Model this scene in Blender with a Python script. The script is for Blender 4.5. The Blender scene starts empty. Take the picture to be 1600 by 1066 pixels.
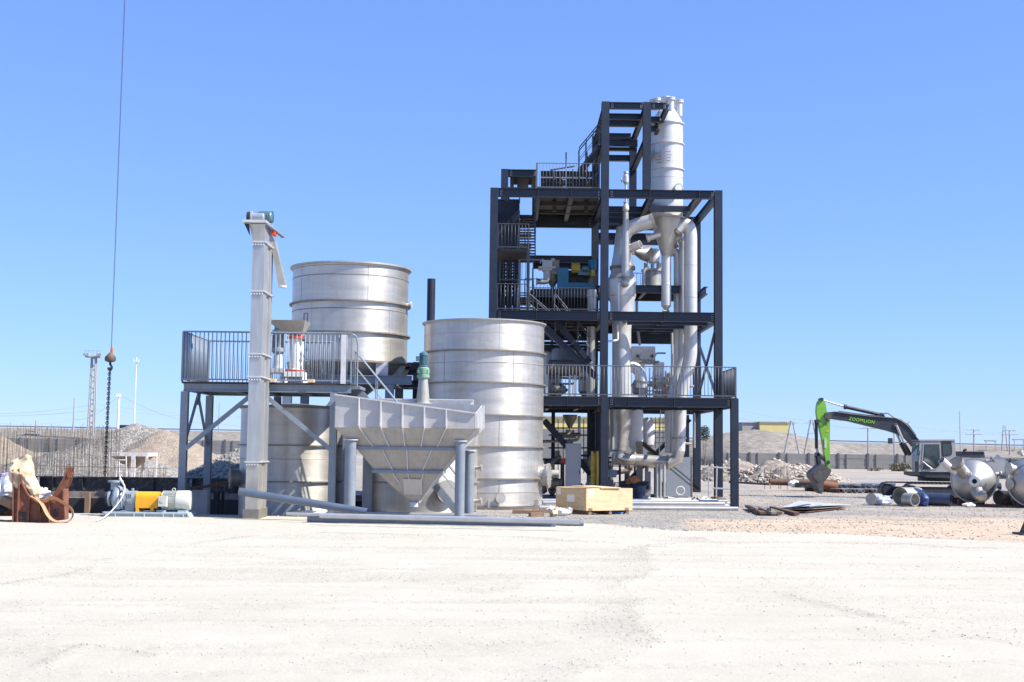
import bpy, math, random
import numpy as np
from mathutils import Vector, Matrix, noise as mnoise

# ------------------------------------------------------------------ camera, world, sun, exposure
sc = bpy.context.scene
COL = sc.collection
FPX, EYE, PITCH, ROLL = 2000.0, 2.4, math.atan(166/2000.0), 0.012
_F = Vector((0, math.cos(PITCH), math.sin(PITCH)))
_R0 = Vector((1, 0, 0)); _U0 = Vector((0, -math.sin(PITCH), math.cos(PITCH)))
_R = _R0*math.cos(ROLL) + _U0*math.sin(ROLL)
_U = -_R0*math.sin(ROLL) + _U0*math.cos(ROLL)
cam = bpy.data.cameras.new('camera'); camo = bpy.data.objects.new('camera', cam); COL.objects.link(camo)
cam.lens = 45.0; cam.sensor_width = 36.0; cam.clip_start = 0.5; cam.clip_end = 9000
m3 = Matrix((_R, _U, -_F)).transposed()
camo.matrix_world = Matrix.Translation((0, 0, EYE)) @ m3.to_4x4()
cam.dof.use_dof = True; cam.dof.focus_distance = 54.0; cam.dof.aperture_fstop = 2.8
sc.camera = camo

SUN_AZ, SUN_EL = math.radians(71), math.radians(47)       # azimuth counted from behind the camera towards the right
SUNV = Vector((math.cos(SUN_EL)*math.sin(SUN_AZ), -math.cos(SUN_EL)*math.cos(SUN_AZ), math.sin(SUN_EL)))
w = bpy.data.worlds.new('World'); sc.world = w; w.use_nodes = True
nt = w.node_tree; nt.nodes.clear()
sky = nt.nodes.new('ShaderNodeTexSky'); sky.sky_type = 'NISHITA'; sky.sun_disc = False
sky.sun_elevation = SUN_EL; sky.sun_rotation = math.atan2(SUNV.x, SUNV.y)
sky.air_density = 1.0; sky.dust_density = 0.0; sky.ozone_density = 6.0; sky.altitude = 300
bg = nt.nodes.new('ShaderNodeBackground'); bg.inputs['Strength'].default_value = 0.1
out = nt.nodes.new('ShaderNodeOutputWorld')
gm = nt.nodes.new('ShaderNodeGamma'); gm.inputs['Gamma'].default_value = .58     # camera rendition of a hazy blue sky
mu = nt.nodes.new('ShaderNodeMix'); mu.data_type = 'RGBA'; mu.blend_type = 'MULTIPLY'; mu.inputs[0].default_value = 1; mu.inputs[7].default_value = (1.07, 1.42, 2.3, 1)
nt.links.new(sky.outputs[0], gm.inputs[0]); nt.links.new(gm.outputs[0], mu.inputs[6]); nt.links.new(mu.outputs[2], bg.inputs['Color']); nt.links.new(bg.outputs[0], out.inputs['Surface'])
sl = bpy.data.lights.new('sun', 'SUN'); sl.energy = 5.0; sl.angle = math.radians(0.5); sl.color = (1.0, 0.955, 0.87)
slo = bpy.data.objects.new('sun', sl); COL.objects.link(slo); slo.location = (40, -20, 60)
slo.rotation_euler = SUNV.to_track_quat('Z', 'Y').to_euler()
sc.view_settings.view_transform = 'Standard'; sc.view_settings.look = 'None'
sc.view_settings.exposure = 0.92; sc.view_settings.gamma = 1.0; sc.view_settings.use_curve_mapping = False

def P(u, v, Y):                      # photograph pixel + distance -> place in the world
    d = _F + _R*((u-800)/FPX) - _U*((v-533)/FPX)
    t = Y/d.y
    return Vector((d.x*t, Y, EYE + d.z*t))
def Gd(u, v, z=0.0):                 # where the ray meets the ground
    d = _F + _R*((u-800)/FPX) - _U*((v-533)/FPX)
    t = (z-EYE)/d.z
    return Vector((d.x*t, d.y*t, z))

# ------------------------------------------------------------------ mesh helpers
class MB:
    def __init__(s): s.v = []; s.f = []
    def add(s, vs, fs):
        o = len(s.v); s.v += [tuple(p) for p in vs]; s.f += [tuple(i+o for i in f) for f in fs]; return s
    def box(s, a, b):
        x0, y0, z0 = a; x1, y1, z1 = b
        if x0 > x1: x0, x1 = x1, x0
        if y0 > y1: y0, y1 = y1, y0
        if z0 > z1: z0, z1 = z1, z0
        vs = [(x0,y0,z0),(x1,y0,z0),(x1,y1,z0),(x0,y1,z0),(x0,y0,z1),(x1,y0,z1),(x1,y1,z1),(x0,y1,z1)]
        return s.add(vs, [(3,2,1,0),(4,5,6,7),(0,1,5,4),(1,2,6,5),(2,3,7,6),(3,0,4,7)])
    def cbox(s, c, d, M=None):
        c = Vector(c); hx, hy, hz = d[0]/2, d[1]/2, d[2]/2
        vs = [Vector(q) for q in [(-hx,-hy,-hz),(hx,-hy,-hz),(hx,hy,-hz),(-hx,hy,-hz),(-hx,-hy,hz),(hx,-hy,hz),(hx,hy,hz),(-hx,hy,hz)]]
        if M is not None: vs = [M @ q for q in vs]
        return s.add([q+c for q in vs], [(3,2,1,0),(4,5,6,7),(0,1,5,4),(1,2,6,5),(2,3,7,6),(3,0,4,7)])
    def frame(s, p0, p1, up=(0,0,1)):
        p0 = Vector(p0); p1 = Vector(p1); a = (p1-p0); L = a.length; a.normalize()
        up = Vector(up)
        if abs(a.dot(up)) > .99: up = Vector((0,1,0)) if abs(a.y) < .9 else Vector((1,0,0))
        x = a.cross(up).normalized(); z = x.cross(a).normalized()
        return p0, p1, a, x, z, L
    def bar(s, p0, p1, wd, ht, up=(0,0,1), off=(0,0)):      # rectangular bar
        p0, p1, a, x, z, L = s.frame(p0, p1, up)
        M = Matrix((x, a, z)).transposed()
        c = (p0+p1)/2 + x*off[0] + z*off[1]
        return s.cbox(c, (wd, L, ht), M)
    def ibeam(s, p0, p1, h=.38, b=.24, tw=.03, tf=.035, up=(0,0,1)):
        s.bar(p0, p1, b, tf, up, (0, h/2-tf/2)); s.bar(p0, p1, b, tf, up, (0, -h/2+tf/2))
        return s.bar(p0, p1, tw, h-2*tf-.002, up)
    def tube(s, p0, p1, r0, r1=None, n=16, cap=True, hollow=0):
        if r1 is None: r1 = r0
        p0, p1, a, x, z, L = s.frame(p0, p1)
        def ring(p, r): return [p + x*(r*math.cos(2*math.pi*i/n)) + z*(r*math.sin(2*math.pi*i/n)) for i in range(n)]
        vs = ring(p0, r0) + ring(p1, r1)
        fs = [(i, (i+1) % n, n+(i+1) % n, n+i) for i in range(n)]
        if hollow:
            vs += ring(p0, r0-hollow) + ring(p1, r1-hollow)
            fs += [(2*n+(i+1) % n, 2*n+i, 3*n+i, 3*n+(i+1) % n) for i in range(n)]
            fs += [((i+1) % n, i, 2*n+i, 2*n+(i+1) % n) for i in range(n)]
            fs += [(n+i, n+(i+1) % n, 3*n+(i+1) % n, 3*n+i) for i in range(n)]
        elif cap:
            fs += [tuple(reversed(range(n))), tuple(range(n, 2*n))]
        return s.add(vs, fs)
    def lathe(s, c, prof, n=48, axis=None, close=False):     # prof: (r, h) along axis
        c = Vector(c)
        if axis is None: x, y, a = Vector((1,0,0)), Vector((0,1,0)), Vector((0,0,1))
        else:
            a = Vector(axis).normalized(); x = a.cross(Vector((0,0,1)))
            if x.length < .1: x = Vector((1,0,0))
            x.normalize(); y = a.cross(x)
        vs = []
        for r, h in prof:
            for i in range(n):
                t = 2*math.pi*i/n
                vs.append(c + a*h + x*(r*math.cos(t)) + y*(r*math.sin(t)))
        fs = []
        for j in range(len(prof)-1):
            for i in range(n):
                k = (i+1) % n
                fs.append((j*n+i, j*n+k, (j+1)*n+k, (j+1)*n+i))
        if prof[0][0] > 1e-4 and close: fs.append(tuple(reversed(range(n))))
        if prof[-1][0] > 1e-4 and close: fs.append(tuple((len(prof)-1)*n+i for i in range(n)))
        return s.add(vs, fs)
    def path(s, pts, r, n=12, cap=True, bend=0, flat=None):
        pts = [Vector(p) for p in pts]
        if bend:
            q = [pts[0]]
            for i in range(1, len(pts)-1):
                a, b, c = pts[i-1], pts[i], pts[i+1]
                d = min(bend, (a-b).length*.49, (c-b).length*.49)
                A = b+(a-b).normalized()*d; B = b+(c-b).normalized()*d
                for k in range(6):
                    t = k/5; q.append(A*(1-t)**2 + b*2*t*(1-t) + B*t*t)
            q.append(pts[-1]); pts = q
        vs = []; fs = []; up = None; m = len(pts)
        for i, p in enumerate(pts):
            a = (pts[min(i+1, m-1)]-pts[max(i-1, 0)]).normalized()
            if up is None:
                up = Vector((0,0,1)) if abs(a.z) < .9 else Vector((0,1,0))
            x = a.cross(up).normalized(); up = x.cross(a).normalized()
            rr = r[i] if isinstance(r, (list, tuple)) else r
            for k in range(n):
                t = 2*math.pi*k/n
                if flat: vs.append(p + x*(flat[0]*math.cos(t)) + up*(flat[1]*math.sin(t)))
                else: vs.append(p + x*(rr*math.cos(t)) + up*(rr*math.sin(t)))
        for i in range(m-1):
            for k in range(n):
                l = (k+1) % n
                fs.append((i*n+k, i*n+l, (i+1)*n+l, (i+1)*n+k))
        if cap: fs += [tuple(reversed(range(n))), tuple((m-1)*n+k for k in range(n))]
        return s.add(vs, fs)
    def prism(s, pts, vec):
        pts = [Vector(p) for p in pts]; vec = Vector(vec); n = len(pts)
        nrm = Vector((0,0,0))
        for i in range(n): nrm += pts[i].cross(pts[(i+1) % n])
        if nrm.dot(vec) > 0: pts = pts[::-1]
        vs = pts + [p+vec for p in pts]
        fs = [tuple(range(n)), tuple(range(2*n-1, n-1, -1))] + [(i, n+i, n+(i+1) % n, (i+1) % n) for i in range(n)]
        return s.add(vs, fs)
    def quad(s, a, b, c, d): return s.add([a, b, c, d], [(0,1,2,3)])
    def slab(s, a, b, c, d, t):       # plate of thickness t behind the quad
        a, b, c, d = map(Vector, (a, b, c, d)); nrm = (b-a).cross(c-a).normalized()*t
        return s.prism([a, b, c, d], nrm)
    def blob(s, c, d, seed=0, rough=.25, nu=16, nv=10, freq=1.6):
        c = Vector(c); vs = []; fs = []
        off = Vector((seed*7.3, seed*3.1, seed*1.7))
        for j in range(nv+1):
            ph = math.pi*j/nv
            for i in range(nu):
                th = 2*math.pi*i/nu
                q = Vector((math.sin(ph)*math.cos(th), math.sin(ph)*math.sin(th), math.cos(ph)))
                k = 1 + rough*mnoise.noise(q*freq+off) + rough*.5*mnoise.noise(q*freq*2.7+off)
                vs.append((c.x+q.x*k*d[0], c.y+q.y*k*d[1], c.z+q.z*k*d[2]))
        for j in range(nv):
            for i in range(nu):
                k = (i+1) % nu
                fs.append((j*nu+i, (j+1)*nu+i, (j+1)*nu+k, j*nu+k))
        return s.add(vs, fs)

def mesh_of(mb, name, mat, org=(0,0,0), smooth=True, bevel=None):
    me = bpy.data.meshes.new(name)
    ox, oy, oz = org
    me.from_pydata([(x-ox, y-oy, z-oz) for x, y, z in mb.v], [], mb.f)
    me.materials.append(mat)
    if smooth:
        me.shade_smooth(); me.set_sharp_from_angle(angle=math.radians(32))
    return me
def thing(name, label, cat, loc, group=None):
    o = bpy.data.objects.new(name, None); COL.objects.link(o); o.location = loc; o.empty_display_size = .2
    o['label'] = label; o['category'] = cat
    if group: o['group'] = group
    return o
def root_of(o):
    while o.parent: o = o.parent
    return o
def part(parent, name, mb, mat, label=None, kind=None, smooth=True):
    me = mesh_of(mb, name, mat, tuple(root_of(parent).location), smooth)
    o = bpy.data.objects.new(name, me); COL.objects.link(o); o.parent = parent
    if label: o['label'] = label
    if kind: o['kind'] = kind
    return o
def linked(parent, name, me, loc, rot=None, scale=None):  # loc in root-local coordinates
    o = bpy.data.objects.new(name, me); COL.objects.link(o); o.parent = parent; o.location = loc
    if rot is not None: o.rotation_euler = rot
    if scale is not None: o.scale = scale
    return o
def solo(name, mb, mat, label, cat, loc=None, group=None, kind=None, smooth=True):
    loc = Vector(loc) if loc is not None else Vector(mb.v[0])
    me = mesh_of(mb, name, mat, tuple(loc), smooth)
    o = bpy.data.objects.new(name, me); COL.objects.link(o); o.location = loc
    if label: o['label'] = label
    if cat: o['category'] = cat
    if group: o['group'] = group
    if kind: o['kind'] = kind
    return o
def copy_tree(o, parent=None):
    c = o.copy(); COL.objects.link(c); c.parent = parent
    for ch in o.children: copy_tree(ch, c)
    return c

# ------------------------------------------------------------------ materials
def mat(name, col, rough=.6, metal=0.0, var=.12, scale=2.0, bump=0.0, bscale=20, streak=0.0, stain=None, stain_amt=.5,
        squash=(1,1,1), rvar=.1, coords='Object', spec=None):
    m = bpy.data.materials.new(name); m.use_nodes = True; nt = m.node_tree; N = nt.nodes; L = nt.links
    b = N['Principled BSDF']; b.inputs['Roughness'].default_value = rough; b.inputs['Metallic'].default_value = metal
    if spec is not None: b.inputs['Specular IOR Level'].default_value = spec
    tc = N.new('ShaderNodeTexCoord'); mp = N.new('ShaderNodeMapping'); mp.inputs['Scale'].default_value = squash
    L.new(tc.outputs[coords], mp.inputs[0])
    n1 = N.new('ShaderNodeTexNoise'); n1.inputs['Scale'].default_value = scale; n1.inputs['Detail'].default_value = 7; n1.inputs['Roughness'].default_value = .62
    L.new(mp.outputs[0], n1.inputs[0])
    cr = N.new('ShaderNodeValToRGB'); cr.color_ramp.elements[0].position = .3; cr.color_ramp.elements[1].position = .7
    cr.color_ramp.elements[0].color = (*[max(0, c*(1-var)) for c in col], 1); cr.color_ramp.elements[1].color = (*[min(1, c*(1+var)) for c in col], 1)
    L.new(n1.outputs['Fac'], cr.inputs[0]); last = cr.outputs[0]
    if streak:
        mp2 = N.new('ShaderNodeMapping'); mp2.inputs['Scale'].default_value = (5, 5, .35)
        L.new(tc.outputs[coords], mp2.inputs[0])
        n2 = N.new('ShaderNodeTexNoise'); n2.inputs['Scale'].default_value = 1.5; n2.inputs['Detail'].default_value = 5
        L.new(mp2.outputs[0], n2.inputs[0])
        c2 = N.new('ShaderNodeValToRGB'); c2.color_ramp.elements[0].position = .35; c2.color_ramp.elements[1].position = .65
        c2.color_ramp.elements[0].color = (1-streak, 1-streak, 1-streak, 1); c2.color_ramp.elements[1].color = (1,1,1,1)
        L.new(n2.outputs['Fac'], c2.inputs[0])
        mx = N.new('ShaderNodeMix'); mx.data_type = 'RGBA'; mx.blend_type = 'MULTIPLY'; mx.inputs[0].default_value = 1
        L.new(last, mx.inputs[6]); L.new(c2.outputs[0], mx.inputs[7]); last = mx.outputs[2]
    if stain:
        n3 = N.new('ShaderNodeTexNoise'); n3.inputs['Scale'].default_value = scale*1.7; n3.inputs['Detail'].default_value = 9; n3.inputs['Roughness'].default_value = .7
        L.new(tc.outputs[coords], n3.inputs[0])
        c3 = N.new('ShaderNodeValToRGB'); c3.color_ramp.elements[0].position = .52; c3.color_ramp.elements[1].position = .66
        c3.color_ramp.elements[0].color = (0,0,0,1); c3.color_ramp.elements[1].color = (stain_amt,)*3+(1,)
        L.new(n3.outputs['Fac'], c3.inputs[0])
        mx = N.new('ShaderNodeMix'); mx.data_type = 'RGBA'
        L.new(c3.outputs[0], mx.inputs[0]); L.new(last, mx.inputs[6]); mx.inputs[7].default_value = (*stain, 1); last = mx.outputs[2]
    L.new(last, b.inputs['Base Color'])
    mr = N.new('ShaderNodeMapRange'); mr.inputs['To Min'].default_value = max(.05, rough-rvar); mr.inputs['To Max'].default_value = min(1, rough+rvar)
    L.new(n1.outputs['Fac'], mr.inputs[0]); L.new(mr.outputs[0], b.inputs['Roughness'])
    if bump:
        n4 = N.new('ShaderNodeTexNoise'); n4.inputs['Scale'].default_value = bscale; n4.inputs['Detail'].default_value = 6
        L.new(mp.outputs[0], n4.inputs[0])
        bp = N.new('ShaderNodeBump'); bp.inputs['Strength'].default_value = bump; bp.inputs['Distance'].default_value = .05
        L.new(n4.outputs['Fac'], bp.inputs['Height']); L.new(bp.outputs[0], b.inputs['Normal'])
    return m
def gravel_mat(name, c0, c1, vs=6.0, bump=.8, dist=.1):
    m = bpy.data.materials.new(name); m.use_nodes = True; nt = m.node_tree; N = nt.nodes; L = nt.links
    b = N['Principled BSDF']; b.inputs['Roughness'].default_value = .95; b.inputs['Specular IOR Level'].default_value = .2
    tc = N.new('ShaderNodeTexCoord'); vo = N.new('ShaderNodeTexVoronoi'); vo.inputs['Scale'].default_value = vs
    L.new(tc.outputs['Object'], vo.inputs['Vector'])
    n = N.new('ShaderNodeTexNoise'); n.inputs['Scale'].default_value = .25; n.inputs['Detail'].default_value = 8
    L.new(tc.outputs['Object'], n.inputs['Vector'])
    sp = N.new('ShaderNodeSeparateColor'); L.new(vo.outputs['Color'], sp.inputs[0])
    ad = N.new('ShaderNodeMath'); ad.operation = 'MULTIPLY_ADD'; ad.inputs[1].default_value = .55; L.new(sp.outputs[0], ad.inputs[0]); 
    m2 = N.new('ShaderNodeMath'); m2.operation = 'MULTIPLY'; m2.inputs[1].default_value = .5; L.new(n.outputs['Fac'], m2.inputs[0]); L.new(m2.outputs[0], ad.inputs[2])
    cr = N.new('ShaderNodeValToRGB'); cr.color_ramp.elements[0].color = (*c0, 1); cr.color_ramp.elements[1].color = (*c1, 1)
    cr.color_ramp.elements[0].position = .1; cr.color_ramp.elements[1].position = .8
    L.new(ad.outputs[0], cr.inputs[0]); L.new(cr.outputs[0], b.inputs['Base Color'])
    bp = N.new('ShaderNodeBump'); bp.inputs['Strength'].default_value = bump; bp.inputs['Distance'].default_value = dist; bp.invert = True
    L.new(vo.outputs['Distance'], bp.inputs['Height']); L.new(bp.outputs[0], b.inputs['Normal'])
    return m

STEEL = mat('stainless_steel', (.54,.515,.47), .40, .78, .13, .8, streak=.07, stain=(.44,.39,.31), stain_amt=.4, squash=(.5,.5,3.5), rvar=.1)
def brushed(m, amt, rot):
    N = m.node_tree.nodes; b = N['Principled BSDF']; b.inputs['Anisotropic'].default_value = amt; b.inputs['Anisotropic Rotation'].default_value = rot
    tg = N.new('ShaderNodeTangent'); tg.direction_type = 'RADIAL'; tg.axis = 'Z'; m.node_tree.links.new(tg.outputs[0], b.inputs['Tangent']); return m
TANKST = brushed(mat('brushed_tank_steel', (.56,.535,.495), .45, .75, .15, .8, streak=.08, stain=(.44,.38,.29), stain_amt=.45, squash=(.5,.5,4.0), rvar=.1), .6, 0.25)
POLISH = mat('polished_vessel_steel', (.50,.49,.47), .46, .8, .1, 1.5, rvar=.06)
STEEL2 = mat('dull_stainless', (.46,.44,.40), .46, .6, .14, 1.4, streak=.1, stain=(.38,.33,.27), stain_amt=.3)
WSTEEL = mat('white_steel', (.62,.61,.59), .42, .42, .08, 2, streak=.05)
SEAM = mat('seam_steel', (.26,.235,.20), .6, .6, .2, 4)
NAVY = mat('navy_painted_steel', (.010,.0175,.036), .48, .0, .2, 3, stain=(.04,.038,.036), stain_amt=.3)
NAVYE = mat('primer_brown_steel', (.032,.027,.024), .6, .0, .2, 4)
GREYP = mat('grey_painted_steel', (.20,.235,.28), .5, .1, .12, 2.5, streak=.08, stain=(.3,.3,.3), stain_amt=.25)
LGREY = mat('light_grey_paint', (.46,.45,.435), .55, .05, .07, 2, streak=.08, stain=(.30,.25,.2), stain_amt=.35)
HOPLOW = mat('dust_and_bounce_tan', (.40,.355,.30), .7, 0, .1, 1.5, streak=.1, stain=(.28,.22,.17), stain_amt=.4)  # dusty tan; warm light bounced off the ground is put into the colour
LGREY2 = mat('light_grey_trim', (.55,.55,.57), .5, .1, .08, 3, stain=(.3,.25,.2), stain_amt=.4)
GALV = mat('galvanised_sheet', (.44,.45,.46), .42, .6, .12, 1.6, streak=.1, squash=(3,3,.6))
CHROME = mat('bright_pipe', (.50,.50,.50), .35, .55, .1, 2)
RUST = mat('red_oxide_steel', (.17,.062,.038), .8, .0, .25, 5, stain=(.30,.15,.08), stain_amt=.5)
RUSTY = mat('rusty_steel', (.13,.075,.05), .85, .1, .35, 4, stain=(.2,.1,.05), stain_amt=.6)
BLACK = mat('black_steel', (.012,.013,.016), .5, .0, .3, 3, stain=(.16,.14,.12), stain_amt=.7)
DARK = mat('dark_rubber_and_shade', (.02,.02,.022), .8, 0, .2, 4)  # rubber and dark fittings; also paints the shade of the far pit wall
WOOD = mat('plywood', (.62,.46,.27), .75, 0, .14, 2.2, squash=(1,1,5), stain=(.38,.26,.15), stain_amt=.35)
WOODD = mat('dark_timber', (.22,.14,.09), .85, 0, .25, 5)
PAPER = mat('white_paper', (.78,.77,.74), .8, 0, .06, 4)
CREAM = mat('cream_sack', (.52,.43,.29), .85, 0, .15, 4, bump=.25, bscale=6)
WHITE = mat('white_paint', (.78,.78,.77), .45, 0, .05, 3)
WHITER = mat('chipped_white_paint', (.66,.62,.58), .7, 0, .1, 3, stain=(.28,.13,.08), stain_amt=.85)
RED = mat('red_paint', (.55,.06,.03), .5, 0, .1, 3)
TEAL = mat('teal_paint', (.02,.16,.25), .4, .1, .14, 3)
TEALG = mat('grey_teal_paint', (.10,.19,.22), .45, .2, .14, 5)
GREENP = mat('pale_green_paint', (.19,.34,.24), .5, .1, .12, 4)
YEL = mat('yellow_paint', (.72,.34,.012), .45, 0, .08, 3, stain=(.4,.2,.03), stain_amt=.2)
YELD = mat('dull_yellow_paint', (.52,.36,.04), .5, 0, .25, 4)
MOTORC = mat('cream_grey_paint', (.52,.53,.47), .5, .05, .08, 3)
PUMPG = mat('pump_grey_paint', (.27,.31,.35), .5, .2, .14, 5)
SKID = mat('skid_grey_paint', (.36,.43,.47), .5, .1, .1, 3, stain=(.5,.46,.4), stain_amt=.5)
CABINET = mat('cabinet_grey', (.26,.29,.33), .5, .05, .05, 2)
LIME = mat('lime_paint', (.17,.43,.03), .45, 0, .08, 3, stain=(.24,.27,.12), stain_amt=.55)
EXG = mat('machine_grey_paint', (.30,.30,.31), .5, .1, .07, 2.5, stain=(.42,.36,.28), stain_amt=.6)
EXD = mat('machine_charcoal', (.028,.034,.045), .5, .1, .15, 3, stain=(.15,.13,.12), stain_amt=.4)
BUCK = mat('worn_bucket_steel', (.085,.08,.078), .6, .3, .25, 4, stain=(.2,.16,.12), stain_amt=.5)
STRAP = mat('tan_webbing', (.46,.25,.14), .85, 0, .12, 6)
BLUE = mat('blue_tarp', (.02,.045,.16), .5, 0, .2, 3)
CONC = mat('raw_concrete', (.36,.35,.33), .9, 0, .14, 2, bump=.4, bscale=12, stain=(.2,.19,.18), stain_amt=.4)
DKPIPE = mat('dark_blue_grey_pipe', (.13,.16,.21), .35, .4, .1, 2)
RAILD = mat('shaded_rail', (.05,.055,.065), .5, .1, .1, 3)  # second deck and landing rails, their shade put into the darker grey
AGIT = mat('grey_blue_motor', (.07,.16,.20), .45, .1, .14, 4)
RAIL = mat('rail_grey', (.10,.11,.13), .5, .1, .1, 3)
POSTC = mat('shaded_precast', (.10,.10,.10), .9, 0, .1, .6)  # fence posts: their shaded side is put into the darker grey
FENCEC = mat('precast_concrete', (.22,.215,.205), .9, 0, .1, .6)
PALEC = mat('pale_concrete_pole', (.34,.335,.33), .9, 0, .08, 1)
YELW = mat('yellow_render', (.66,.55,.24), .9, 0, .06, .5)
GLASSD = None
def glass():
    m = bpy.data.materials.new('cab_glass'); m.use_nodes = True
    b = m.node_tree.nodes['Principled BSDF']; b.inputs['Base Color'].default_value = (.55,.68,.66,1)
    b.inputs['Roughness'].default_value = .04; b.inputs['Transmission Weight'].default_value = .85; b.inputs['IOR'].default_value = 1.2
    return m
GLASS = glass()
GRAVEL = gravel_mat('grey_gravel', (.09,.085,.078), (.33,.31,.28), 7)
TANG = gravel_mat('tan_gravel', (.19,.155,.12), (.32,.27,.215), 8, .5)
SOIL = gravel_mat('embankment_soil', (.15,.132,.115), (.26,.235,.205), 1.6, .35)
DUG = gravel_mat('rubble_soil', (.13,.11,.095), (.30,.26,.22), 3)

# ------------------------------------------------------------------ numpy noise
_rng = np.random.RandomState(11); _tab = _rng.rand(256, 256)
def vn(x, y, s=0):
    x = x+s*17.31; y = y+s*9.77
    xi = np.floor(x).astype(int); yi = np.floor(y).astype(int); fx = x-xi; fy = y-yi
    fx = fx*fx*(3-2*fx); fy = fy*fy*(3-2*fy)
    g = lambda a, b: _tab[a & 255, b & 255]
    return (g(xi,yi)*(1-fx)+g(xi+1,yi)*fx)*(1-fy) + (g(xi,yi+1)*(1-fx)+g(xi+1,yi+1)*fx)*fy
def fbm(x, y, s=0, o=4):
    r = 0; a = .5; t = 0
    for k in range(o): r = r+a*vn(x*2**k, y*2**k, s+k); t += a; a *= .5
    return r/t
def sstep(a, b, x):
    t = np.clip((x-a)/(b-a), 0, 1); return t*t*(3-2*t)

# ------------------------------------------------------------------ ground
PX0, PX1, PY0, PY1, PZ = -34.0, -5.6, 43.7, 56.0, -1.0
def line_y(x, Y):      # far edge of the pale apron as distance for a direction u
    u = 800+FPX*x/np.maximum(Y, 1)
    return np.interp(u, [-600, 860, 920, 1050, 1300, 1600, 2400], [43.7, 43.4, 41.3, 38.6, 37.6, 35.2, 33])
def gline(pts): return np.array([(Gd(u, v).x, Gd(u, v).y) for u, v in pts])
EDGE_B = gline([(1120,846),(1025,855),(1025,865),(1040,897),(990,915),(1015,940),(1020,975),(1055,1005),(990,1037),(925,1060),(880,1120)])
EDGE_A = gline([(-160,935),(0,915),(100,902),(175,875),(250,857),(350,845),(450,832),(600,835),(800,839),(900,846),(1025,855)])
EDGE_C = gline([(1125,849),(1250,848),(1400,851),(1550,858),(1750,862)])
EDGE_D = gline([(1190,925),(1240,932),(1340,957),(1460,985),(1620,1012),(1800,1040)])
EDGE_E = gline([(60,1040),(130,1008),(200,1012),(250,1026)])
def pdist(x, y, L):
    d = np.full(np.shape(x), 1e9)
    for (ax, ay), (bx_, by_) in zip(L[:-1], L[1:]):
        dx, dy = bx_-ax, by_-ay; t = np.clip(((x-ax)*dx+(y-ay)*dy)/(dx*dx+dy*dy), 0, 1)
        d = np.minimum(d, np.hypot(x-ax-t*dx, y-ay-t*dy))
    return d
def relief(x, y):
    # windrows of loose stone left by the grader, a rougher patch between them, and tyre ruts
    w_ = .25*(fbm(x*2.5, y*2.5, 5)-.5); br = sstep(.3, .55, fbm(x*.9, y*.9, 8))
    xb = np.interp(y, EDGE_B[::-1,1], EDGE_B[::-1,0]); xa = np.interp(y, EDGE_A[:7,1], EDGE_A[:7,0])
    dB = xb - x + w_; near = (y < 37)
    inside = sstep(0, .25, dB)*sstep(-.2, .3, x-xa+w_)*(y < 35.5)
    ribB = inside*np.exp(-(np.clip(dB, 0, None)/.7)**2)*(.2+.45*br)
    rib = np.maximum.reduce([ribB, .75*np.exp(-((pdist(x, y, EDGE_A)+w_)/.22)**2)*br, .7*np.exp(-((pdist(x, y, EDGE_C)+w_)/.25)**2)*br,
                             .6*np.exp(-((pdist(x, y, EDGE_D)+w_)/.14)**2)*br, .7*np.exp(-((pdist(x, y, EDGE_E)+w_)/.08)**2)])*near
    rt = fbm(x*.12+y*.05, y*1.3-x*.12, 14, 3); ruts = sstep(.56, .78, rt)
    k = sstep(.52, .75, fbm(x*.55, y*.8, 33))
    tr = np.zeros(np.shape(x))
    for i, (y0, s_, b_, ph) in enumerate(((14.2,.10,.4,0), (16.8,-.06,.5,1), (19.5,.03,.8,2), (22.4,-.12,.6,3), (25.2,.05,.9,4), (28.4,-.04,.7,5), (31.5,.07,.6,6), (39.2,.02,.5,2))):
        for off in (0, 1.9):
            d = np.abs(y-(y0+off+s_*x+b_*np.sin(x*.11+ph))); band = np.exp(-(d/.2)**4)
            tr = np.maximum(tr, band*(.22+.5*(np.sin((x+.5*(y-y0))*2*np.pi/.31) > .1))*sstep(.38, .6, fbm(x*.15+i*3, y*.3, 90+i)))
    return rib, np.clip(ruts*(.35+.5*inside) + k*(.25+.35*inside) + tr*.75, 0, 1)
def gz(x, y):
    rb, ru = relief(x, y)
    near = 1-sstep(44, 50, y)
    z = .035*rb*near - .018*ru*near + .03*(fbm(x*.35, y*.35, 2)-.5)*near + .022*(fbm(x*2.2, y*2.2, 3)-.5)*near
    z = z + .05*(fbm(x*.6, y*.6, 6)-.5)*(sstep(38, 46, y))*(1-sstep(90, 160, y))
    z = z + .95*sstep(90, 165, y)*(1-sstep(-10, 25, x))
    inp = (x > PX0) & (x < PX1) & (y > PY0) & (y < PY1)
    return np.where(inp, PZ, z)
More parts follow.
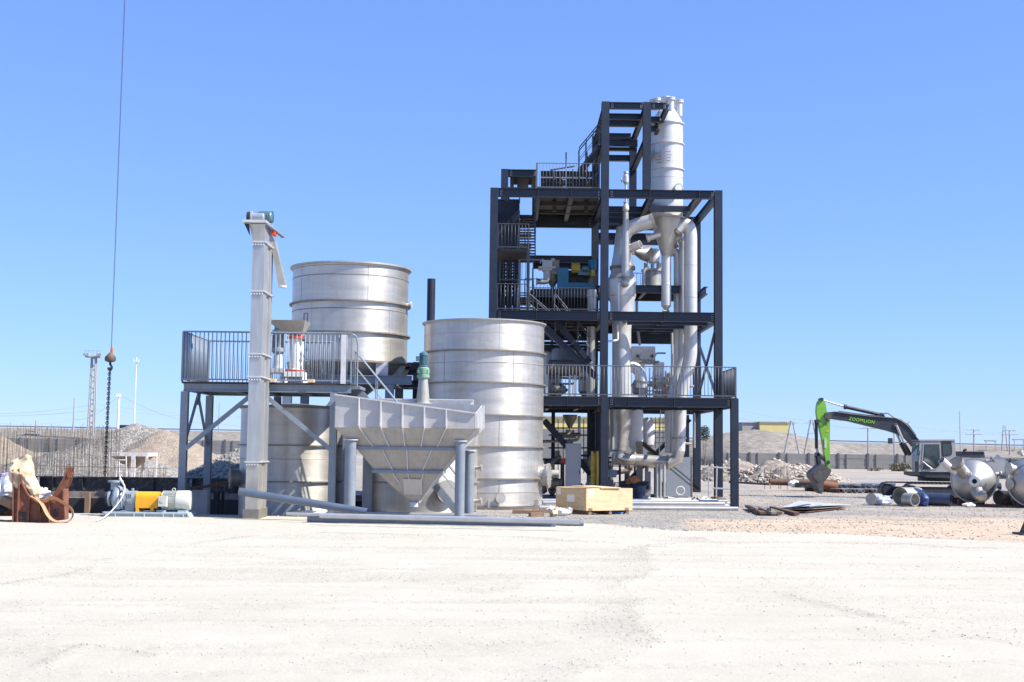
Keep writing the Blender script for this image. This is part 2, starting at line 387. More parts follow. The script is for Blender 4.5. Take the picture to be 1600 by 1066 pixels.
def ground():
    xs = np.concatenate([-np.geomspace(22.5, 4000, 26)[::-1], np.linspace(-22, 22, 560), np.geomspace(22.5, 4000, 26)])
    xs = np.unique(np.concatenate([xs, [PX0-.002, PX0+.002, PX1-.002, PX1+.002]]))
    ys = np.concatenate([np.linspace(-300, 4, 8), np.linspace(6, 11, 14), np.linspace(11.1, 46, 520), np.linspace(46.3, 75, 90), np.geomspace(76, 5000, 90)])
    ys = np.unique(np.concatenate([ys, [PY0-.002, PY0+.002, PY1-.002, PY1+.002]]))
    X, Y = np.meshgrid(xs, ys); Z = gz(X, Y)
    nx, ny = len(xs), len(ys)
    co = np.stack([X, Y, Z], -1).reshape(-1, 3).astype(np.float32)
    i = np.arange(nx*ny).reshape(ny, nx)
    q = np.stack([i[:-1,:-1], i[:-1,1:], i[1:,1:], i[1:,:-1]], -1).reshape(-1, 4)
    me = bpy.data.meshes.new('ground'); me.vertices.add(len(co)); me.vertices.foreach_set('co', co.ravel())
    me.loops.add(q.size); me.loops.foreach_set('vertex_index', q.ravel().astype(np.int32))
    me.polygons.add(len(q)); me.polygons.foreach_set('loop_start', (np.arange(len(q))*4).astype(np.int32)); me.update()
    x = X.ravel(); y = Y.ravel()
    ed = line_y(x, y) + 1.2*(fbm(x*.5, y*.5, 40)-.5)
    apron = 1-sstep(-.25, .25, y-ed)
    u = 800+FPX*x/np.maximum(y, 1)
    d = np.maximum(y, 1); v = 699+.012*(u-800)+FPX*EYE/d
    tan = sstep(1060, 1120, u+60*(fbm(x*.3, y*.3, 50)-.5)*2)*sstep(806, 812, v+14*(fbm(x*.3, y*.5, 51)-.5))*(1-apron)*.95
    tan = np.maximum(tan, .75*np.exp(-((v-767)/5.)**2)*sstep(1150, 1200, u)*(1-sstep(1330, 1400, u))*sstep(.35, .6, fbm(x*.2, y*.2, 52)))
    tan = np.maximum(tan, .35*sstep(850, 880, u)*(1-apron)*sstep(.45, .6, fbm(x*.35, y*.5, 53)))
    tan = np.maximum(tan, .5*sstep(.52, .7, fbm(x*.06, y*.04, 54))*sstep(75, 100, y))
    rb, ru = relief(x, y)
    rough = np.clip(.95*rb + .8*ru, 0, 1)
    a = me.color_attributes.new('zone', 'FLOAT_COLOR', 'POINT')
    a.data.foreach_set('color', np.stack([apron, tan, rough, np.ones_like(x)], -1).astype(np.float32).ravel())
    me.polygons.foreach_set('use_smooth', np.ones(len(q), bool))
    m = bpy.data.materials.new('ground_dust'); m.use_nodes = True; nt = m.node_tree; N = nt.nodes; L = nt.links
    b = N['Principled BSDF']; b.inputs['Roughness'].default_value = .95; b.inputs['Specular IOR Level'].default_value = .15
    at = N.new('ShaderNodeAttribute'); at.attribute_name = 'zone'; se = N.new('ShaderNodeSeparateColor'); L.new(at.outputs['Color'], se.inputs[0])
    tc = N.new('ShaderNodeTexCoord')
    def noi(sc_, det=8, ro=.6):
        n = N.new('ShaderNodeTexNoise'); n.inputs['Scale'].default_value = sc_; n.inputs['Detail'].default_value = det; n.inputs['Roughness'].default_value = ro
        L.new(tc.outputs['Object'], n.inputs[0]); return n.outputs['Fac']
    def ramp(fac, p0, c0, p1, c1):
        r = N.new('ShaderNodeValToRGB'); e = r.color_ramp.elements; e[0].position = p0; e[0].color = (*c0,1); e[1].position = p1; e[1].color = (*c1,1)
        L.new(fac, r.inputs[0]); return r.outputs[0]
    def mix(f, a_, b_, mode='MIX'):
        x_ = N.new('ShaderNodeMix'); x_.data_type = 'RGBA'; x_.blend_type = mode
        if isinstance(f, float): x_.inputs[0].default_value = f
        else: L.new(f, x_.inputs[0])
        L.new(a_, x_.inputs[6]); L.new(b_, x_.inputs[7]); return x_.outputs[2]
    pale = ramp(noi(.35), .3, (.44,.41,.338), .7, (.49,.46,.39))
    roughc = ramp(noi(9, 10, .75), .34, (.35,.323,.27), .62, (.465,.433,.365))
    c = mix(se.outputs[2], pale, roughc)
    vo = N.new('ShaderNodeTexVoronoi'); vo.inputs['Scale'].default_value = 9; L.new(tc.outputs['Object'], vo.inputs['Vector'])
    sv = N.new('ShaderNodeSeparateColor'); L.new(vo.outputs['Color'], sv.inputs[0])
    grav = mix(.5, ramp(sv.outputs[0], .1, (.14,.13,.12), .9, (.39,.37,.34)), ramp(noi(.5), .35, (.22,.20,.18), .65, (.34,.32,.29)))
    tanc = ramp(noi(.9), .3, (.42,.32,.23), .7, (.52,.42,.32))
    c2 = mix(se.outputs[1], grav, tanc)
    c = mix(se.outputs[0], c2, c)
    sm = ramp(noi(30, 4, .7), .35, (.86,.86,.86), .6, (1.03,1.03,1.03)); c = mix(1.0, c, sm, 'MULTIPLY')
    L.new(c, b.inputs['Base Color'])
    bp = N.new('ShaderNodeBump'); bp.inputs['Strength'].default_value = .5; bp.inputs['Distance'].default_value = .04
    L.new(noi(14, 10, .8), bp.inputs['Height']); L.new(bp.outputs[0], b.inputs['Normal'])
    me.materials.append(m)
    o = bpy.data.objects.new('ground', me); COL.objects.link(o); o['kind'] = 'structure'
ground()

_unit = np.array([(1,0,0),(-1,0,0),(0,1,0),(0,-1,0),(0,0,1),(0,0,-1)], float)
_uf = np.array([(0,2,4),(2,1,4),(1,3,4),(3,0,4),(2,0,5),(1,2,5),(3,1,5),(0,3,5)])
def rocks(name, pos, size, m, seed=1, flat=.7, label=None):
    rs = np.random.RandomState(seed); n = len(pos)
    v = np.repeat(_unit[None], n, 0)*(.6+.8*rs.rand(n, 6, 1)) + (rs.rand(n, 6, 3)-.5)*.5
    an = rs.rand(n)*6.28; c, s_ = np.cos(an), np.sin(an)
    x = v[...,0]*c[:,None]-v[...,1]*s_[:,None]; y = v[...,0]*s_[:,None]+v[...,1]*c[:,None]
    v = np.stack([x, y, v[...,2]*flat], -1)*size[:,None,None] + pos[:,None,:]
    f = (_uf[None]+np.arange(n)[:,None,None]*6).reshape(-1, 3)
    me = bpy.data.meshes.new(name); me.vertices.add(n*6); me.vertices.foreach_set('co', v.astype(np.float32).ravel())
    me.loops.add(f.size); me.loops.foreach_set('vertex_index', f.ravel().astype(np.int32))
    me.polygons.add(len(f)); me.polygons.foreach_set('loop_start', (np.arange(len(f))*3).astype(np.int32)); me.update()
    me.materials.append(m); o = bpy.data.objects.new(name, me); COL.objects.link(o); o['kind'] = 'stuff'
    if label: o['label'] = label
    return o
PEB = gravel_mat('pebble_stone', (.39,.36,.30), (.50,.46,.38), 3.0, 0)
GRAVEL2 = gravel_mat('mid_gravel', (.23,.215,.19), (.42,.39,.35), 5, 0)
def pebbles():
    rs = np.random.RandomState(5); n = 420000
    y = 12+31*rs.rand(n)**.75; x = (rs.rand(n)*2-1)*(y*.42+.5)
    rb, ru = relief(x, y); de = .015+.9*np.clip(rb, 0, 1)+.18*ru
    k = (rs.rand(n) < de) & (y < line_y(x, y)); x, y = x[k][:20000], y[k][:20000]
    sz = .004+.011*rs.rand(len(x))**3 + y*.0001
    rocks('gravel', np.stack([x, y, gz(x, y)+sz*.25], -1), sz, PEB, 6, label='loose pale pebbles scattered along the graded tracks')
    n = 200000; y = 33+42*rs.rand(n)**1.3; x = (rs.rand(n)*2-1)*(y*.42+.5)
    k = (y > line_y(x, y)-.4) & ~((x > PX0-.1) & (x < PX1+.1) & (y > PY0-.1) & (y < PY1+.1)) & (rs.rand(n) < .25+.75*sstep(.4, .6, fbm(x*.5, y*.6, 71)))
    x, y = x[k][:30000], y[k][:30000]; sz = .008+.036*rs.rand(len(x))**3.5
    rocks('gravel', np.stack([x, y, gz(x, y)+sz*.2], -1), sz, GRAVEL2, 7, label='coarse grey gravel strewn beyond the pale apron')
pebbles()

def mound(name, label, cx, cy, rx, ry, h, m, seed=0, n=70, z0=0.0, peaks=None, kind='structure', sharp=1.15, rough=.10):
    g = np.linspace(-1.15, 1.15, n); X, Y = np.meshgrid(g, g); R = np.sqrt(X*X+Y*Y)
    R = R*(1+.35*(fbm(X*1.4+3, Y*1.4, seed)-.5))
    Z = h*np.clip(1-R, 0, None)**sharp
    Z = Z + (h*rough*2*(fbm(X*3, Y*3, seed+3)-.5) + h*.06*(fbm(X*14, Y*14, seed+4)-.5))*np.clip((1-R)*4, 0, 1)
    Z = np.where(R > 1, -.25, Z)
    co = np.stack([X*rx+0, Y*ry, Z], -1).reshape(-1, 3)
    i = np.arange(n*n).reshape(n, n); q = np.stack([i[:-1,:-1], i[:-1,1:], i[1:,1:], i[1:,:-1]], -1).reshape(-1, 4)
    me = bpy.data.meshes.new(name); me.from_pydata(co.tolist(), [], q.tolist()); me.materials.append(m); me.shade_smooth()
    o = bpy.data.objects.new(name, me); COL.objects.link(o); o.location = (cx, cy, z0)
    if kind: o['kind'] = kind
    if label: o['label'] = label
    return o

# ------------------------------------------------------------------ embankment, hill, fences
def embankment():
    xs = np.concatenate([np.linspace(-900, -140, 40), np.linspace(-138, 150, 290), np.linspace(154, 1400, 60)])
    prof = [(-32, -.6), (-26, .3), (-18, .36), (-8, .72), (-3.5, .95), (-1.2, 1.0), (6, 1.0), (14, .5), (24, -.3)]
    pr = []
    for j in range(len(prof)-1):
        for t in np.linspace(0, 1, 7)[:-1]: pr.append((prof[j][0]*(1-t)+prof[j+1][0]*t, prof[j][1]*(1-t)+prof[j+1][1]*t))
    pr.append(prof[-1]); pr = np.array(pr)
    X, T = np.meshgrid(xs, np.arange(len(pr)))
    crest = np.interp(X, [-900, -92, 55, 92, 1400], [4.9, 4.85, 4.05, 3.6, 3.6])
    dy = pr[:,0][T]; dz = pr[:,1][T]
    Yc = 232+dy+1.0*(fbm(X*.05, T*.1, 80)-.5)*2
    Z = crest*dz + (.35*(fbm(X*.3, T*.35, 82)-.5) + .18*(fbm(X*1.2, T*.5, 83)-.5))*(dz < .97)*(dz > 0)
    co = np.stack([X, Yc, Z], -1).reshape(-1, 3); nx = len(xs)
    i = np.arange(len(co)).reshape(len(pr), nx); q = np.stack([i[:-1,:-1], i[:-1,1:], i[1:,1:], i[1:,:-1]], -1).reshape(-1, 4)
    me = bpy.data.meshes.new('embankment'); me.from_pydata(co.tolist(), [], q.tolist()); me.materials.append(SOIL); me.shade_smooth()
    o = bpy.data.objects.new('embankment', me); COL.objects.link(o); o['kind'] = 'structure'
    # the rail track along the crest
    t = MB()
    for dy_ in (1.6, 3.1):
        for k in range(len(xs)-1):
            a, b_ = xs[k], xs[k+1]
            za, zb = [float(np.interp(q_, [-900,-92,55,92,1400], [4.9,4.85,4.05,3.6,3.6])) for q_ in (a, b_)]
            t.bar((a, 232+dy_, za+.28), (b_, 232+dy_, zb+.28), .1, .16)
    solo('railway_track', t, RUSTY, 'dark rusty railway rails running along the embankment crest', 'railway track', (0, 234, 4.4))
embankment()
a_ = P(1215, 690, 205)
mound('hill', None, P(1185, 690, 207).x, 209, 19, 17, 5.75, SOIL, 4, 110, .1, sharp=.5, rough=.03)

def panel_fence(label, x0, x1, y, z, skip=(), seed=0):
    rs = random.Random(seed); n = int(abs(x1-x0)/4.0)
    t = thing('concrete_fence', label, 'fence', ((x0+x1)/2, y, z))
    for i in range(n+1):
        x = x0+4.0*i
        pb = MB().box((x-.14, y-.16, z-.3), (x+.14, y+.16, z+2.12)); part(t, 'post', pb, POSTC)
        pb = MB().box((x+1.02, y-.14, z-.3), (x+1.12, y+.14, z+2.02)); part(t, 'post', pb, POSTC)
        if i < n:
            for k in range(4):
                h0 = z-.2+k*.55; j = rs.uniform(-.02, .02)
                part(t, 'panel', MB().box((x+.16, y-.05+j, h0), (x+3.84, y+.05+j, h0+.535)), FENCEC)
    return t
panel_fence('grey precast concrete panel fence running behind the rubble heaps and excavator', P(1125, 720, 174).x, P(1462, 720, 174).x, 174, 0.02, seed=1)
panel_fence('grey precast concrete panel fence behind the gravel heaps at left', P(-60, 700, 176).x, P(440, 700, 176).x, 176, .85, seed=2)
def building2():
    Y = 150; a = P(846, 700, Y); b = P(1046, 700, Y); z1 = P(900, 653, Y).z; z0 = P(900, 671, Y).z
    t = thing('long_building', 'long low yellow building seen between the lower tower columns', 'building', ((a.x+b.x)/2, Y, 0))
    part(t, 'wall', MB().box((a.x, Y, z0), (b.x, Y+8, z1)), YELW)
    part(t, 'plinth_wall', MB().box((a.x-.05, Y-.1, -.3), (b.x+.05, Y+8, z0-.002)), FENCEC)
    part(t, 'parapet', MB().box((a.x-.15, Y-.2, z1), (b.x+.15, Y+8.2, z1+.15)), CONC)
    for k in range(7):
        x = a.x+1.3+k*(b.x-a.x-2)/7; f = part(t, 'window', MB().box((x, Y-.14, 1.2), (x+.9, Y-.102, 2.1)), POSTC)
        part(f, 'pane', MB().box((x+.08, Y-.16, 1.28), (x+.82, Y-.142, 2.02)), DARK)
building2()
def building():
    a = P(1187, 672, 208); b = P(1234, 672, 208); top = P(1200, 660, 208).z
    t = thing('flat_roofed_building', 'long yellow flat roofed building standing on top of the bare hill', 'building', (a.x, 208, a.z-.8))
    z0 = a.z-1.0
    part(t, 'wall', MB().box((a.x, 208, z0), (b.x, 214, top)), YELW)
    part(t, 'wall', MB().box((P(1160, 672, 209).x, 209, z0), (a.x-.02, 215, top-.1)), CONC, 'grey unpainted side wall')
    part(t, 'parapet', MB().box((a.x-.12, 207.85, top), (b.x+.12, 214.1, top+.12)), CONC)
    part(t, 'parapet', MB().box((P(1160, 672, 209).x-.1, 208.85, top-.098), (a.x-.13, 215.1, top+.0)), CONC)
building()
def pole(u, v0, v1, Y, label, r=.14, kind='pole', arms=(), name='utility_pole', cat='pole', m=PALEC, aframe=0, group=None):
    top = P(u, v0, Y); bot = P(u, v1, Y); bot.x = top.x
    t = thing(name, label, cat, (bot.x, Y, bot.z-.5), group)
    if aframe:
        for s_ in (-1, 1):
            part(t, 'leg', MB().tube((bot.x+s_*aframe, Y, bot.z-.5), (top.x+s_*.12, Y, top.z), r, r*.7, 8), m)
        part(t, 'brace', MB().bar((top.x-.5*aframe-.1, Y-.1, (top.z*.6+bot.z*.4)), (top.x+.5*aframe+.1, Y-.1, (top.z*.6+bot.z*.4)), .08, .08), m)
    else: part(t, 'shaft', MB().tube((bot.x, Y, bot.z-.5), (top.x, Y, top.z), r, r*.7, 8), m)
    for du, w_ in arms:
        z = top.z-du*Y/2000; c = MB().bar((top.x-w_/2, Y-.12, z), (top.x+w_/2, Y-.12, z), .09, .1)
        c_ = part(t, 'crossarm', c, m)
        for q in (-.45, 0, .45):
            part(c_, 'insulator', MB().tube((top.x+q*w_, Y-.12, z+.04), (top.x+q*w_, Y-.12, z+.36), .045, .035, 6), WHITE)
    return Vector((top.x, Y, top.z))
tops = {}
tops['a'] = pole(1237, 658, 708, 186, 'A-shaped concrete pole pair in front of the hill, left one of the two', .13, aframe=1.15, arms=((3, 1.4),))
tops['b'] = pole(1268, 656, 709, 186, 'A-shaped concrete pole pair close to the lime green excavator arm', .13, aframe=1.15, arms=((5, 1.4),))
tops['c'] = pole(1356, 668, 714, 182, 'single concrete pole with crossarm seen below the excavator boom', .13, arms=((2, 2.2),))
tops['d'] = pole(1397, 677, 716, 182, 'plain concrete pole just left of the excavator cab', .13)
tops['e'] = pole(1499.5, 643, 704, 200, 'tall thin pale mast rising behind the excavator engine hood', .08, name='mast', cat='mast')
tops['f'] = pole(1521.5, 671, 706, 190, 'concrete pole with crossarm behind the big steel vessel', .13, arms=((1, 2.0), (8, 2.6)))
tops['g'] = pole(1577, 672, 706, 190, 'concrete pole with crossarm near the right edge of the yard', .13, arms=((1, 2.0), (7, 2.6)))
tops['h'] = pole(1569, 665, 700, 192, 'slim leaning pole beside the crossarm pole at far right', .1, aframe=.45)
tops['i'] = pole(186, 617, 684, 150, 'white concrete pole behind the crane chain and grey gravel heap', .17, arms=((3, .5),), m=WHITE)
tops['j'] = pole(213.5, 558, 672, 185, 'tall hair-thin white mast right of the crane hook', .09, name='mast', cat='mast', arms=((7, .8),), m=WHITE)
tops['k'] = pole(116.5, 622, 670, 210, 'short thin pole left of the tall floodlight tower', .14)
tops['l'] = pole(56.5, 657, 670, 226, 'tiny stub post on the embankment crest at far left', .16)
tops['m'] = pole(343, 630, 672, 210, 'thin pole seen between the legs of the grey platform', .1, m=PALEC)
tops['n'] = pole(1116, 640, 712, 180, 'pale pole seen between the navy tower columns', .2)
def light_tower():
    Y = 220; top = P(147, 556, Y); bot = P(147, 672, Y); z0 = bot.z-1; x = top.x
    t = thing('floodlight_tower', 'tall pale lattice tower with a lamp platform on top, left of the crane hook', 'tower', (x, Y, z0))
    H = top.z-z0
    for sx in (-1, 1):
        for sy in (-1, 1): part(t, 'leg', MB().tube((x+sx*.46, Y+sy*.5, z0), (x+sx*.34, Y+sy*.35, top.z-.3), .14, .11, 6), PALEC)
    lm = MB()
    for k in range(14):
        s_ = 1 if k % 2 else -1; r0 = .46-.12*k/14; r1 = .46-.12*(k+1)/14
        lm.bar((x-s_*r0, Y-.45, z0+H*k/14), (x+s_*r1, Y-.45, z0+H*(k+1)/14-.2), .1, .1)
        lm.bar((x+s_*r0, Y+.45, z0+H*k/14), (x-s_*r1, Y+.45, z0+H*(k+1)/14-.2), .1, .1)
    part(t, 'lacing', lm, PALEC)
    f = part(t, 'platform', MB().box((x-1.3, Y-.8, top.z-.32), (x+1.3, Y+.8, top.z-.1)), PALEC)
    rl = MB().bar((x-1.3, Y-.8, top.z+.8), (x+1.3, Y-.8, top.z+.8), .07, .07)
    for q in (-1.3, -.65, 0, .65, 1.3): rl.bar((x+q, Y-.8, top.z-.1), (x+q, Y-.8, top.z+.8), .07, .07)
    part(t, 'railing', rl, PALEC)
    for q in (-1.35, -.8, .9, 1.4): part(t, 'floodlight', MB().cbox((x+q, Y-.95, top.z+.15), (.4, .3, .45)), PALEC)
    tops['T'] = Vector((x, Y, top.z-1))
light_tower()
def wire(pts, label, r=.025, sag=.6):
    mb = MB()
    for a, b in zip(pts[:-1], pts[1:]):
        a, b = Vector(a), Vector(b)
        q = [a.lerp(b, t/10) - Vector((0, 0, sag*4*(t/10)*(1-t/10))) for t in range(11)]
        mb.path(q, r, 4)
    solo('power_line', mb, mat('wire_grey', (.28,.3,.33), .6), label, 'cable')
wire([P(-120, 645, 230), P(146, 641, 220), P(560, 648, 250)], 'overhead wire passing the floodlight tower', .018, .8)
wire([P(-120, 640, 235), P(146, 632, 228), P(600, 652, 260)], 'higher overhead wire crossing the sky at left', .018, 1.2)
wire([P(-60, 651, 190), P(115, 655, 205), tops['i'], P(343, 662, 200), P(600, 664, 220)], 'lower sagging wire between the small left poles', .02, 1.0)
wire([P(1150, 652, 190), tops['a'], tops['b'], tops['c'], tops['f'], tops['g'], P(1700, 690, 190)], 'thin power line strung along the right hand poles', .018, .5)
wire([P(1150, 640, 230), P(1350, 655, 225), P(1700, 682, 225)], 'faint upper power line across the right sky', .015, 1.0)
# ------------------------------------------------------------------ common builders
def unit_bar(r, h, m, n=6, name='bar'):
    mb = MB().tube((0,0,0), (0,0,h), r, r, n); me = bpy.data.meshes.new(name)
    me.from_pydata(mb.v, [], mb.f); me.materials.append(m); me.shade_smooth(); return me
_bars = {}
def railing(parent, p0, p1, h, sp, m, r=.012, rt=.022, post=True, low=.08, name='railing', slope=False):
    p0, p1 = Vector(p0), Vector(p1); up = Vector((0,0,h)); L = (p1-p0).length
    mb = MB().tube(p0+up, p1+up, rt, n=8); mb.bar(p0+Vector((0,0,low)), p1+Vector((0,0,low)), .02, .05)
    if post:
        for q in (p0, p1): mb.cbox(q+up/2, (.05, .05, h))
    rl = part(parent, name, mb, m)
    key = (round(r, 4), round(h-low, 3), m.name)
    if key not in _bars: _bars[key] = unit_bar(r, h-low, m)
    n = max(2, int(round(L/sp))); org = root_of(parent).location
    for i in range(1, n): linked(rl, 'bar', _bars[key], p0.lerp(p1, i/n)+Vector((0,0,low))-org)
    return rl
def stair(parent, top, bot, wid, n, m, mrail, rails=(1,1), side=(0,1,0), rh=1.05, name='staircase', tthick=.03):
    top, bot = Vector(top), Vector(bot); s_ = Vector(side).normalized()*wid
    st = part(parent, name, MB().bar(top, bot, .05, .24), m); part(st, 'stringer', MB().bar(top+s_, bot+s_, .05, .24), m); org = root_of(parent).location
    d = (bot-top); dh = Vector((d.x, d.y, 0)).normalized()
    tm = MB().cbox((0,0,0), (.26 if abs(dh.x) > .5 else wid-.06, .26 if abs(dh.y) > .5 else wid-.06, tthick))
    me = bpy.data.meshes.new('tread'); me.from_pydata(tm.v, [], tm.f); me.materials.append(m)
    for i in range(1, n): linked(st, 'tread', me, top.lerp(bot, i/n)+s_/2-org)
    for k, o_ in enumerate((Vector((0,0,0)), s_)):
        if not rails[k]: continue
        rb = MB().tube(top+o_+Vector((0,0,rh)), bot+o_+Vector((0,0,rh)), .025, n=8)
        rb.tube(top+o_+Vector((0,0,rh*.55)), bot+o_+Vector((0,0,rh*.55)), .014, n=6)
        q = max(3, int(d.length/1.0))
        for i in range(q+1):
            c = top.lerp(bot, i/q)+o_; rb.tube(c, c+Vector((0,0,rh)), .018, n=6)
        part(parent, 'handrail', rb, mrail)
    return st
def ring_part(t, c, r, z, h=.05, w_=.1, m=None, name='stiffening_ring', n=72):
    return part(t, name, MB().lathe((c[0], c[1], z), [(r-.01, 0), (r+w_, 0), (r+w_, h), (r-.01, h)], n), m or SEAM)

# ------------------------------------------------------------------ pit
def pit():
    t = MB()
    wx = PX1-.01
    t.box((PX0, PY0-.06, PZ-.1), (wx, PY0+.01, -.03)); solo_ = t
    o = solo('pit_wall', t, CONC, 'low concrete lip of the dark pit below the grey platform', None, kind='structure')
    m2 = MB().box((PX1-.02, PY0+.02, PZ-.1), (PX1+.05, PY1, -.03)); solo('pit_wall', m2, CONC, None, None, kind='structure')
    # far side: brown concrete upstand and black girders lying on it
    y = 56.1
    up = MB().box((-34, y, -.05), (P(640, 780, y).x, y+.5, P(200, 769, y).z-.02)); solo('pit_wall', MB().box((-34, PY1-.08, PZ-.1), (PX1-.03, PY1-.015, -.01)), DARK, None, None, kind='structure'); solo('concrete_upstand', up, mat('brown_concrete', (.20,.165,.14), .9, 0, .3, 1.5, stain=(.07,.06,.06), stain_amt=.7), 'stained brown concrete edge under the long black girders', 'wall', smooth=False)  # far pit wall is near black: the pit's shade painted as its colour
    u0 = [-220, 62, 172, 300]; u1 = [58, 240, 296, 476]
    labs = ['long black steel girder lying behind the rusty cradle at far left', 'black peeling steel girder behind the motor pump set', 'short black steel girder stretching under the crane chain and white hopper frame', 'black steel girder lying behind the grey platform legs']
    for a, b, lb, dy in zip(u0, u1, labs, (0, .55, .02, .6)):
        yy = y-.1+dy; z1 = P(200, 745.5, yy).z; z0 = P(200, 768.5, yy).z
        A = P(a, 756, yy).x; B = P(b, 756, yy).x
        g = MB().ibeam((A, yy, (z0+z1)/2), (B, yy, (z0+z1)/2), z1-z0, .32, .04, .05)
        tt = thing('steel_girder', lb, 'girder', ((A+B)/2, yy, z0)); part(tt, 'web_and_flanges', g, BLACK)
        n = int((B-A)/1.3)
        for i in range(n): part(tt, 'stiffener', MB().box((A+.6+i*1.3, yy-.14, z0+.05), (A+.63+i*1.3, yy-.02, z1-.05)), BLACK)
    # props and brackets in the dark
    for u, lb in ((137, 'tan timber prop standing below the black girder behind the cradle'), (196, 'short timber prop below the black girder behind the pump')):
        A = P(u, 780, y-.35); solo('timber_prop', MB().box((A.x-.1, A.y-.1, PZ), (A.x+.1, A.y+.1, P(u, 769, A.y).z)), WOODD, lb, 'prop')
    # concrete block wall and rods under the platform
    a = P(293, 766, 45.2); b = P(324, 766, 45.2)
    w2 = MB().box((a.x, 45.2, PZ), (b.x, 45.6, a.z)); solo('concrete_block', w2, CONC, 'grey concrete wall stub between the two left platform legs', 'wall', smooth=False)
    rb = MB().bar(P(296, 764, 44.9), P(356, 755, 47.0), .08, .1); solo('rusty_rail', rb, RUSTY, 'rusty rail leaning across the concrete stub under the platform', 'rail')
    for i, (u, v0) in enumerate(((337, 757), (342, 757), (349, 760))):
        c = P(u, v0, 48+i*.3); solo('dark_post', MB().box((c.x-.05, c.y-.05, PZ), (c.x+.05, c.y+.05, c.z)), BLACK, 'thin dark post in the pit beside the round tank nozzle, ' + ['leftmost', 'middle', 'rightmost'][i] + ' of three', 'post', group='dark posts in the pit')
pit()

# ------------------------------------------------------------------ gravel heaps at left
def heap(name, label, u, v, Y, rx, ry, m, seed, z0=0, **k):
    p = P(u, v, Y); return mound(name, label, p.x, Y, rx, ry, p.z-z0+.35, m, seed, 80, z0, kind='stuff', **k)
heap('gravel_heap', 'large grey gravel heap behind the white hopper frame', 212, 671, 92, 8.5, 6, GRAVEL, 1, sharp=.85)
heap('gravel_heap', 'tan gravel heap sloping down right of the grey heap', 258, 681, 89, 6.6, 5, TANG, 2, sharp=.95)
heap('gravel_heap', 'low grey gravel heap behind the rebar at far left', -12, 682, 90, 6.5, 5, TANG, 3, sharp=.9)
heap('gravel_heap', 'wide low gravel bank behind the rebar field', 130, 708, 84, 8, 4, GRAVEL, 5, sharp=.8)
heap('gravel_heap', 'dark shaded gravel heap beside the lower left tank', 384, 705, 60, 4.3, 3, GRAVEL, 6, sharp=.9)
heap('gravel_heap', 'small shaded gravel hump behind the black girder', 268, 752, 61, 2.7, 2.2, GRAVEL, 7, sharp=.6)
0 and mound('dirt_bank', None, -58, 158, 45, 16, 2.6, SOIL, 9, 70, 0, kind='structure', sharp=.5)
def heap_rocks(u, v, Y, rx, ry, n, seed, label, m=None):
    p = P(u, v, Y); r2 = np.random.RandomState(seed); a = r2.rand(n)*6.28; rr = np.sqrt(r2.rand(n))*1.02
    h = (p.z+.3)*np.clip(1-rr, 0, 1)**.88
    rocks('loose_stones', np.stack([p.x+rr*np.cos(a)*rx, Y+rr*np.sin(a)*ry, h], -1), .03+.07*r2.rand(n)**3, m or GRAVEL2, seed, .7, label)
heap_rocks(212, 671, 92, 8.5, 6, 5000, 31, 'loose stones lying on the large grey gravel heap')
heap_rocks(384, 705, 60, 4.3, 3, 1800, 32, 'loose stones on the shaded heap beside the lower tank')
# rebar
def rebar():
    Y = 61.0; rs = random.Random(4)
    a = P(-40, 745, Y); t = thing('rebar_curtain', 'dense curtain of thin upright rebar rods behind the black girders at left', 'rebar', (P(90, 745, Y).x, Y, 0))
    me = unit_bar(.011, 1.0, mat('rebar_steel', (.15,.125,.105), .8, .2, .2, 4), 4, 'rod')
    for i in range(210):
        u = -60+i*1.45+rs.uniform(-.5, .5) if i < 170 else rs.uniform(185, 262)
        yy = Y+rs.choice((0, .8, 1.6))+rs.uniform(-.15, .15)
        h = P(u, rs.uniform(664, 676) if i < 170 else rs.uniform(722, 735), yy).z
        if rs.random() < .08: h *= 1.05
        linked(t, 'rod', me, Vector((P(u, 720, yy).x, yy, 0))-t.location, (rs.uniform(-.02, .02), rs.uniform(-.022, .022), 0), (1, 1, h))
    for z in (.5, 1.3):
        part(t, 'tie_rod', MB().tube((P(-60, 720, Y).x, Y-.05, z), (P(262, 740, Y).x, Y-.05, z-.1), .012, n=5), RUSTY)
rebar()
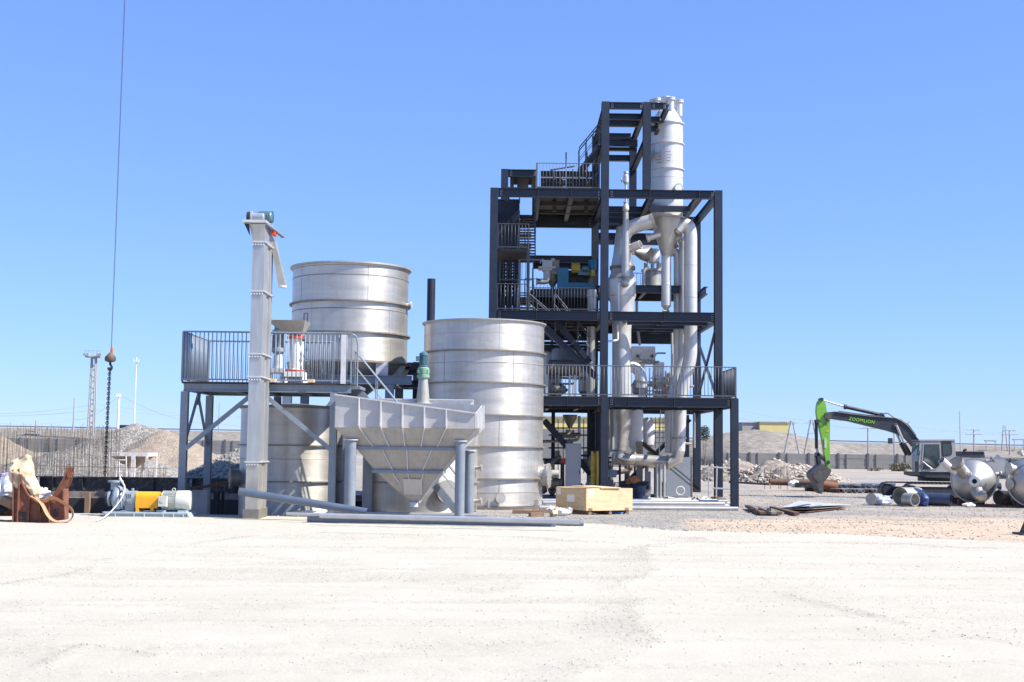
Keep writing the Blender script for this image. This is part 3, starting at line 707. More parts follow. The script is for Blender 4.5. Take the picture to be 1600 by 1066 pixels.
def white_hopper():
    Y = 74; q = lambda u, v, d=0: P(u, v, Y+d)
    t = thing('hopper_frame', 'white rust-stained hopper on thin legs in front of the gravel heap', 'hopper', q(200, 750))
    a, b = q(168, 707), q(231, 707); zt = a.z; zb = q(200, 713).z
    part(t, 'rim', MB().box((a.x, Y, zb), (b.x, Y+.1, zt)).box((a.x, Y+2, zb), (b.x, Y+2.1, zt)).box((a.x, Y+.1, zb), (a.x+.1, Y+2, zt)).box((b.x-.1, Y+.1, zb), (b.x, Y+2, zt)), WHITER)
    c = (a+b)/2; z2 = q(200, 731).z
    f = MB(); A = [Vector((a.x+.12, Y+.12, zb)), Vector((b.x-.12, Y+.12, zb)), Vector((b.x-.12, Y+1.98, zb)), Vector((a.x+.12, Y+1.98, zb))]
    B = [Vector((c.x-.2, Y+.8, z2)), Vector((c.x+.2, Y+.8, z2)), Vector((c.x+.2, Y+1.3, z2)), Vector((c.x-.2, Y+1.3, z2))]
    f.add(A+B, [(0,1,5,4),(1,2,6,5),(2,3,7,6),(3,0,4,7)]); part(t, 'funnel', f, mat('brown_funnel', (.30,.22,.16), .8, 0, .2, 3), smooth=False)
    for u, w_ in ((170, .09), (208, .16), (229, .09)):
        x = q(u, 720).x
        part(t, 'leg', MB().box((x-w_/1.4, Y-.02, -.05), (x+w_/1.4, Y+.1, zb)), WHITER)
        part(t, 'leg', MB().box((x-w_/2, Y+1.95, -.05), (x+w_/2, Y+2.05, zb)), WHITER)
    ch = MB()
    for u in (180, 186, 197): ch.tube(q(u, 719 if u < 190 else 713, -.5), q(u+1, 749, -.5), .035, n=6)
    for v in (719, 727, 738): ch.tube(q(180, v, -.5), q(198, v, -.5), .035, n=6)
    part(t, 'ladder', ch, WHITER)
    ch = MB().tube(q(153, 738, -.3), q(153, 750, -.3), .03, n=6).tube(q(153, 738, -.3), q(160, 738, -.3), .03, n=6).tube(q(162, 741, -.3), q(157, 749, -.3), .03, n=6)
    part(t, 'bracket', ch, WHITER)
white_hopper()

# ------------------------------------------------------------------ crane cable, hook block and chain
def crane_hook():
    Y = 50; q = lambda u, v, d=0: P(u, v, Y+d)
    t = thing('crane_hook', 'crane hook block hanging on a thin cable from above the picture', 'crane hook', q(172, 582))
    part(t, 'cable', MB().tube(q(174.5, 541), q(198, -70), .008, n=6).tube(q(173.6, 541, .1), q(197, -70, .1), .006, n=6), DARK)
    part(t, 'ball', MB().lathe(q(172.2, 565.5), [(.05, -.02), (.19, .02), (.22, .1), (.20, .2), (.10, .3), (.05, .36)], 20, close=True), mat('brown_iron', (.13,.09,.07), .6, .3, .2, 5))
    part(t, 'shackle', MB().prism([q(171.4, 557), q(175.5, 557), q(175.7, 545), q(174.8, 541), q(173.5, 541), q(172.3, 546)], (0, .1, 0)), mat('orange_iron', (.45,.16,.07), .7, 0, .2, 5))
    hk = [q(172.2, 566), q(172, 569.5), q(174.4, 572), q(174.8, 576), q(172.3, 578.8), q(169.8, 577.5), q(169.2, 574.3)]
    part(t, 'hook', MB().path([p for p in hk], .045, 8, bend=.05), DARK)
    c = thing('lifting_chain', 'long dark lifting chain hanging below the crane hook', 'chain', q(165, 745))
    a = q(171.5, 575); b = q(163.5, 744); L = (a-b).length; n = 44; l = L/n
    lk = MB(); pts = []
    for k in range(13):
        th = 2*math.pi*k/12; pts.append(Vector((.036*math.cos(th), 0, (l*.62)*math.sin(th))))
    lk.path(pts, .015, 5, cap=False); me = bpy.data.meshes.new('link'); me.from_pydata(lk.v, [], lk.f); me.materials.append(DARK); me.shade_smooth()
    for s_ in (-.022, .022):
        for i in range(n):
            p = a.lerp(b, (i+.5)/n)+Vector((s_+(.012 if i % 2 else 0), 0, 0)); linked(c, 'link', me, p-c.location, (0, .04, (i % 2)*1.57+.4))
crane_hook()

# ------------------------------------------------------------------ tanks
def vseams(t, cx, cy, r, cs, seed):
    rs = random.Random(seed)
    for i in range(len(cs)-1):
        a0 = rs.uniform(-70, -20)
        for k in range(2):
            an = math.radians(a0+k*75+rs.uniform(-6, 6)); x, y = cx+(r+.004)*math.sin(an), cy-(r+.004)*math.cos(an)
            part(t, 'weld_seam', MB().cbox((x, y, (cs[i]+cs[i+1])/2), (.010, .010, cs[i]-cs[i+1]-.06), Matrix.Rotation(-an, 3, 'Z')), STEEL2)
def tank_B():
    cx, cy, r = P(755, 640, 52.0).x, 52.0, 2.43; yf = cy-r
    Z = lambda v: P(755, v, yf).z
    t = thing('storage_tank', 'tall open steel tank with six hoop rings beside the navy tower', 'tank', (cx, cy, 0))
    ztop = Z(497.5); z0 = .12
    rings = [Z(v) for v in (546.5, 597, 648, 697.5, 748)]
    cs = [ztop-.05] + rings + [z0]
    for i in range(len(cs)-1):   # one strake of plate between each pair of hoops
        rr = r + (.012 if i % 2 == 0 else 0)
        part(t, 'shell_plate', MB().lathe((cx, cy, 0), [(rr, cs[i+1]), (rr, cs[i]), (rr-.03, cs[i]), (rr-.03, cs[i+1])], 120), TANKST)
    vseams(t, cx, cy, r+.008, cs, 3)
    for z in rings: ring_part(t, (cx, cy), r, z-.03, .05, .12, SEAM, n=96)
    part(t, 'rim', MB().lathe((cx, cy, ztop-.1), [(r, 0), (r+.05, 0), (r+.06, .05), (r+.1, .055), (r+.1, .1), (r-.04, .1), (r-.04, 0)], 96), STEEL2)
    for z in (Z(566), Z(770), Z(520)): part(t, 'weld_seam', MB().lathe((cx, cy, z), [(r+.008, 0), (r+.018, .008), (r+.018, .016), (r+.008, .024)], 96), STEEL2)
    part(t, 'floor_plate', MB().lathe((cx, cy, z0-.02), [(.01, 0), (r-.02, 0), (r-.02, .04)], 60), STEEL2)
    # manway on the right flank and small nozzle low down
    ma = math.radians(28); d = Vector((math.sin(math.radians(78)), -math.cos(math.radians(78)), 0)); c = Vector((cx, cy, Z(746)+.05))
    mw = part(t, 'manway', MB().lathe(c+d*(r-.05), [(.40, 0), (.40, .30), (.50, .30), (.50, .37), (.001, .37)], 32, axis=d), STEEL2)
    for i in range(16):
        th = 6.283*i/16; x = d.cross(Vector((0,0,1))); part(mw, 'bolt', MB().tube(c+d*(r+.26)+x*(.45*math.cos(th))+Vector((0,0,.45*math.sin(th))), c+d*(r+.36)+x*(.45*math.cos(th))+Vector((0,0,.45*math.sin(th))), .022, n=6), STEEL2)
    d2 = Vector((math.sin(math.radians(17)), -math.cos(math.radians(17)), 0)); c2 = Vector((cx, cy, Z(778)))
    part(t, 'nozzle', MB().lathe(c2+d2*(r-.05), [(.12, 0), (.12, .22), (.2, .22), (.2, .27), (.001, .27)], 20, axis=d2), STEEL2)
    for th in (-50, 8, 62): # anchor lugs
        d3 = Vector((math.sin(math.radians(th)), -math.cos(math.radians(th)), 0)); c3 = Vector((cx, cy, .2))+d3*(r+.04)
        part(t, 'anchor_lug', MB().cbox(c3, (.12, .12, .3)), STEEL2)
    f = thing('plinth', 'dark concrete plinth under the tall open tank', 'plinth', (cx, cy, 0))
    part(f, 'slab', MB().lathe((cx, cy, -.1), [(.01, 0), (r+.25, 0), (r+.25, .19), (.01, .19)], 40), mat('dark_concrete', (.13,.11,.1), .9, 0, .25, 3))
    for i, (u, v, dx) in enumerate(((820, 800, .9), (845, 799, .6), (838, 804, .5))):
        p = Gd(u, v+3); part(f, 'timber', MB().cbox((p.x, p.y, .06+.0*i), (dx, .22, .14), Matrix.Rotation(.2*i, 3, 'Z')), WOODD)
tank_B()
def tank_D():
    cx, cy, r = P(661, 640, 48.2).x, 48.2, 2.07; yf = cy-r; Z = lambda v: P(661, v, yf).z
    t = thing('agitator_tank', 'squat flat roofed steel tank partly hidden behind the feed hopper', 'tank', (cx, cy, 0))
    zt = Z(631); cs = [zt-.08, Z(665), Z(705), Z(757), .02]
    for i in range(4): part(t, 'shell_plate', MB().lathe((cx, cy, 0), [(r, cs[i+1]), (r, cs[i]), (r-.03, cs[i]), (r-.03, cs[i+1])], 96), TANKST)
    for z in (Z(697), Z(756)): ring_part(t, (cx, cy), r, z, .04, .09)
    part(t, 'roof', MB().lathe((cx, cy, zt-.08), [(r+.08, 0), (r+.08, .06), (.01, .10)], 96), STEEL2)
    # angled roof beams carrying the agitator
    part(t, 'roof_beam', MB().ibeam((cx-1.9, cy-.2, zt+.13), (cx+1.9, cy-.2, zt+.13), .22, .16), LGREY2)
    part(t, 'roof_beam', MB().ibeam((cx-1.9, cy+.5, zt+.13), (cx+1.9, cy+.5, zt+.13), .22, .16), LGREY2)
    d = Vector((math.sin(.5), -math.cos(.5), 0)); c = Vector((cx, cy, Z(768)))
    part(t, 'manway', MB().lathe(c+d*(r-.06), [(.34, 0), (.34, .2), (.42, .2), (.42, .26), (.01, .26)], 32, axis=d), STEEL2)
    d = Vector((math.sin(1.35), -math.cos(1.35), 0))
    for v in (785, 731): part(t, 'nozzle', MB().lathe(Vector((cx, cy, Z(v)))+d*(r-.05), [(.07, 0), (.07, .25), (.13, .25), (.13, .3), (.01, .3)], 16, axis=d), STEEL2)
    # agitator drive
    q = lambda u, v: P(u, v, 47.9); m = q(662, 560)
    a = thing('agitator_drive', 'upright agitator drive with teal motor, green gearbox and silver stool', 'motor', (m.x, 47.9, zt))
    zz = [q(662, v).z for v in (629, 592, 590, 574, 572, 552, 549)]
    part(a, 'stool', MB().lathe((m.x, 47.9, 0), [(.24, zz[0]-.1), (.26, zz[0]), (.17, zz[1])], 20, close=True), STEEL2)
    part(a, 'base_flange', MB().lathe((m.x, 47.9, 0), [(.36, zz[0]-.1), (.36, zz[0]-.02), (.25, zz[0]-.02)], 20, close=True), WSTEEL)
    g = MB().lathe((m.x, 47.9, 0), [(.2, zz[1]+.001), (.24, zz[1]+.05), (.24, zz[1]+.14), (.2, zz[1]+.16), (.22, zz[1]+.2), (.22, zz[3]-.04), (.17, zz[3])], 20, close=True)
    for k in range(8): g.cbox((m.x+.23*math.cos(k*.785), 47.9+.23*math.sin(k*.785), zz[1]+.27), (.04, .04, .12))
    part(a, 'gearbox', g, GREENP)
    g = MB().lathe((m.x, 47.9, 0), [(.17, zz[3]+.003), (.19, zz[3]+.05), (.14, zz[3]+.08), (.14, zz[5]-.1), (.17, zz[5]-.09), (.16, zz[5]), (.05, zz[6])], 20, close=True)
    for k in range(20): g.cbox((m.x+.15*math.cos(k*.314), 47.9+.15*math.sin(k*.314), (zz[3]+zz[5])/2), (.03, .03, .3), Matrix.Rotation(k*.314, 3, 'Z'))
    g.cbox((m.x-.21, 47.8, (zz[3]+zz[5])/2+.05), (.14, .14, .18)); part(a, 'motor', g, AGIT)
tank_D()
def tank_A():
    cx, cy, r = P(458, 700, 48.3).x, 48.3, 1.95; yf = cy-r; Z = lambda v: P(458, v, yf).z
    t = thing('storage_tank', 'lower left steel tank standing under the grey platform', 'tank', (cx, cy, PZ))
    cs = [Z(633), Z(697), Z(755), PZ]
    for i in range(3): part(t, 'shell_plate', MB().lathe((cx, cy, 0), [(r, cs[i+1]), (r, cs[i]), (r-.03, cs[i]), (r-.03, cs[i+1])], 96), TANKST)
    for v in (697, 754): ring_part(t, (cx, cy), r, Z(v), .04, .1)
    ring_part(t, (cx, cy), r, Z(633)-.1, .1, .06, name='rim')
    part(t, 'weld_seam', MB().lathe((cx, cy, Z(718)), [(r, 0), (r+.012, .01), (r, .02)], 96), STEEL2)
    part(t, 'roof', MB().lathe((cx, cy, Z(633)-.02), [(r, 0), (.01, .15)], 64), STEEL2)
    c = P(366, 747, 47.6); d = Vector((-1, -.35, 0)).normalized()
    part(t, 'manway', MB().lathe(Vector((cx, cy, c.z))+d*(r-.1), [(.30, 0), (.30, .40), (.40, .40), (.40, .47), (.01, .47)], 32, axis=d), SEAM)
tank_A()
def tank_C():
    cx, cy, r = P(547.5, 480, 54.2).x, 54.2, 2.45; yf = cy-r; Z = lambda v: P(547, v, yf).z
    t = thing('elevated_silo', 'big raised steel silo with conical bottom behind the platform', 'silo', (cx, cy, Z(585)))
    zt = Z(408); cs = [zt-.04, Z(469.5), Z(518), Z(562)]
    for i in range(3): part(t, 'shell_plate', MB().lathe((cx, cy, 0), [(r, cs[i+1]), (r, cs[i]), (r-.03, cs[i]), (r-.03, cs[i+1])], 120), TANKST)
    vseams(t, cx, cy, r, cs, 9)
    for v in (468.5, 517.5): ring_part(t, (cx, cy), r, Z(v)-.04, .06, .12, n=96)
    part(t, 'rim', MB().lathe((cx, cy, zt-.16), [(r, 0), (r+.05, .02), (r+.06, .08), (r+.12, .09), (r+.12, .16), (r-.04, .16), (r-.04, 0)], 96), STEEL2)
    for v in (428, 481): part(t, 'weld_seam', MB().lathe((cx, cy, Z(v)), [(r, -.02), (r+.015, -.01), (r+.015, .01), (r, .02)], 96), SEAM)
    zb = Z(562); z2 = Z(628)
    part(t, 'cone', MB().lathe((cx, cy, 0), [(.35, z2-.3), (.35, z2), (r-.02, zb+.0)], 72), STEEL2)
    part(t, 'support_ring', MB().lathe((cx, cy, zb-.09), [(r-.15, 0), (r+.16, 0), (r+.16, .07), (r, .075)], 72), SEAM)
    for k in range(12):  # gusset lugs
        th = k*math.pi/6+.2; d = Vector((math.cos(th), math.sin(th), 0)); x = Vector((-d.y, d.x, 0)); c = Vector((cx, cy, zb-.13))
        part(t, 'gusset', MB().prism([c+d*(r-.1)-x*.015, c+d*(r+.16)-x*.015, c+d*(r-.1)-x*.015-Vector((0,0,.6)), c+d*(r-.55)-x*.015-Vector((0,0,.6))], x*.03), LGREY2)
    # nozzle at right, hatch outline at left
    d = Vector((1, -.15, 0)).normalized(); c = Vector((cx, cy, Z(467)))
    part(t, 'nozzle', MB().lathe(c+d*(r-.05), [(.07, 0), (.07, .22), (.15, .22), (.15, .28), (.01, .28)], 18, axis=d), WSTEEL)
    th = math.radians(-50); hb = MB()
    for a0, a1, v0, v1 in ((-43, -38, 488, 488), (-43, -38, 505, 505), (-43, -43, 488, 505), (-38, -38, 488, 505)):
        for k in range(4):
            A = a0+(a1-a0)*k/4; B = a0+(a1-a0)*(k+1)/4; V0 = v0+(v1-v0)*k/4; V1 = v0+(v1-v0)*(k+1)/4
            p = lambda an, v: Vector((cx+(r+.01)*math.sin(math.radians(an)), cy-(r+.01)*math.cos(math.radians(an)), Z(v)))
            hb.bar(p(A, V0), p(B, V1), .025, .025)
    part(t, 'hatch_outline', hb, SEAM)
    # steel frame
    f = thing('silo_frame', 'grey steel frame carrying the raised silo', 'steel frame', (cx, cy, 0)); zf = zb-.80
    X0, X1, Y0, Y1_ = cx-2.2, cx+1.95, cy-2.2, cy+2.2
    for x in (X0, X1):
        for y in (Y0, Y1_): part(f, 'column', MB().ibeam((x, y, -.0 if x > -5.6 else PZ), (x, y, zf+.2 if y > cy else zf-.2), .34, .34, up=(0,1,0)), GREYP)
    for y in (Y0, Y1_): part(f, 'beam', MB().ibeam((X0-.3, y, zf), (X1+.9, y, zf), .36, .24), GREYP)
    for x in (X0, X1, (X0+X1)/2): part(f, 'beam', MB().ibeam((x, Y0+.14, zf), (x, Y1_-.14, zf), .32, .22), GREYP)
    for s_ in (-1, 1): part(f, 'brace', MB().bar((cx-.0, Y0-.0, zf-.3), ((X0 if s_ < 0 else X1)*1.0-s_*.2, Y0, zf-3.2), .12, .12), GREYP)
    part(f, 'hanger_plate', MB().box((X1-.6, Y0+.2, zf+.2), (X1-.1, Y0+.24, zf+.75)), LGREY2)
    # dark navy beams reaching right of the silo
    g = thing('navy_cross_beams', 'dark navy beams between the raised silo and the tall tank', 'beams', (cx+3, cy+.4, zf+.6))
    for v, y in ((572, 54.6), (581, 55.4), (600, 55.0)):
        a = P(630, v, y); b = P(676, v, y); part(g, 'beam', MB().ibeam((a.x, y, a.z), (b.x+.6, y, a.z), .3, .2), NAVY)
    b = P(657, 640, 55.2); part(g, 'post', MB().ibeam((b.x+.2, 55.9, 0), (b.x+.2, 55.9, P(657, 566, 55.9).z), .26, .26, up=(0,1,0)), NAVY)
    b = P(640, 640, 55.2); part(g, 'post', MB().ibeam((b.x+.2, 55.9, 0), (b.x+.2, 55.9, P(657, 566, 55.9).z), .26, .26, up=(0,1,0)), NAVY)
tank_C()
c_ = P(673.5, 470, 57.5); k = MB().tube((c_.x, 57.5, 0), (c_.x, 57.5, P(673.5, 436, 57.5).z), .185, .185, 20, hollow=.02)
solo('exhaust_stack', k, NAVY, 'plain black vertical stack pipe rising behind the tall tank', 'pipe', (c_.x, 57.5, 0))

# ------------------------------------------------------------------ grey platform, elevator, crusher
def platform():
    Ya, Yb = 43.45, 47.3
    q = lambda u, v, Y=Ya: P(u, v, Y)
    zd = q(286, 596).z; xl = q(285, 560).x; xr = q(549, 560).x
    t = thing('platform', 'raised grey steel platform with barred railings left of the silo', 'platform', ((xl+xr)/2, (Ya+Yb)/2, 0))
    part(t, 'deck', MB().box((xl, Ya, zd-.06), (xr, Yb, zd)), NAVYE)
    part(t, 'edge_beam', MB().ibeam((xl+.05, Ya+.12, zd-.2), (xr, Ya+.12, zd-.2), .26, .16), GREYP)
    part(t, 'edge_beam', MB().ibeam((xl+.05, Yb-.12, zd-.2), (xr, Yb-.12, zd-.2), .26, .16), GREYP)
    xm = q(402, 650).x; x2 = q(520.5, 650).x; x1 = q(291, 620).x+.0
    for x in (xl+.1, x1+1.5, xm, (xm+x2)/2, x2): part(t, 'cross_beam', MB().ibeam((x, Ya+.21, zd-.2), (x, Yb-.21, zd-.2), .24, .14), GREYP)
    zl = zd-.34
    legs = [(x1-.07, Ya+.12, -.02), (xm, Ya+.12, -.02), (x2, Ya+.12, -.02), (x1-.07, Yb-.15, PZ), (xm, Yb-.15, PZ), (x2, Yb-.15, PZ)]
    for x, y, z in legs:
        part(t, 'leg', MB().ibeam((x, y, z), (x, y, zl), .24, .24, up=(0,1,0)), GREYP)
    zb = q(285, 704).z
    part(t, 'brace', MB().bar((xm-.25, Ya+.02, zl-.12), (x1-.05, Ya+.02, zb), .06, .15), GREYP)
    part(t, 'brace', MB().bar((xm+.25, Ya+.02, zl-.12), (x2+.05, Ya+.02, zb), .06, .15), GREYP)
    ymid = (Ya+Yb)/2
    for y in (Ya+.25, Yb-.3): part(t, 'brace', MB().bar((x1-.07, ymid, zl-.05), (x1-.07, y, zb+.2), .06, .14), GREYP)
    part(t, 'gusset_plate', MB().prism([(x1-.03, ymid-.25, zl+.02), (x1-.03, ymid+.25, zl+.02), (x1-.03, ymid+.15, zl-.4), (x1-.03, ymid-.15, zl-.4)], (-.03, 0, 0)), GREYP)
    h = q(285, 518).z-zd
    railing(t, (xl, Ya, zd), (xr, Ya, zd), h, .145, GREYP, .016, .028)
    railing(t, (xl, Yb, zd), (q(520, 560, Yb).x, Yb, zd), h, .16, GREYP, .016, .028)
    railing(t, (xl, Ya+.1, zd), (xl, Yb-.1, zd), h, .19, GREYP, .022, .028)
    # corner plate post at the right, curved top rail to the stair
    part(t, 'kick_plate', MB().box((q(533, 560).x, Ya-.05, zd-.02), (q(541, 560).x, Ya-.02, zd+h-.05)), LGREY2)
    part(t, 'end_rail', MB().path([(xr-.1, Ya, zd+h), (xr+.12, Ya+.05, zd+h-.05), (xr+.2, Ya+.1, zd+h*.82), (xr+.2, Ya+.1, zd-.1)], .028, 8, bend=.15), GREYP)
    a = q(530, 640)
    # stair to the ground
    ys = 44.95; top = Vector((xr-.05, ys, zd-.05)); bot = Vector((P(716, 800, ys).x, ys, .05))
    part(t, 'landing', MB().box((q(525, 600).x, ys-.9, zd-.16), (xr+.25, ys+.7, zd-.062)), GREYP)
    stair(t, top, bot, .55, 19, GREYP, GREYP, rh=1.25)
    return zd
zd = platform()
def elevator():
    Yf, Yk = 41.75, 43.3; q = lambda u, v, Y=Yf: P(u, v, Y)
    t = thing('bucket_elevator', 'tall slim galvanised bucket elevator rising through the platform edge', 'elevator', q(400, 805))
    xl, xr = q(389.6, 560).x, q(408.4, 560).x; sh = .0
    cuts = [(0.02, q(395, 722).z, SEAM), (q(395, 722).z, q(395, 589).z, GALV), (q(395, 589).z, q(395, 553).z, GALV), (q(395, 553).z, q(395, 455).z, GALV), (q(395, 455).z, q(395, 378).z, GALV)]
    for i, (z0, z1, m) in enumerate(cuts):
        b = MB().box((xl, Yf, z0+.03), (xr, Yf+.55, z1)).box((xl+.05, Yf+.55, z0+.03), (xr-.05, Yk-.45, z1-.01)).box((xl, Yk-.45, z0+.03), (xr, Yk, z1))
        part(t, 'casing', b, GALV if i else STEEL2, smooth=False)
        if i < 5:
            fl = part(t, 'flange', MB().box((xl-.05, Yf-.05, z1-.02), (xr+.05, Yk+.05, z1+.025)), WSTEEL)
            for k in range(5): part(fl, 'bolt', MB().tube((xl+.02+k*(xr-xl-.04)/4, Yf-.05, z1-.09), (xl+.02+k*(xr-xl-.04)/4, Yf-.02, z1-.09), .02, n=6), WHITE)
    z5 = q(395, 378).z; z6 = q(395, 351).z
    A = [(xl, Yf, z5+.03), (xr, Yf, z5+.03), (xr, Yk, z5+.03), (xl, Yk, z5+.03)]
    B = [(xl-.1, Yf-.12, z6), (xr+.02, Yf-.12, z6), (xr+.02, Yk+.35, z6), (xl-.1, Yk+.35, z6)]
    part(t, 'head', MB().add(A+B, [(0,1,5,4),(1,2,6,5),(2,3,7,6),(3,0,4,7),(4,5,6,7),(3,2,1,0)]), GALV, smooth=False)
    part(t, 'head_plate', MB().box((xl-.28, Yf-.35, z6+.02), (xr+.1, Yk+.3, z6+.1)), WSTEEL)
    part(t, 'bracket', MB().prism([(xl-.26, Yf-.2, z6+.0), (xl-.1, Yf-.2, z6+.0), (xl-.06, Yf-.2, z6-.4)], (0, .05, 0)), BLACK)
    zm = z6+.1
    xa = q(386, 340).x
    m1 = MB().lathe((xa+.1, Yf+.1, zm+.17), [(.02,0), (.2, .01), (.2, .06), (.13, .07), (.13, .42), (.1, .45)], 20, axis=(1,0,0), close=True)
    part(t, 'motor', m1, PUMPG)
    part(t, 'fan_cover', MB().lathe((xa-.02, Yf+.1, zm+.15), [(.02, 0), (.19, .01), (.2, .12), (.02, .13)], 20, axis=(1,0,0)), DARK)
    g = MB().lathe((xa+.27, Yf+.35, zm+.22), [(.02,0), (.15, .01), (.17, .05), (.17, .45), (.15, .48), (.02, .5)], 24, axis=(1,0,0))
    for k in range(7): g.lathe((xa+.32+.06*k, Yf+.35, zm+.22), [(.17,0), (.19, .005), (.19, .02), (.17,.025)], 20, axis=(1,0,0))
    part(t, 'gearbox', g, TEALG)
    part(t, 'hood', MB().lathe((xa+.3, Yf+.5, zm+.24), [(.02,0), (.2, .01), (.2, .46), (.02, .47)], 24, axis=(1,0,0)), mat('dark_teal', (.05,.10,.13), .35, .2, .1, 3))
    part(t, 'coupling_guard', MB().cbox((xr+.14, Yf+.9, z6-.1), (.1, .4, .22)), RED)
    part(t, 'bearing_bracket', MB().bar((xr+.05, Yf-.1, z6+.02), (xr+.28, Yk+.3, z6-.1), .12, .07), GREYP)
    # discharge chute
    c0 = Vector((xr+.05, Yk-.1, q(432, 372).z)); c1 = Vector((P(440.5, 447, Yk-.1).x, Yk-.1, P(440, 447, Yk-.1).z))
    x, y = .10, .2
    ch = MB().add([c0+Vector((-.12,-y,.15)), c0+Vector((.04,-y,.1)), c0+Vector((.04,y,.1)), c0+Vector((-.12,y,.15)), c1+Vector((-.10,-.12,0)), c1+Vector((.14,-.12,.03)), c1+Vector((.14,.12,.03)), c1+Vector((-.10,.12,0))],
                  [(0,1,5,4),(1,2,6,5),(2,3,7,6),(3,0,4,7),(3,2,1,0)])
    part(t, 'chute', ch, STEEL2, smooth=False)
    part(t, 'chute_collar', MB().tube(c1+Vector((.02,0,-.06)), c1+Vector((.02,0,.02)), .15, n=16), WSTEEL)
    # boot
    part(t, 'boot', MB().prism([(xl-.06, Yf-.05, 0), (xr+.06, Yf-.05, 0), (xr+.06, Yf-.05, .3), (xl-.06, Yf-.05, .3)], (0, 1.5, 0)), SEAM, smooth=False)
elevator()
def crusher():
    Y = 44.6; q = lambda u, v, d=0: P(u, v, Y+d); z0 = zd
    t = thing('crusher', 'white upright mill with grey motor and steel inlet hopper on the platform', 'mill', (q(450, 590).x, Y, z0))
    c = q(463, 560)
    part(t, 'body', MB().lathe((c.x, Y, 0), [(.27, q(0,574).z), (.27, q(0,573).z), (.24, q(0,572).z+.02), (.24, q(0,524).z)], 28, close=True), WHITE)
    for v in (574, 522): part(t, 'clamp_ring', MB().lathe((c.x, Y, q(0,v).z), [(.2, -.05), (.33, -.05), (.33, .03), (.2, .03)], 28), RED)
    part(t, 'base', MB().box((c.x-.35, Y-.35, q(0,584).z), (c.x+.32, Y+.35, q(0,576).z)), WHITE)
    for sx in (-1, 1):
        for sy in (-1, 1): part(t, 'leg', MB().bar((c.x+sx*.26, Y+sy*.26, q(0,584).z), (c.x+sx*.32, Y+sy*.3, z0), .1, .1), WHITE)
    mx = q(436, 540).x
    mm = MB().lathe((mx, Y-.1, 0), [(.17, q(0,548).z), (.23, q(0,545).z), (.23, q(0,540).z), (.19, q(0,538).z), (.19, q(0,518).z), (.24, q(0,516).z), (.22, q(0,511).z)], 24, close=True)
    for k in range(18): mm.cbox((mx+.2*math.cos(k*.349), Y-.1+.2*math.sin(k*.349), q(0,529).z), (.05, .012, .46), Matrix.Rotation(k*.349, 3, 'Z'))
    part(t, 'motor', mm, PUMPG)
    part(t, 'motor_stand', MB().lathe((mx, Y-.1, 0), [(.16, q(0,572).z), (.15, q(0,549).z)], 20, close=True), LGREY2)
    part(t, 'side_frame', MB().box((mx-.32, Y-.32, q(0,578).z), (c.x-.36, Y+.3, q(0,571).z)).box((mx-.3, Y-.3, z0), (mx-.18, Y-.2, q(0,578).z)).box((c.x-.5, Y-.3, z0), (c.x-.38, Y-.2, q(0,578).z)), LGREY2)
    part(t, 'drive_arm', MB().bar((mx, Y-.2, q(0,508).z), (c.x-.1, Y-.2, q(0,514).z), .2, .14).tube((mx, Y-.1, q(0,512).z), (mx, Y-.1, q(0,503).z), .16, n=20), SEAM)
    A = [Vector((q(423,497).x-.1, Y-.55, q(0,497).z)), Vector((q(481,497).x, Y-.55, q(0,497).z)), Vector((q(481,497).x, Y+.65, q(0,497).z)), Vector((q(423,497).x-.1, Y+.65, q(0,497).z))]
    zb = q(0,520).z; B = [Vector((c.x-.25, Y-.2, zb)), Vector((c.x+.2, Y-.2, zb)), Vector((c.x+.2, Y+.2, zb)), Vector((c.x-.25, Y+.2, zb))]
    part(t, 'inlet_hopper', MB().add(A+B, [(4,5,1,0),(5,6,2,1),(6,7,3,2),(7,4,0,3)]), STEEL2, smooth=False)
    g = MB()
    for k, (u, v) in enumerate(((476, 530), (479, 545), (477, 556), (480, 565))): g.tube(q(u-3, v, -.2), q(u+1, v, -.2), .06, n=10).tube(q(u, v-4, -.2), q(u, v+4, -.2), .04, n=8)
    part(t, 'valve_bank', g, TEALG)
    for u, v, lb in ((421, 589, 'pale timber chock on the platform edge beside the elevator'), (486, 595, 'small pale lump lying on the platform edge below the railing')):
        p = P(u, v, 43.3); solo('timber_chock', MB().cbox((p.x, 43.3, zd+.06), (.45 if u < 430 else .22, .3, .1)), WOOD, lb, 'timber block', (p.x, 43.3, zd))
crusher()

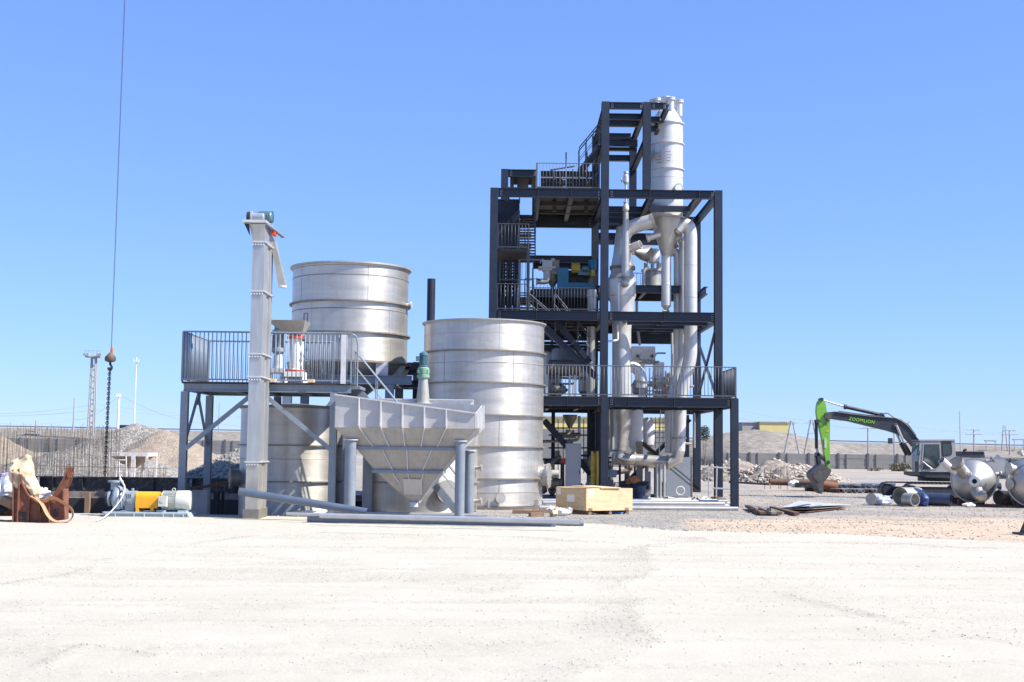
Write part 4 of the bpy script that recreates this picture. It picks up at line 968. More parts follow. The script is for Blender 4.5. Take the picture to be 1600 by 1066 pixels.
# ------------------------------------------------------------------ feed hopper
def feed_hopper():
    Yc = 42.6; A = P(522, 667, Yc+.18); B = P(743, 669, Yc-.18); ax = (B-A); ax.z = 0; W = ax.length; ax.normalize()
    ang = math.radians(-5.5); ax = Vector((math.cos(ang), math.sin(ang), 0)); dp = Vector((-ax.y, ax.x, 0)); D = 1.85
    O = Vector((A.x, Yc+.3, 0)); W = (B.x-A.x)/math.cos(ang)
    def L(s_, d, z): return O + ax*s_ + dp*d + Vector((0,0,z))
    zb = P(640, 668, Yc).z; ztl = P(522, 617, Yc+.3).z; ztr = P(743, 646, Yc-.3).z; zbk = P(748, 633, Yc+1.8).z
    t = thing('feed_hopper', 'pale grey ribbed feed hopper with pointed bottom on four round columns', 'hopper', L(W/2, D/2, 0))
    th = .03
    # six front panels and ribs
    n = 6.35; cuts = [0] + [W*(i+1.13)/n*.985 for i in range(5)] + [W]
    tz = lambda s_: ztl+(ztr-ztl)*s_/W
    for i in range(6):
        a, b = cuts[i], cuts[i+1]
        part(t, 'front_panel', MB().prism([L(a+.01,0,zb), L(b-.01,0,zb), L(b-.01,0,tz(b)), L(a+.01,0,tz(a))], dp*th), LGREY, smooth=False)
        if i < 5:
            part(t, 'rib', MB().prism([L(b-.02,-.12,zb+.02), L(b+.02,-.12,zb+.02), L(b+.02,-.12,tz(b)-.01), L(b-.02,-.12,tz(b)-.01)], dp*.115), LGREY2, smooth=False)
    part(t, 'top_angle', MB().bar(L(-.02,-.02,ztl+.01), L(W,-.02,ztr+.01), .1, .05), LGREY2)
    part(t, 'side_panel', MB().prism([L(W,0.0,zb), L(W,D,zb), L(W,D,zbk), L(W,0.0,ztr)], -ax*th), LGREY, smooth=False)
    part(t, 'side_panel', MB().prism([L(0,.0,zb), L(0,D,zb), L(0,D,zbk+.1), L(0,.0,ztl)], ax*th), LGREY, smooth=False)
    part(t, 'back_panel', MB().prism([L(0,D,zb), L(W+.05,D,zb), L(W+.05,D,zbk), L(0,D,zbk+.1)], -dp*th), LGREY, smooth=False)
    for k in range(5):
        d = .25+k*.4
        part(t, 'rib', MB().bar(L(W+.05, d, zb), L(W+.05, d, ztr+(zbk-ztr)*d/D), .04, .1, dp), LGREY2)
    # pyramid in three tiers with horizontal channels
    zt = [zb, P(640, 701, Yc).z, P(640, 738, Yc).z, P(640, 787, Yc).z]
    ua = [(0, W), None, None, None]
    def sx(u, v, Y): return (P(u, v, Y).x-O.x)/math.cos(ang)
    s1 = (sx(553, 703, Yc), sx(713, 703, Yc)); s2 = (sx(581, 738, Yc), sx(683, 738, Yc)); s3 = (sx(633, 788, Yc), sx(646, 788, Yc))
    S = [(0, W), s1, s2, s3]; Dd = [(0, D), (.33, D-.33), (.62, D-.62), (.95, D-.95)]
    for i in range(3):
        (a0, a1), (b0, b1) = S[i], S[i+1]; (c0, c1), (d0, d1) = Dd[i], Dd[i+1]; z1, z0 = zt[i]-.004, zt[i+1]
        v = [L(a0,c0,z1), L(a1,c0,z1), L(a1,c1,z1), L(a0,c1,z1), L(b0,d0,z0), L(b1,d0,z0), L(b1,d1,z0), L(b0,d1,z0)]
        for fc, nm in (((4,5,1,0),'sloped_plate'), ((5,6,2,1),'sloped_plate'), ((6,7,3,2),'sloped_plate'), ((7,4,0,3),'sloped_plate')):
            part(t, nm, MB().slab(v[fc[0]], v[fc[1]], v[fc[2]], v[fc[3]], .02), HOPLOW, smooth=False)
        # ribs down the front slope
        m = [5, 3, 3][i]
        for k in range(m):
            f = (k+1)/(m+1) if i else cuts[k+1]/W
            f2 = min(max(f, .0), 1)
            p1 = v[0].lerp(v[1], f2)-dp*.03; p0 = v[4].lerp(v[5], (f2-.5)*(1 if i == 0 else .9)+.5)-dp*.03
            if i == 2 and k != 1: p0 = p1.lerp(p0, .35)
            if i == 2 and k == 1: p0 = p1.lerp(p0, .28)
            part(t, 'rib', MB().bar(p1, p0, .03, .09, -dp), LGREY2)
        if i == 0 or i == 1:
            p = 0.02
            part(t, 'channel', MB().box((0,0,0),(0,0,0)) if False else MB().bar(L(S[i+1][0]-.12, d0-.06, z0), L(S[i+1][1]+.12, d0-.06, z0), .12, .1), GREYP)
            part(t, 'channel', MB().bar(L(S[i+1][1]+.06, d0, z0), L(S[i+1][1]+.06, d1, z0), .12, .1), GREYP)
        for k in range(4):  # ribs down the right slope
            f = (k+.6)/4.2
            part(t, 'rib', MB().bar(v[1].lerp(v[2], f)+ax*.03, v[5].lerp(v[6], f)+ax*.03, .03, .08, ax), LGREY2)
    pl = [P(624,749,Yc), P(654,750,Yc), P(654,775,Yc), P(624,774,Yc)]
    sl_ = (Dd[3][0]-Dd[2][0])/(zt[3]-zt[2])
    pts = []
    for p in pl: pts.append(L((p.x-O.x)/math.cos(ang), Dd[2][0]+(p.z-zt[2])*sl_-.04, p.z))
    part(t, 'inspection_plate', MB().prism(pts[::-1], -dp*.03), mat('tan_plate', (.50,.44,.38), .6, 0, .08, 2), smooth=False)
    part(t, 'outlet', MB().tube(L((S[3][0]+S[3][1])/2, D/2, zt[3]), L((S[3][0]+S[3][1])/2, D/2, zt[3]-.15), .14, n=16), LGREY2)
    # columns
    for u, v0, d, r in ((547, 688, .2, .19), (718.5, 690, .2, .165), (733, 705, 1.9, .16), (574, 705, 1.9, .17)):
        s_ = (P(u, 750, Yc+d).x - O.x)/math.cos(ang); p = L(s_, d-.1 if d < 1 else d, 0); p.x = P(u, 750, p.y).x
        part(t, 'column', MB().tube((p.x, p.y, -.02), (p.x, p.y, P(u, v0, p.y).z), r, n=28), GREYP)
        part(t, 'cap_plate', MB().tube((p.x, p.y, P(u, v0, p.y).z), (p.x, p.y, P(u, v0, p.y).z+.03), r+.06, n=24), LGREY2)
feed_hopper()

# ------------------------------------------------------------------ pump set
def pump_set():
    Y = 41.9; q = lambda u, v, d=0: P(u, v, Y+d)
    t = thing('pump_set', 'grey motor pump set with yellow coupling guard on a steel skid', 'pump', Vector((q(235, 808).x, Y+.4, 0)))
    X = lambda u: P(u, 785, Y+.45).x; Z = lambda v: P(235, v, Y+.3).z; yc = Y+.5
    z1 = Z(801); part(t, 'skid', MB().ibeam((X(170), Y, (z1)/2), (X(298), Y, z1/2), z1, .12, .02, .025).ibeam((X(170), Y+1.0, z1/2), (X(298), Y+1.0, z1/2), z1, .12, .02, .025).bar((X(170), yc, z1-.012), (X(170), yc, z1-.01), .1, .02), SKID)
    part(t, 'skid_plate', MB().prism([(X(168), Y-.06, z1), (X(299), Y-.06, z1), (X(299), Y+1.06, z1), (X(168), Y+1.06, z1)], (0,0,.02)), SKID)
    for k in (174, 188, 217, 233, 262, 278, 293): part(t, 'skid_gusset', MB().box((X(k)-.015, Y-.07, .0), (X(k)+.015, Y+.0, z1-.01)), LGREY2)
    part(t, 'end_foot', MB().prism([(X(299), Y-.05, 0), (X(303.5), Y-.05, 0), (X(299), Y-.05, z1)], (0, 1.1, 0)), SKID)
    ax = (1,0,0); za = Z(781)
    v = MB().lathe((X(170), yc, za+.02), [(.02, 0), (.26, .0), (.26, .07), (.17, .08), (.19, .14), (.34, .17), (.40, .25), (.40, .36), (.33, .44), (.36, .46), (.36, .5), (.18, .52)], 40, axis=ax)
    part(t, 'volute', v, PUMPG)
    part(t, 'suction_flange', MB().lathe((X(166.5), yc, za+.02), [(.14, 0), (.26, .0), (.26, .07), (.14, .075)], 32, axis=ax), BLACK)
    part(t, 'discharge_neck', MB().tube((X(179), yc, za+.3), (X(179), yc, za+.55), .15, n=24).tube((X(179), yc, za+.55), (X(179), yc, za+.61), .25, n=24), PUMPG)
    b = MB().lathe((X(194), yc, za+.04), [(.05, 0), (.30, .01), (.30, .06), (.24, .08), (.24, .4), (.16, .43), (.16, .46)], 28, axis=ax, close=True)
    for k in range(5): b.cbox((X(196)+.06*k, yc-.24, za+.05), (.02, .05, .36))
    b.cbox((X(204), yc, za-.25), (.3, .3, .35)).tube((X(204), yc-.22, za-.02), (X(204), yc-.29, za-.02), .07, n=14).tube((X(206), yc, za+.25), (X(206), yc, za+.36), .05, n=10)
    part(t, 'bearing_housing', b, PUMPG)
    gd = []
    for k in range(9):
        th = math.pi*k/8; gd.append((0, yc+.27*math.cos(th), za+.08+.18*math.sin(th)))
    prof = [(X(214.5), yc-.27, Z(793))] + [(X(214.5), p[1], p[2]) for p in reversed(gd)] + [(X(214.5), yc+.27, Z(793))]
    g = MB().prism(prof, (X(249)-X(214.5), 0, 0)); part(t, 'coupling_guard', g, YEL, smooth=True)
    for k in (218, 241): part(t, 'guard_foot', MB().box((X(k)-.05, yc-.3, z1+.02), (X(k)+.05, yc-.24, Z(792))).box((X(k)-.05, yc+.24, z1+.02), (X(k)+.05, yc+.3, Z(792))), YEL)
    part(t, 'guard_lip', MB().box((X(214.5), yc-.29, Z(794)), (X(249), yc-.271, Z(791))), YEL)
    zc = Z(782)
    m = MB().lathe((X(250.5), yc, zc), [(.03, 0), (.10, .0), (.10, .03), (.27, .05), (.31, .09), (.28, .12), (.28, .58)], 40, axis=ax)
    for k in range(32):
        th = 6.283*k/32; m.cbox((X(265.5), yc+.29*math.cos(th), zc+.29*math.sin(th)), (.42, .012, .05), Matrix.Rotation(-(th-math.pi/2)+math.pi, 3, 'X') if False else Matrix.Rotation(th-math.pi/2, 3, 'X'))
    part(t, 'motor', m, MOTORC)
    part(t, 'fan_cover', MB().lathe((X(276.5), yc, zc), [(.28, 0), (.325, .01), (.33, .38), (.29, .45), (.02, .47)], 40, axis=ax), MOTORC)
    part(t, 'terminal_box', MB().cbox((X(258.5), yc-.36, zc-.02), (.28, .16, .34)).cbox((X(258.5), yc-.45, zc-.02), (.24, .03, .3)).tube((X(258.5), yc-.46, zc), (X(258.5), yc-.48, zc), .06, n=14), MOTORC)
    for k in (255, 288): part(t, 'motor_foot', MB().box((X(k)-.14, yc-.32, z1+.02), (X(k)+.14, yc+.32, z1+.08)), SKID)
    e = MB().path([Vector((X(270.5), yc, zc+.28)) + Vector((.05*math.cos(a), 0, .07+.05*math.sin(a))) for a in [x*.524-1.57 for x in range(13)]], .015, 6); part(t, 'lifting_eye', e, MOTORC)
    h = [Gd(151, 814, .03), Gd(164, 808, .05), P(176, 797, Y-.25), P(190, 780, Y-.15), P(196, 763, Y+.1), P(191, 752, Y+.3), P(187, 745, Y+.5), P(190, 742, Y+.5)]
    solo('hose', MB().path(h, .017, 8, bend=.25), WHITE, 'thin white hose draped over the pump and down to the ground', 'hose', h[0])
    h2 = [P(187, 748, Y+.4), P(195, 760, Y+.2), P(193, 768, Y+.15), P(188, 774, Y)]
    solo('cable_loop', MB().path(h2, .03, 8, bend=.2), LGREY2, 'short grey cable loop on top of the pump', 'cable', h2[0])
pump_set()

# ------------------------------------------------------------------ rusty cradle, sack, strap and bundles
def cradle():
    Y = 38.6; s_ = lambda x, y, d=0: P(x/5, 680+y/5, Y+d)
    base = Gd(60, 816); t = thing('steel_cradle', 'red oxide V-shaped pipe cradle standing on the pale ground', 'cradle', (base.x, Y, 0))
    prof = [(108,268),(150,268),(178,380),(215,455),(262,515),(330,545),(400,500),(462,410),(505,330),(525,252),(558,256),(548,325),(520,400),(505,420),(500,662),(330,684),(105,705)]
    for d in (0.0, .26):
        part(t, 'side_plate', MB().prism([s_(x, y, 0)+Vector((0,d,0)) for x, y in prof], (0,.03,0)), RUST, smooth=False)
    def flange(pts, w0=-.06, w1=.34, th=.03):
        q_ = [s_(x, y) for x, y in pts]
        for a, b in zip(q_[:-1], q_[1:]):
            part(t, 'flange', MB().bar(a+Vector((0,(w0+w1)/2,0)), b+Vector((0,(w0+w1)/2,0)), w1-w0, th, (b-a).cross(Vector((0,1,0)))), RUST, smooth=False)
    flange([(150,262),(178,380),(215,455),(262,512),(330,540),(400,496),(462,405),(508,322),(528,248)])
    flange([(108,268),(106,700)], -.08, .36); flange([(500,420),(500,662)], -.08, .36)
    for x, y0, y1 in ((158,300,702),(236,490,695),(318,545,686),(395,510,678)): part(t, 'rib', MB().box((s_(x,y0).x-.015, Y-.09, s_(x,y1).z), (s_(x,y0).x+.015, Y-.002, s_(x,y0).z)), RUST)
    for x, y in ((180,632),(436,608)): c = s_(x, y); part(t, 'opening', MB().box((c.x-.09, Y-.008, c.z-.12), (c.x+.09, Y+.0, c.z+.12)), BLACK)
    arm = MB().bar(s_(528,255,.1), s_(545,330,.1), .25, .06).cbox(s_(540,300,.1), (.2,.12,.05)); part(t, 'hook_plate', arm, RUST)
    a = P(0, 792, Y+.6); bx = MB().ibeam(P(-40, 796, Y+.8), P(24, 796, Y+.8), .4, .3)
    part(t, 'tail_beam', bx, RUST)
    st = [s_(250,478,-.1), s_(300,500,-.15), s_(335,545,-.18), s_(370,620,-.2), s_(410,668,-.25), s_(480,682,-.25), s_(545,672,-.2), s_(575,630,-.15), s_(560,575,-.12), s_(500,535,-.1), s_(450,500,-.1), s_(400,486,-.1), s_(350,515,-.12), s_(310,520,-.12), s_(270,500,-.12), s_(262,470,-.1)]
    solo('lifting_strap', MB().path(st, .05, 8, bend=.2, flat=(.10,.022)), STRAP, 'tan webbing strap looped over the rusty cradle', 'strap', st[4])
    sk = MB(); outl = [(95,195),(205,150),(240,160),(258,270),(285,380),(300,450),(290,490),(240,500),(190,420),(150,330),(110,340),(80,240)]
    cen = s_(185, 320, .35)
    secs = [((90,195),(215,150),.05),((82,235),(245,165),.2),((92,275),(258,265),.30),((105,330),(276,340),.32),((135,400),(292,410),.30),((175,460),(300,465),.26),((205,505),(296,500),.2)]
    s2 = []
    for (l0, r0, d0), (l1, r1, d1) in zip(secs[:-1], secs[1:]):
        for k in range(6): t_ = k/6; s2.append(((l0[0]+(l1[0]-l0[0])*t_, l0[1]+(l1[1]-l0[1])*t_), (r0[0]+(r1[0]-r0[0])*t_, r0[1]+(r1[1]-r0[1])*t_), d0+(d1-d0)*t_))
    secs = s2+[secs[-1]]
    nr = 48; vs = []; fs = []
    for i, (l_, r_, dpt) in enumerate(secs):
        A_, B_ = s_(*l_, .3), s_(*r_, .3); c_ = (A_+B_)/2; h_ = (B_-A_)/2
        for k in range(nr):
            th = 6.2832*k/nr; cx_, sy_ = math.cos(th), math.sin(th)
            cx_ = math.copysign(abs(cx_)**.6, cx_); sy_ = math.copysign(abs(sy_)**.7, sy_)
            p = c_ + h_*cx_ + Vector((0, dpt*sy_, 0)); nn = mnoise.noise(p*2.6)*.08+.03-abs(mnoise.noise(p*3.4))*.12+mnoise.noise(p*8)*.015
            vs.append(p+Vector((nn*cx_, nn*sy_*1.5, 0)))
    for i in range(len(secs)-1):
        for k in range(nr):
            l = (k+1) % nr; fs.append((i*nr+k, (i+1)*nr+k, (i+1)*nr+l, i*nr+l))
    fs += [tuple(range(nr)), tuple(reversed([(len(secs)-1)*nr+k for k in range(nr)]))]
    sk.add(vs, fs)
    solo('sack', sk, CREAM, 'crumpled cream paper sack propped in the rusty cradle', 'sack', cen)
    bg_ = MB().blob(s_(340, 470, .5), (.22,.2,.22), 8, .5, 18, 12, 2.5); solo('plastic_wrap', bg_, PAPER, 'clear crumpled plastic behind the cradle strap', 'plastic')
    bb = MB().blob(s_(60, 415, 1.2), (.42,.3,.35), 11, .4, 20, 12, 2.2).blob(s_(10, 460, 1.2), (.35,.3,.4), 12, .4, 20, 12, 2.2); solo('cloth_bundle', bb, mat('grey_white_cloth', (.55,.56,.60), .9, 0, .3, 5), 'grey white cloth bundle at the left picture edge', 'bundle')
    b2 = MB().blob(s_(65, 330, 1.4), (.22,.2,.15), 14, .4, 16, 10, 2.2); solo('cloth_bundle', b2, mat('purple_cloth', (.30,.25,.38), .9, 0, .3, 5), 'small purple and white rag beside the cream sack', 'rag')
    b3 = MB().blob(P(-3, 796, 38.9), (.28,.25,.15), 15, .3); solo('rubber_scrap', b3, DARK, 'dark scrap lying under the cloth bundle at the left edge', 'scrap')
    bx = MB().cbox(s_(70, 525, .3), (.42,.4,.25), Matrix.Rotation(.4, 3, 'Y')); solo('cardboard_piece', bx, WOODD, 'brown cardboard piece left of the cradle', 'cardboard')
cradle()

# ------------------------------------------------------------------ lying steel in front of the hopper
def lying_steel():
    a, b = P(374, 768, 41.3), P(552, 797, 41.0)
    a2 = a + (b-a)*1.12
    solo('steel_pipe', MB().tube(a, a2, .125, n=28, hollow=.015), DKPIPE, 'long bright pipe leaning down from the elevator foot to the hopper column', 'pipe', a)
    c, d = Gd(455, 806.5, .17), Gd(885, 817.5, .12)
    pb = [((478,809),(890,816.5),.12,'H','dark grey steel beam lying on the ground in front of the hopper'),]
    g = MB().ibeam(Gd(480, 811, .1)+Vector((0,0,0)), Gd(868, 818.5, .1), .22, .24, .02, .025); solo('steel_beam', g, GREYP, 'long grey steel beam lying in front of the hopper', 'beam', Gd(480, 810))
    rows = [(448,803,830,812,.05,1.0,'thin bright pipe lying furthest from the hopper front, on top of the beam', .25),
            (455,800,760,806,.06,.0,'slim silver pipe beside the hopper column feet', .08),
            (500,806,905,815.5,.07,.0,'longest silver pipe of the bundle, ending right of the tall tank', .28),
            (520,812,912,818,.08,.0,'pale blue-grey pipe lying nearest to the pale ground', .08)]
    for u0,v0,u1,v1,r,_,lb,z in rows:
        a, b = Gd(u0, v0, z), Gd(u1, v1, z); solo('steel_pipe', MB().tube(a, b, r, n=16, hollow=.008), CHROME if r < .075 else GREYP, lb, 'pipe', a, group='pipes lying in front of the hopper')
    p = Gd(500, 800, .25); solo('paper_scrap', MB().blob(p, (.22,.12,.1), 3, .5), PAPER, 'crumpled white paper on the pipes below the lower left tank', 'paper', p)
    for k, (u, lb) in enumerate(((640, 'first timber packer under the grey beam below the hopper'), (820, 'timber packer under the right end of the grey beam'))):
        p = Gd(u, 814.5, 0); solo('timber_packer', MB().cbox((p.x, p.y+.1, .02), (.14, .9, .08)), WOODD, lb, 'timber', p)
lying_steel()
# ------------------------------------------------------------------ navy steel tower
Y1, Y2, Y3 = 53.6, 57.0, 63.6
ZB = .3
TX = dict(L=P(771, 400, Y2).x, C=P(944.5, 400, Y2).x, R=P(1122, 400, Y2).x)
X1C, X1R, X1L = P(944.5, 700, Y1).x, P(1147.5, 700, Y1).x, P(775, 628, Y1).x
Z1 = P(1040, 622, Y1).z; Z2 = P(1040, 488, Y2).z; Z3 = P(1030, 297.5, Y2).z; Z4 = P(975, 160.5, Y2).z
ZM = P(1020, 459, Y3).z
XF = P(1010.5, 230, Y2).x
ZML = P(900, 453, 60.4).z
def tower():
    t = thing('steel_tower', 'tall navy blue multi-storey steel tower frame full of pipework', 'steel tower', (TX['C'], Y2, 0))
    org = t.location
    def col(x, y, z0, z1, s_=.35): part(t, 'column', MB().ibeam((x, y, z0), (x, y, z1), s_, s_, .03, .03, up=(0,1,0)), NAVY)
    H = .36; mid = {}
    def bx(xa, xb, y, z, h=H, b=.22, ga=.18, gb=.18, stiff=(), bolts=True):
        o = part(t, 'beam', MB().ibeam((xa+ga, y, z-h/2), (xb-gb, y, z-h/2), h, b, .02, .025), NAVY)
        for s_ in stiff: part(o, 'stiffener', MB().box((s_-.012, y-b/2, z-h+.03), (s_+.012, y-.012, z-.03)), NAVYE)
        if bolts:
            bb = MB()
            for xx in (xa+ga+.10, xb-gb-.10):
                for k in range(4): bb.cbox((xx, y-.018, z-h*.2-k*h*.2), (.03, .02, .03)); bb.cbox((xx+.06, y-.018, z-h*.2-k*h*.2), (.03, .02, .03))
            part(o, 'bolts', bb, STEEL2, kind='stuff')
    def by(x, ya, yb, z, h=H, b=.2, g=.18): part(t, 'beam', MB().ibeam((x, ya+g, z-h/2), (x, yb-g, z-h/2), h, b, .02, .025), NAVY)
    # columns
    for k, x in TX.items():
        for y in (Y2, Y3): col(x, y, ZB, Z3+.0)
    for x in (TX['C'], XF):
        col(x, Y2, Z3+.002 if x != TX['C'] else Z3+.002, Z4); col(x, Y3, Z3+.002, Z4)
    for x in (X1C, X1R, X1L): col(x, Y1, 0, Z1, .31)
    for x in (P(1077.5, 700, Y3).x,): col(x, Y3+1.2, ZB, Z1-.4, .26)
    for x in list(TX.values()): part(t, 'base_plate', MB().box((x-.3, Y2-.3, ZB-.3), (x+.3, Y2+.3, ZB+.02)), CONC)
    # level 1
    bx(X1L, X1C, Y1, Z1, .38, .2, .16, .16, [X1L+3, X1L+5]); bx(X1C, X1R, Y1, Z1, .38, .2, .16, .16, [X1C+1, (X1C+X1R)/2+.2])
    for y in (Y2, Y3): bx(TX['L'], TX['C'], y, Z1, .4); bx(TX['C'], TX['R'], y, Z1, .4)
    for x in (X1L, X1C, X1R): by(x, Y1, Y2, Z1, .38)
    for x in TX.values(): by(x, Y2, Y3, Z1, .4)
    for x in (TX['C']-2.4, TX['C']-1, TX['C']+1.7, TX['C']+3.3): by(x, Y1, Y3, Z1-.03, .28, .14)
    part(t, 'deck_plate', MB().box((X1L-.1, Y1-.1, Z1+.002), (X1R+.12, Y2-.0, Z1+.03)), NAVYE)
    part(t, 'deck_plate', MB().box((TX['L'], Y2+.0, Z1+.002), (TX['C']-.2, Y3, Z1+.028)), NAVYE)
    h1 = P(1040, 574, Y1).z-Z1
    railing(t, (X1L, Y1-.05, Z1+.03), (X1R+.06, Y1-.05, Z1+.03), h1, .145, RAIL, .013, .022)
    railing(t, (X1R+.06, Y1+.1, Z1+.03), (X1R+.06, Y2-.25, Z1+.03), h1, .17, RAIL, .02, .022)
    # level 2
    bx(TX['L'], TX['C'], Y2, Z2, .42, .24, stiff=[TX['L']+1.95]); bx(TX['C'], TX['R'], Y2, Z2, .42, .24, stiff=[(TX['C']+TX['R'])/2+.15])
    bx(TX['L'], TX['C'], Y3, Z2, .4); bx(TX['C'], TX['R'], Y3, Z2, .4, bolts=False)
    for x in TX.values(): by(x, Y2, Y3, Z2, .4)
    for x in (TX['C']+.0+1.1, (TX['C']+TX['R'])/2+.2): by(x, Y2, Y3, Z2-.02, .28, .16, .05)
    for y in (58.9, 60.6, 62.1): part(t, 'joist', MB().ibeam((TX['C']+1.2, y, Z2-.28), (TX['R']-.2, y, Z2-.28), .24, .14), NAVY)
    for x in (TX['C']-1.3, TX['C']-2.6): by(x, Y2, Y3, Z2-.02, .28, .16, .05)
    for y in (58.6, 60.2, 61.9): part(t, 'joist', MB().ibeam((TX['L']+.2, y, Z2-.28), (TX['C']-.2, y, Z2-.28), .24, .14), NAVY)
    part(t, 'deck_plate', MB().box((TX['L']+1.6, Y2+.2, Z2+.002), (TX['C']-.2, Y3-.1, Z2+.02)), NAVYE)
    part(t, 'deck_plate', MB().box((TX['C']+.2, Y2+3.2, Z2+.002), (TX['C']+1.7, Y3-.1, Z2+.02)), NAVYE)
    h2 = P(860, 451, Y2).z-P(860, 487, Y2).z
    railing(t, (P(823, 480, Y2).x, Y2-.05, Z2), (TX['C']-.2, Y2-.05, Z2), h2, .145, RAILD, .009, .016)
    railing(t, (TX['L']+.2, Y2-.05, Z2), (P(826, 480, Y2).x, Y2-.05, Z2), P(800, 444, Y2).z-Z2, .15, RAILD, .013, .02)
    # mid deck, rear half
    for xa, xb in ((TX['L'], TX['C']), (TX['C'], TX['R'])):
        zm_ = ZML if xa == TX['L'] else ZM
        bx(xa, xb, Y3, zm_, .38, bolts=False); bx(xa+(1.9 if xa == TX['L'] else 1.1), xb, 60.4, zm_, .36, bolts=False, ga=0, gb=.0 if xb == TX['C'] else 1.3)
    for x in (TX['L'], TX['C'], TX['R']): by(x, 60.4, Y3, ZM, .36)
    for x, zz_ in ((TX['C']-3.2, ZML), (TX['C']-1.7, ZML), (TX['C']+2.2, ZM)): by(x, 60.4, Y3, zz_-.02, .3, .16, .1)
    part(t, 'deck_plate', MB().box((TX['L']+1.9, 60.3, ZML+.002), (TX['C']-.2, Y3+.1, ZML+.03)), NAVYE)
    part(t, 'deck_plate', MB().box((TX['C']+1.2, 60.5, ZM+.002), (TX['C']+3.9, Y3+.1, ZM+.03)), NAVYE)
    railing(t, (TX['C']+.9, Y3+.05, ZM+.03), (TX['R']-1.6, Y3+.05, ZM+.03), 1.0, .2, NAVY, .011, .018)
    railing(t, (P(820, 440, Y3).x, Y3+.05, ZML+.03), (P(868, 440, Y3).x, Y3+.05, ZML+.03), .9, .2, NAVY, .011, .018)
    zq = P(880, 400, Y3).z; bx(TX['L'], TX['C'], Y3, zq, .36, bolts=False); bx(TX['C'], TX['R']-1.5, Y3, P(1000, 365, Y3).z, .58, bolts=False); bx(TX['C'], TX['R']-1.6, Y3, P(1000, 352, Y3).z, .25, bolts=False)
    p, p2 = P(893, 408, Y3+.4), P(893, 421, Y3+.4); bx(TX['L']+1.7, TX['C'], Y3+.4, p.z, p.z-p2.z, bolts=False)
    p, p2 = P(893, 471, Y3-.6), P(893, 491, Y3-.6); bx(TX['L']+1.7, TX['C'], Y3-.6, p.z, p.z-p2.z, bolts=False)
    # level 3
    bx(TX['L'], TX['C'], Y2, Z3, .38, .24, stiff=[P(841, 303, Y2).x, P(893, 303, Y2).x]); bx(TX['C'], TX['R'], Y2, Z3, .38, .24, stiff=[P(1006, 303, Y2).x, P(1015.5, 303, Y2).x, P(1092, 303, Y2).x])
    bx(TX['L'], TX['C'], Y3, Z3, .62); bx(TX['C'], TX['R'], Y3, Z3, .5)
    for x in TX.values(): by(x, Y2, Y3, Z3, .38)
    for u in (841, 893): by(P(u, 303, Y2).x, Y2, Y3, Z3-.06, .32, .2, .1)
    for u in (1020, 1095): by(P(u, 303, Y2).x, Y2, Y3, Z3-.02, .34, .22, .02)
    for y in (60.9, 62.2): bx(TX['C'], P(1095, 303, Y2).x, y, Z3-.02, .3, .18, bolts=False, ga=.1, gb=.12)
    for y in (58.9, 61.0): part(t, 'joist', MB().ibeam((P(845, 303, Y2).x, y, Z3-.3), (TX['C']-.2, y, Z3-.3), .2, .14), NAVYE)
    xp = P(838, 303, Y2).x
    part(t, 'deck_plate', MB().box((xp, Y2+.1, Z3-.03), (TX['C']-.17, Y3-.12, Z3-.005)), NAVYE)
    for u, v in ((867, 322), (917, 322)):
        p = P(u, v, 59); part(t, 'stub_pipe', MB().tube((p.x, 59.6, Z3-.55), (p.x, 59.6, Z3-.03), .09, n=12), NAVYE)
    h3 = P(880, 255.5, Y2).z-Z3
    railing(t, (xp, Y2-.02, Z3), (TX['C']-.25, Y2-.02, Z3), h3, .15, RAIL, .011, .018)
    railing(t, (xp+.02, Y2+.05, Z3), (xp+.02, Y2+2.8, Z3), h3, .17, RAIL, .02, .02)
    # upper rear box left: posts, beams, plates
    zu = P(810, 265.5, 59.8).z; xa, xb = P(788.5, 280, 59.8).x, P(838, 280, 59.8).x
    for x in (xa,): part(t, 'column', MB().ibeam((x, 59.8, Z3), (x, 59.8, zu), .34, .34, up=(0,1,0)), NAVY)
    for x in (xa+.1, xb): part(t, 'column', MB().ibeam((x, Y3-.1, Z3), (x, Y3-.1, zu-.1), .26, .26, up=(0,1,0)), NAVY)
    bx(xa, xb+.2, 59.8, zu, .34, ga=.17, gb=.2); bx(xa, P(938, 275, Y3).x, Y3-.1, zu-.1, .34, ga=.15, gb=0, bolts=False)
    for x in (xa+.35, xb-.1): part(t, 'beam', MB().ibeam((x, 59.95, zu-.2), (x, Y3-.3, zu-.2), .3, .18), NAVY)
    part(t, 'landing_plate', MB().prism([(xa+.6, 60.1, zu-.33), (xb-.35, 60.1, zu-.33), (xb-.35, 60.1, zu-.30), (xa+.6, 60.1, zu-.30)], (0, 3.2, 0)), NAVYE)
    part(t, 'top_plate', MB().box((P(797, 265, 59.8).x, 59.9, zu+.002), (xb-.1, Y3-.3, zu+.04)), NAVYE)
    for v, y in ((272, Y3-.1), (283, Y3-.6), (290, 61.5)):
        p = P(845, v, y); q = P(934, v+1, y); part(t, 'beam', MB().ibeam((p.x, y, p.z), (q.x, q.y, p.z), .3, .16), NAVYE)
    lv = MB()
    for k in range(4):
        a, b = P(915, 276+k*4, Y3-1.3), P(936, 276+k*4, Y3-1.3); lv.bar(a, b, .06, .05)
    part(t, 'louvre_bars', lv, NAVY)
    # assorted stanchions seen behind the top railing
    sb = MB()
    for u, v0, v1, r in ((884.5, 238, 296, .03), (917, 238, 296, .05), (866, 268, 296, .04), (905, 262, 296, .05), (895, 265, 296, .03), (875, 270, 296, .03)):
        sb.tube(P(u, v0, 58.2), P(u, v1, 58.2), r, n=8)
    sb.bar(P(860, 266, 58.2), P(898, 260, 58.2), .05, .06).bar(P(895, 271, 58.3), P(925, 271, 58.3), .05, .06)
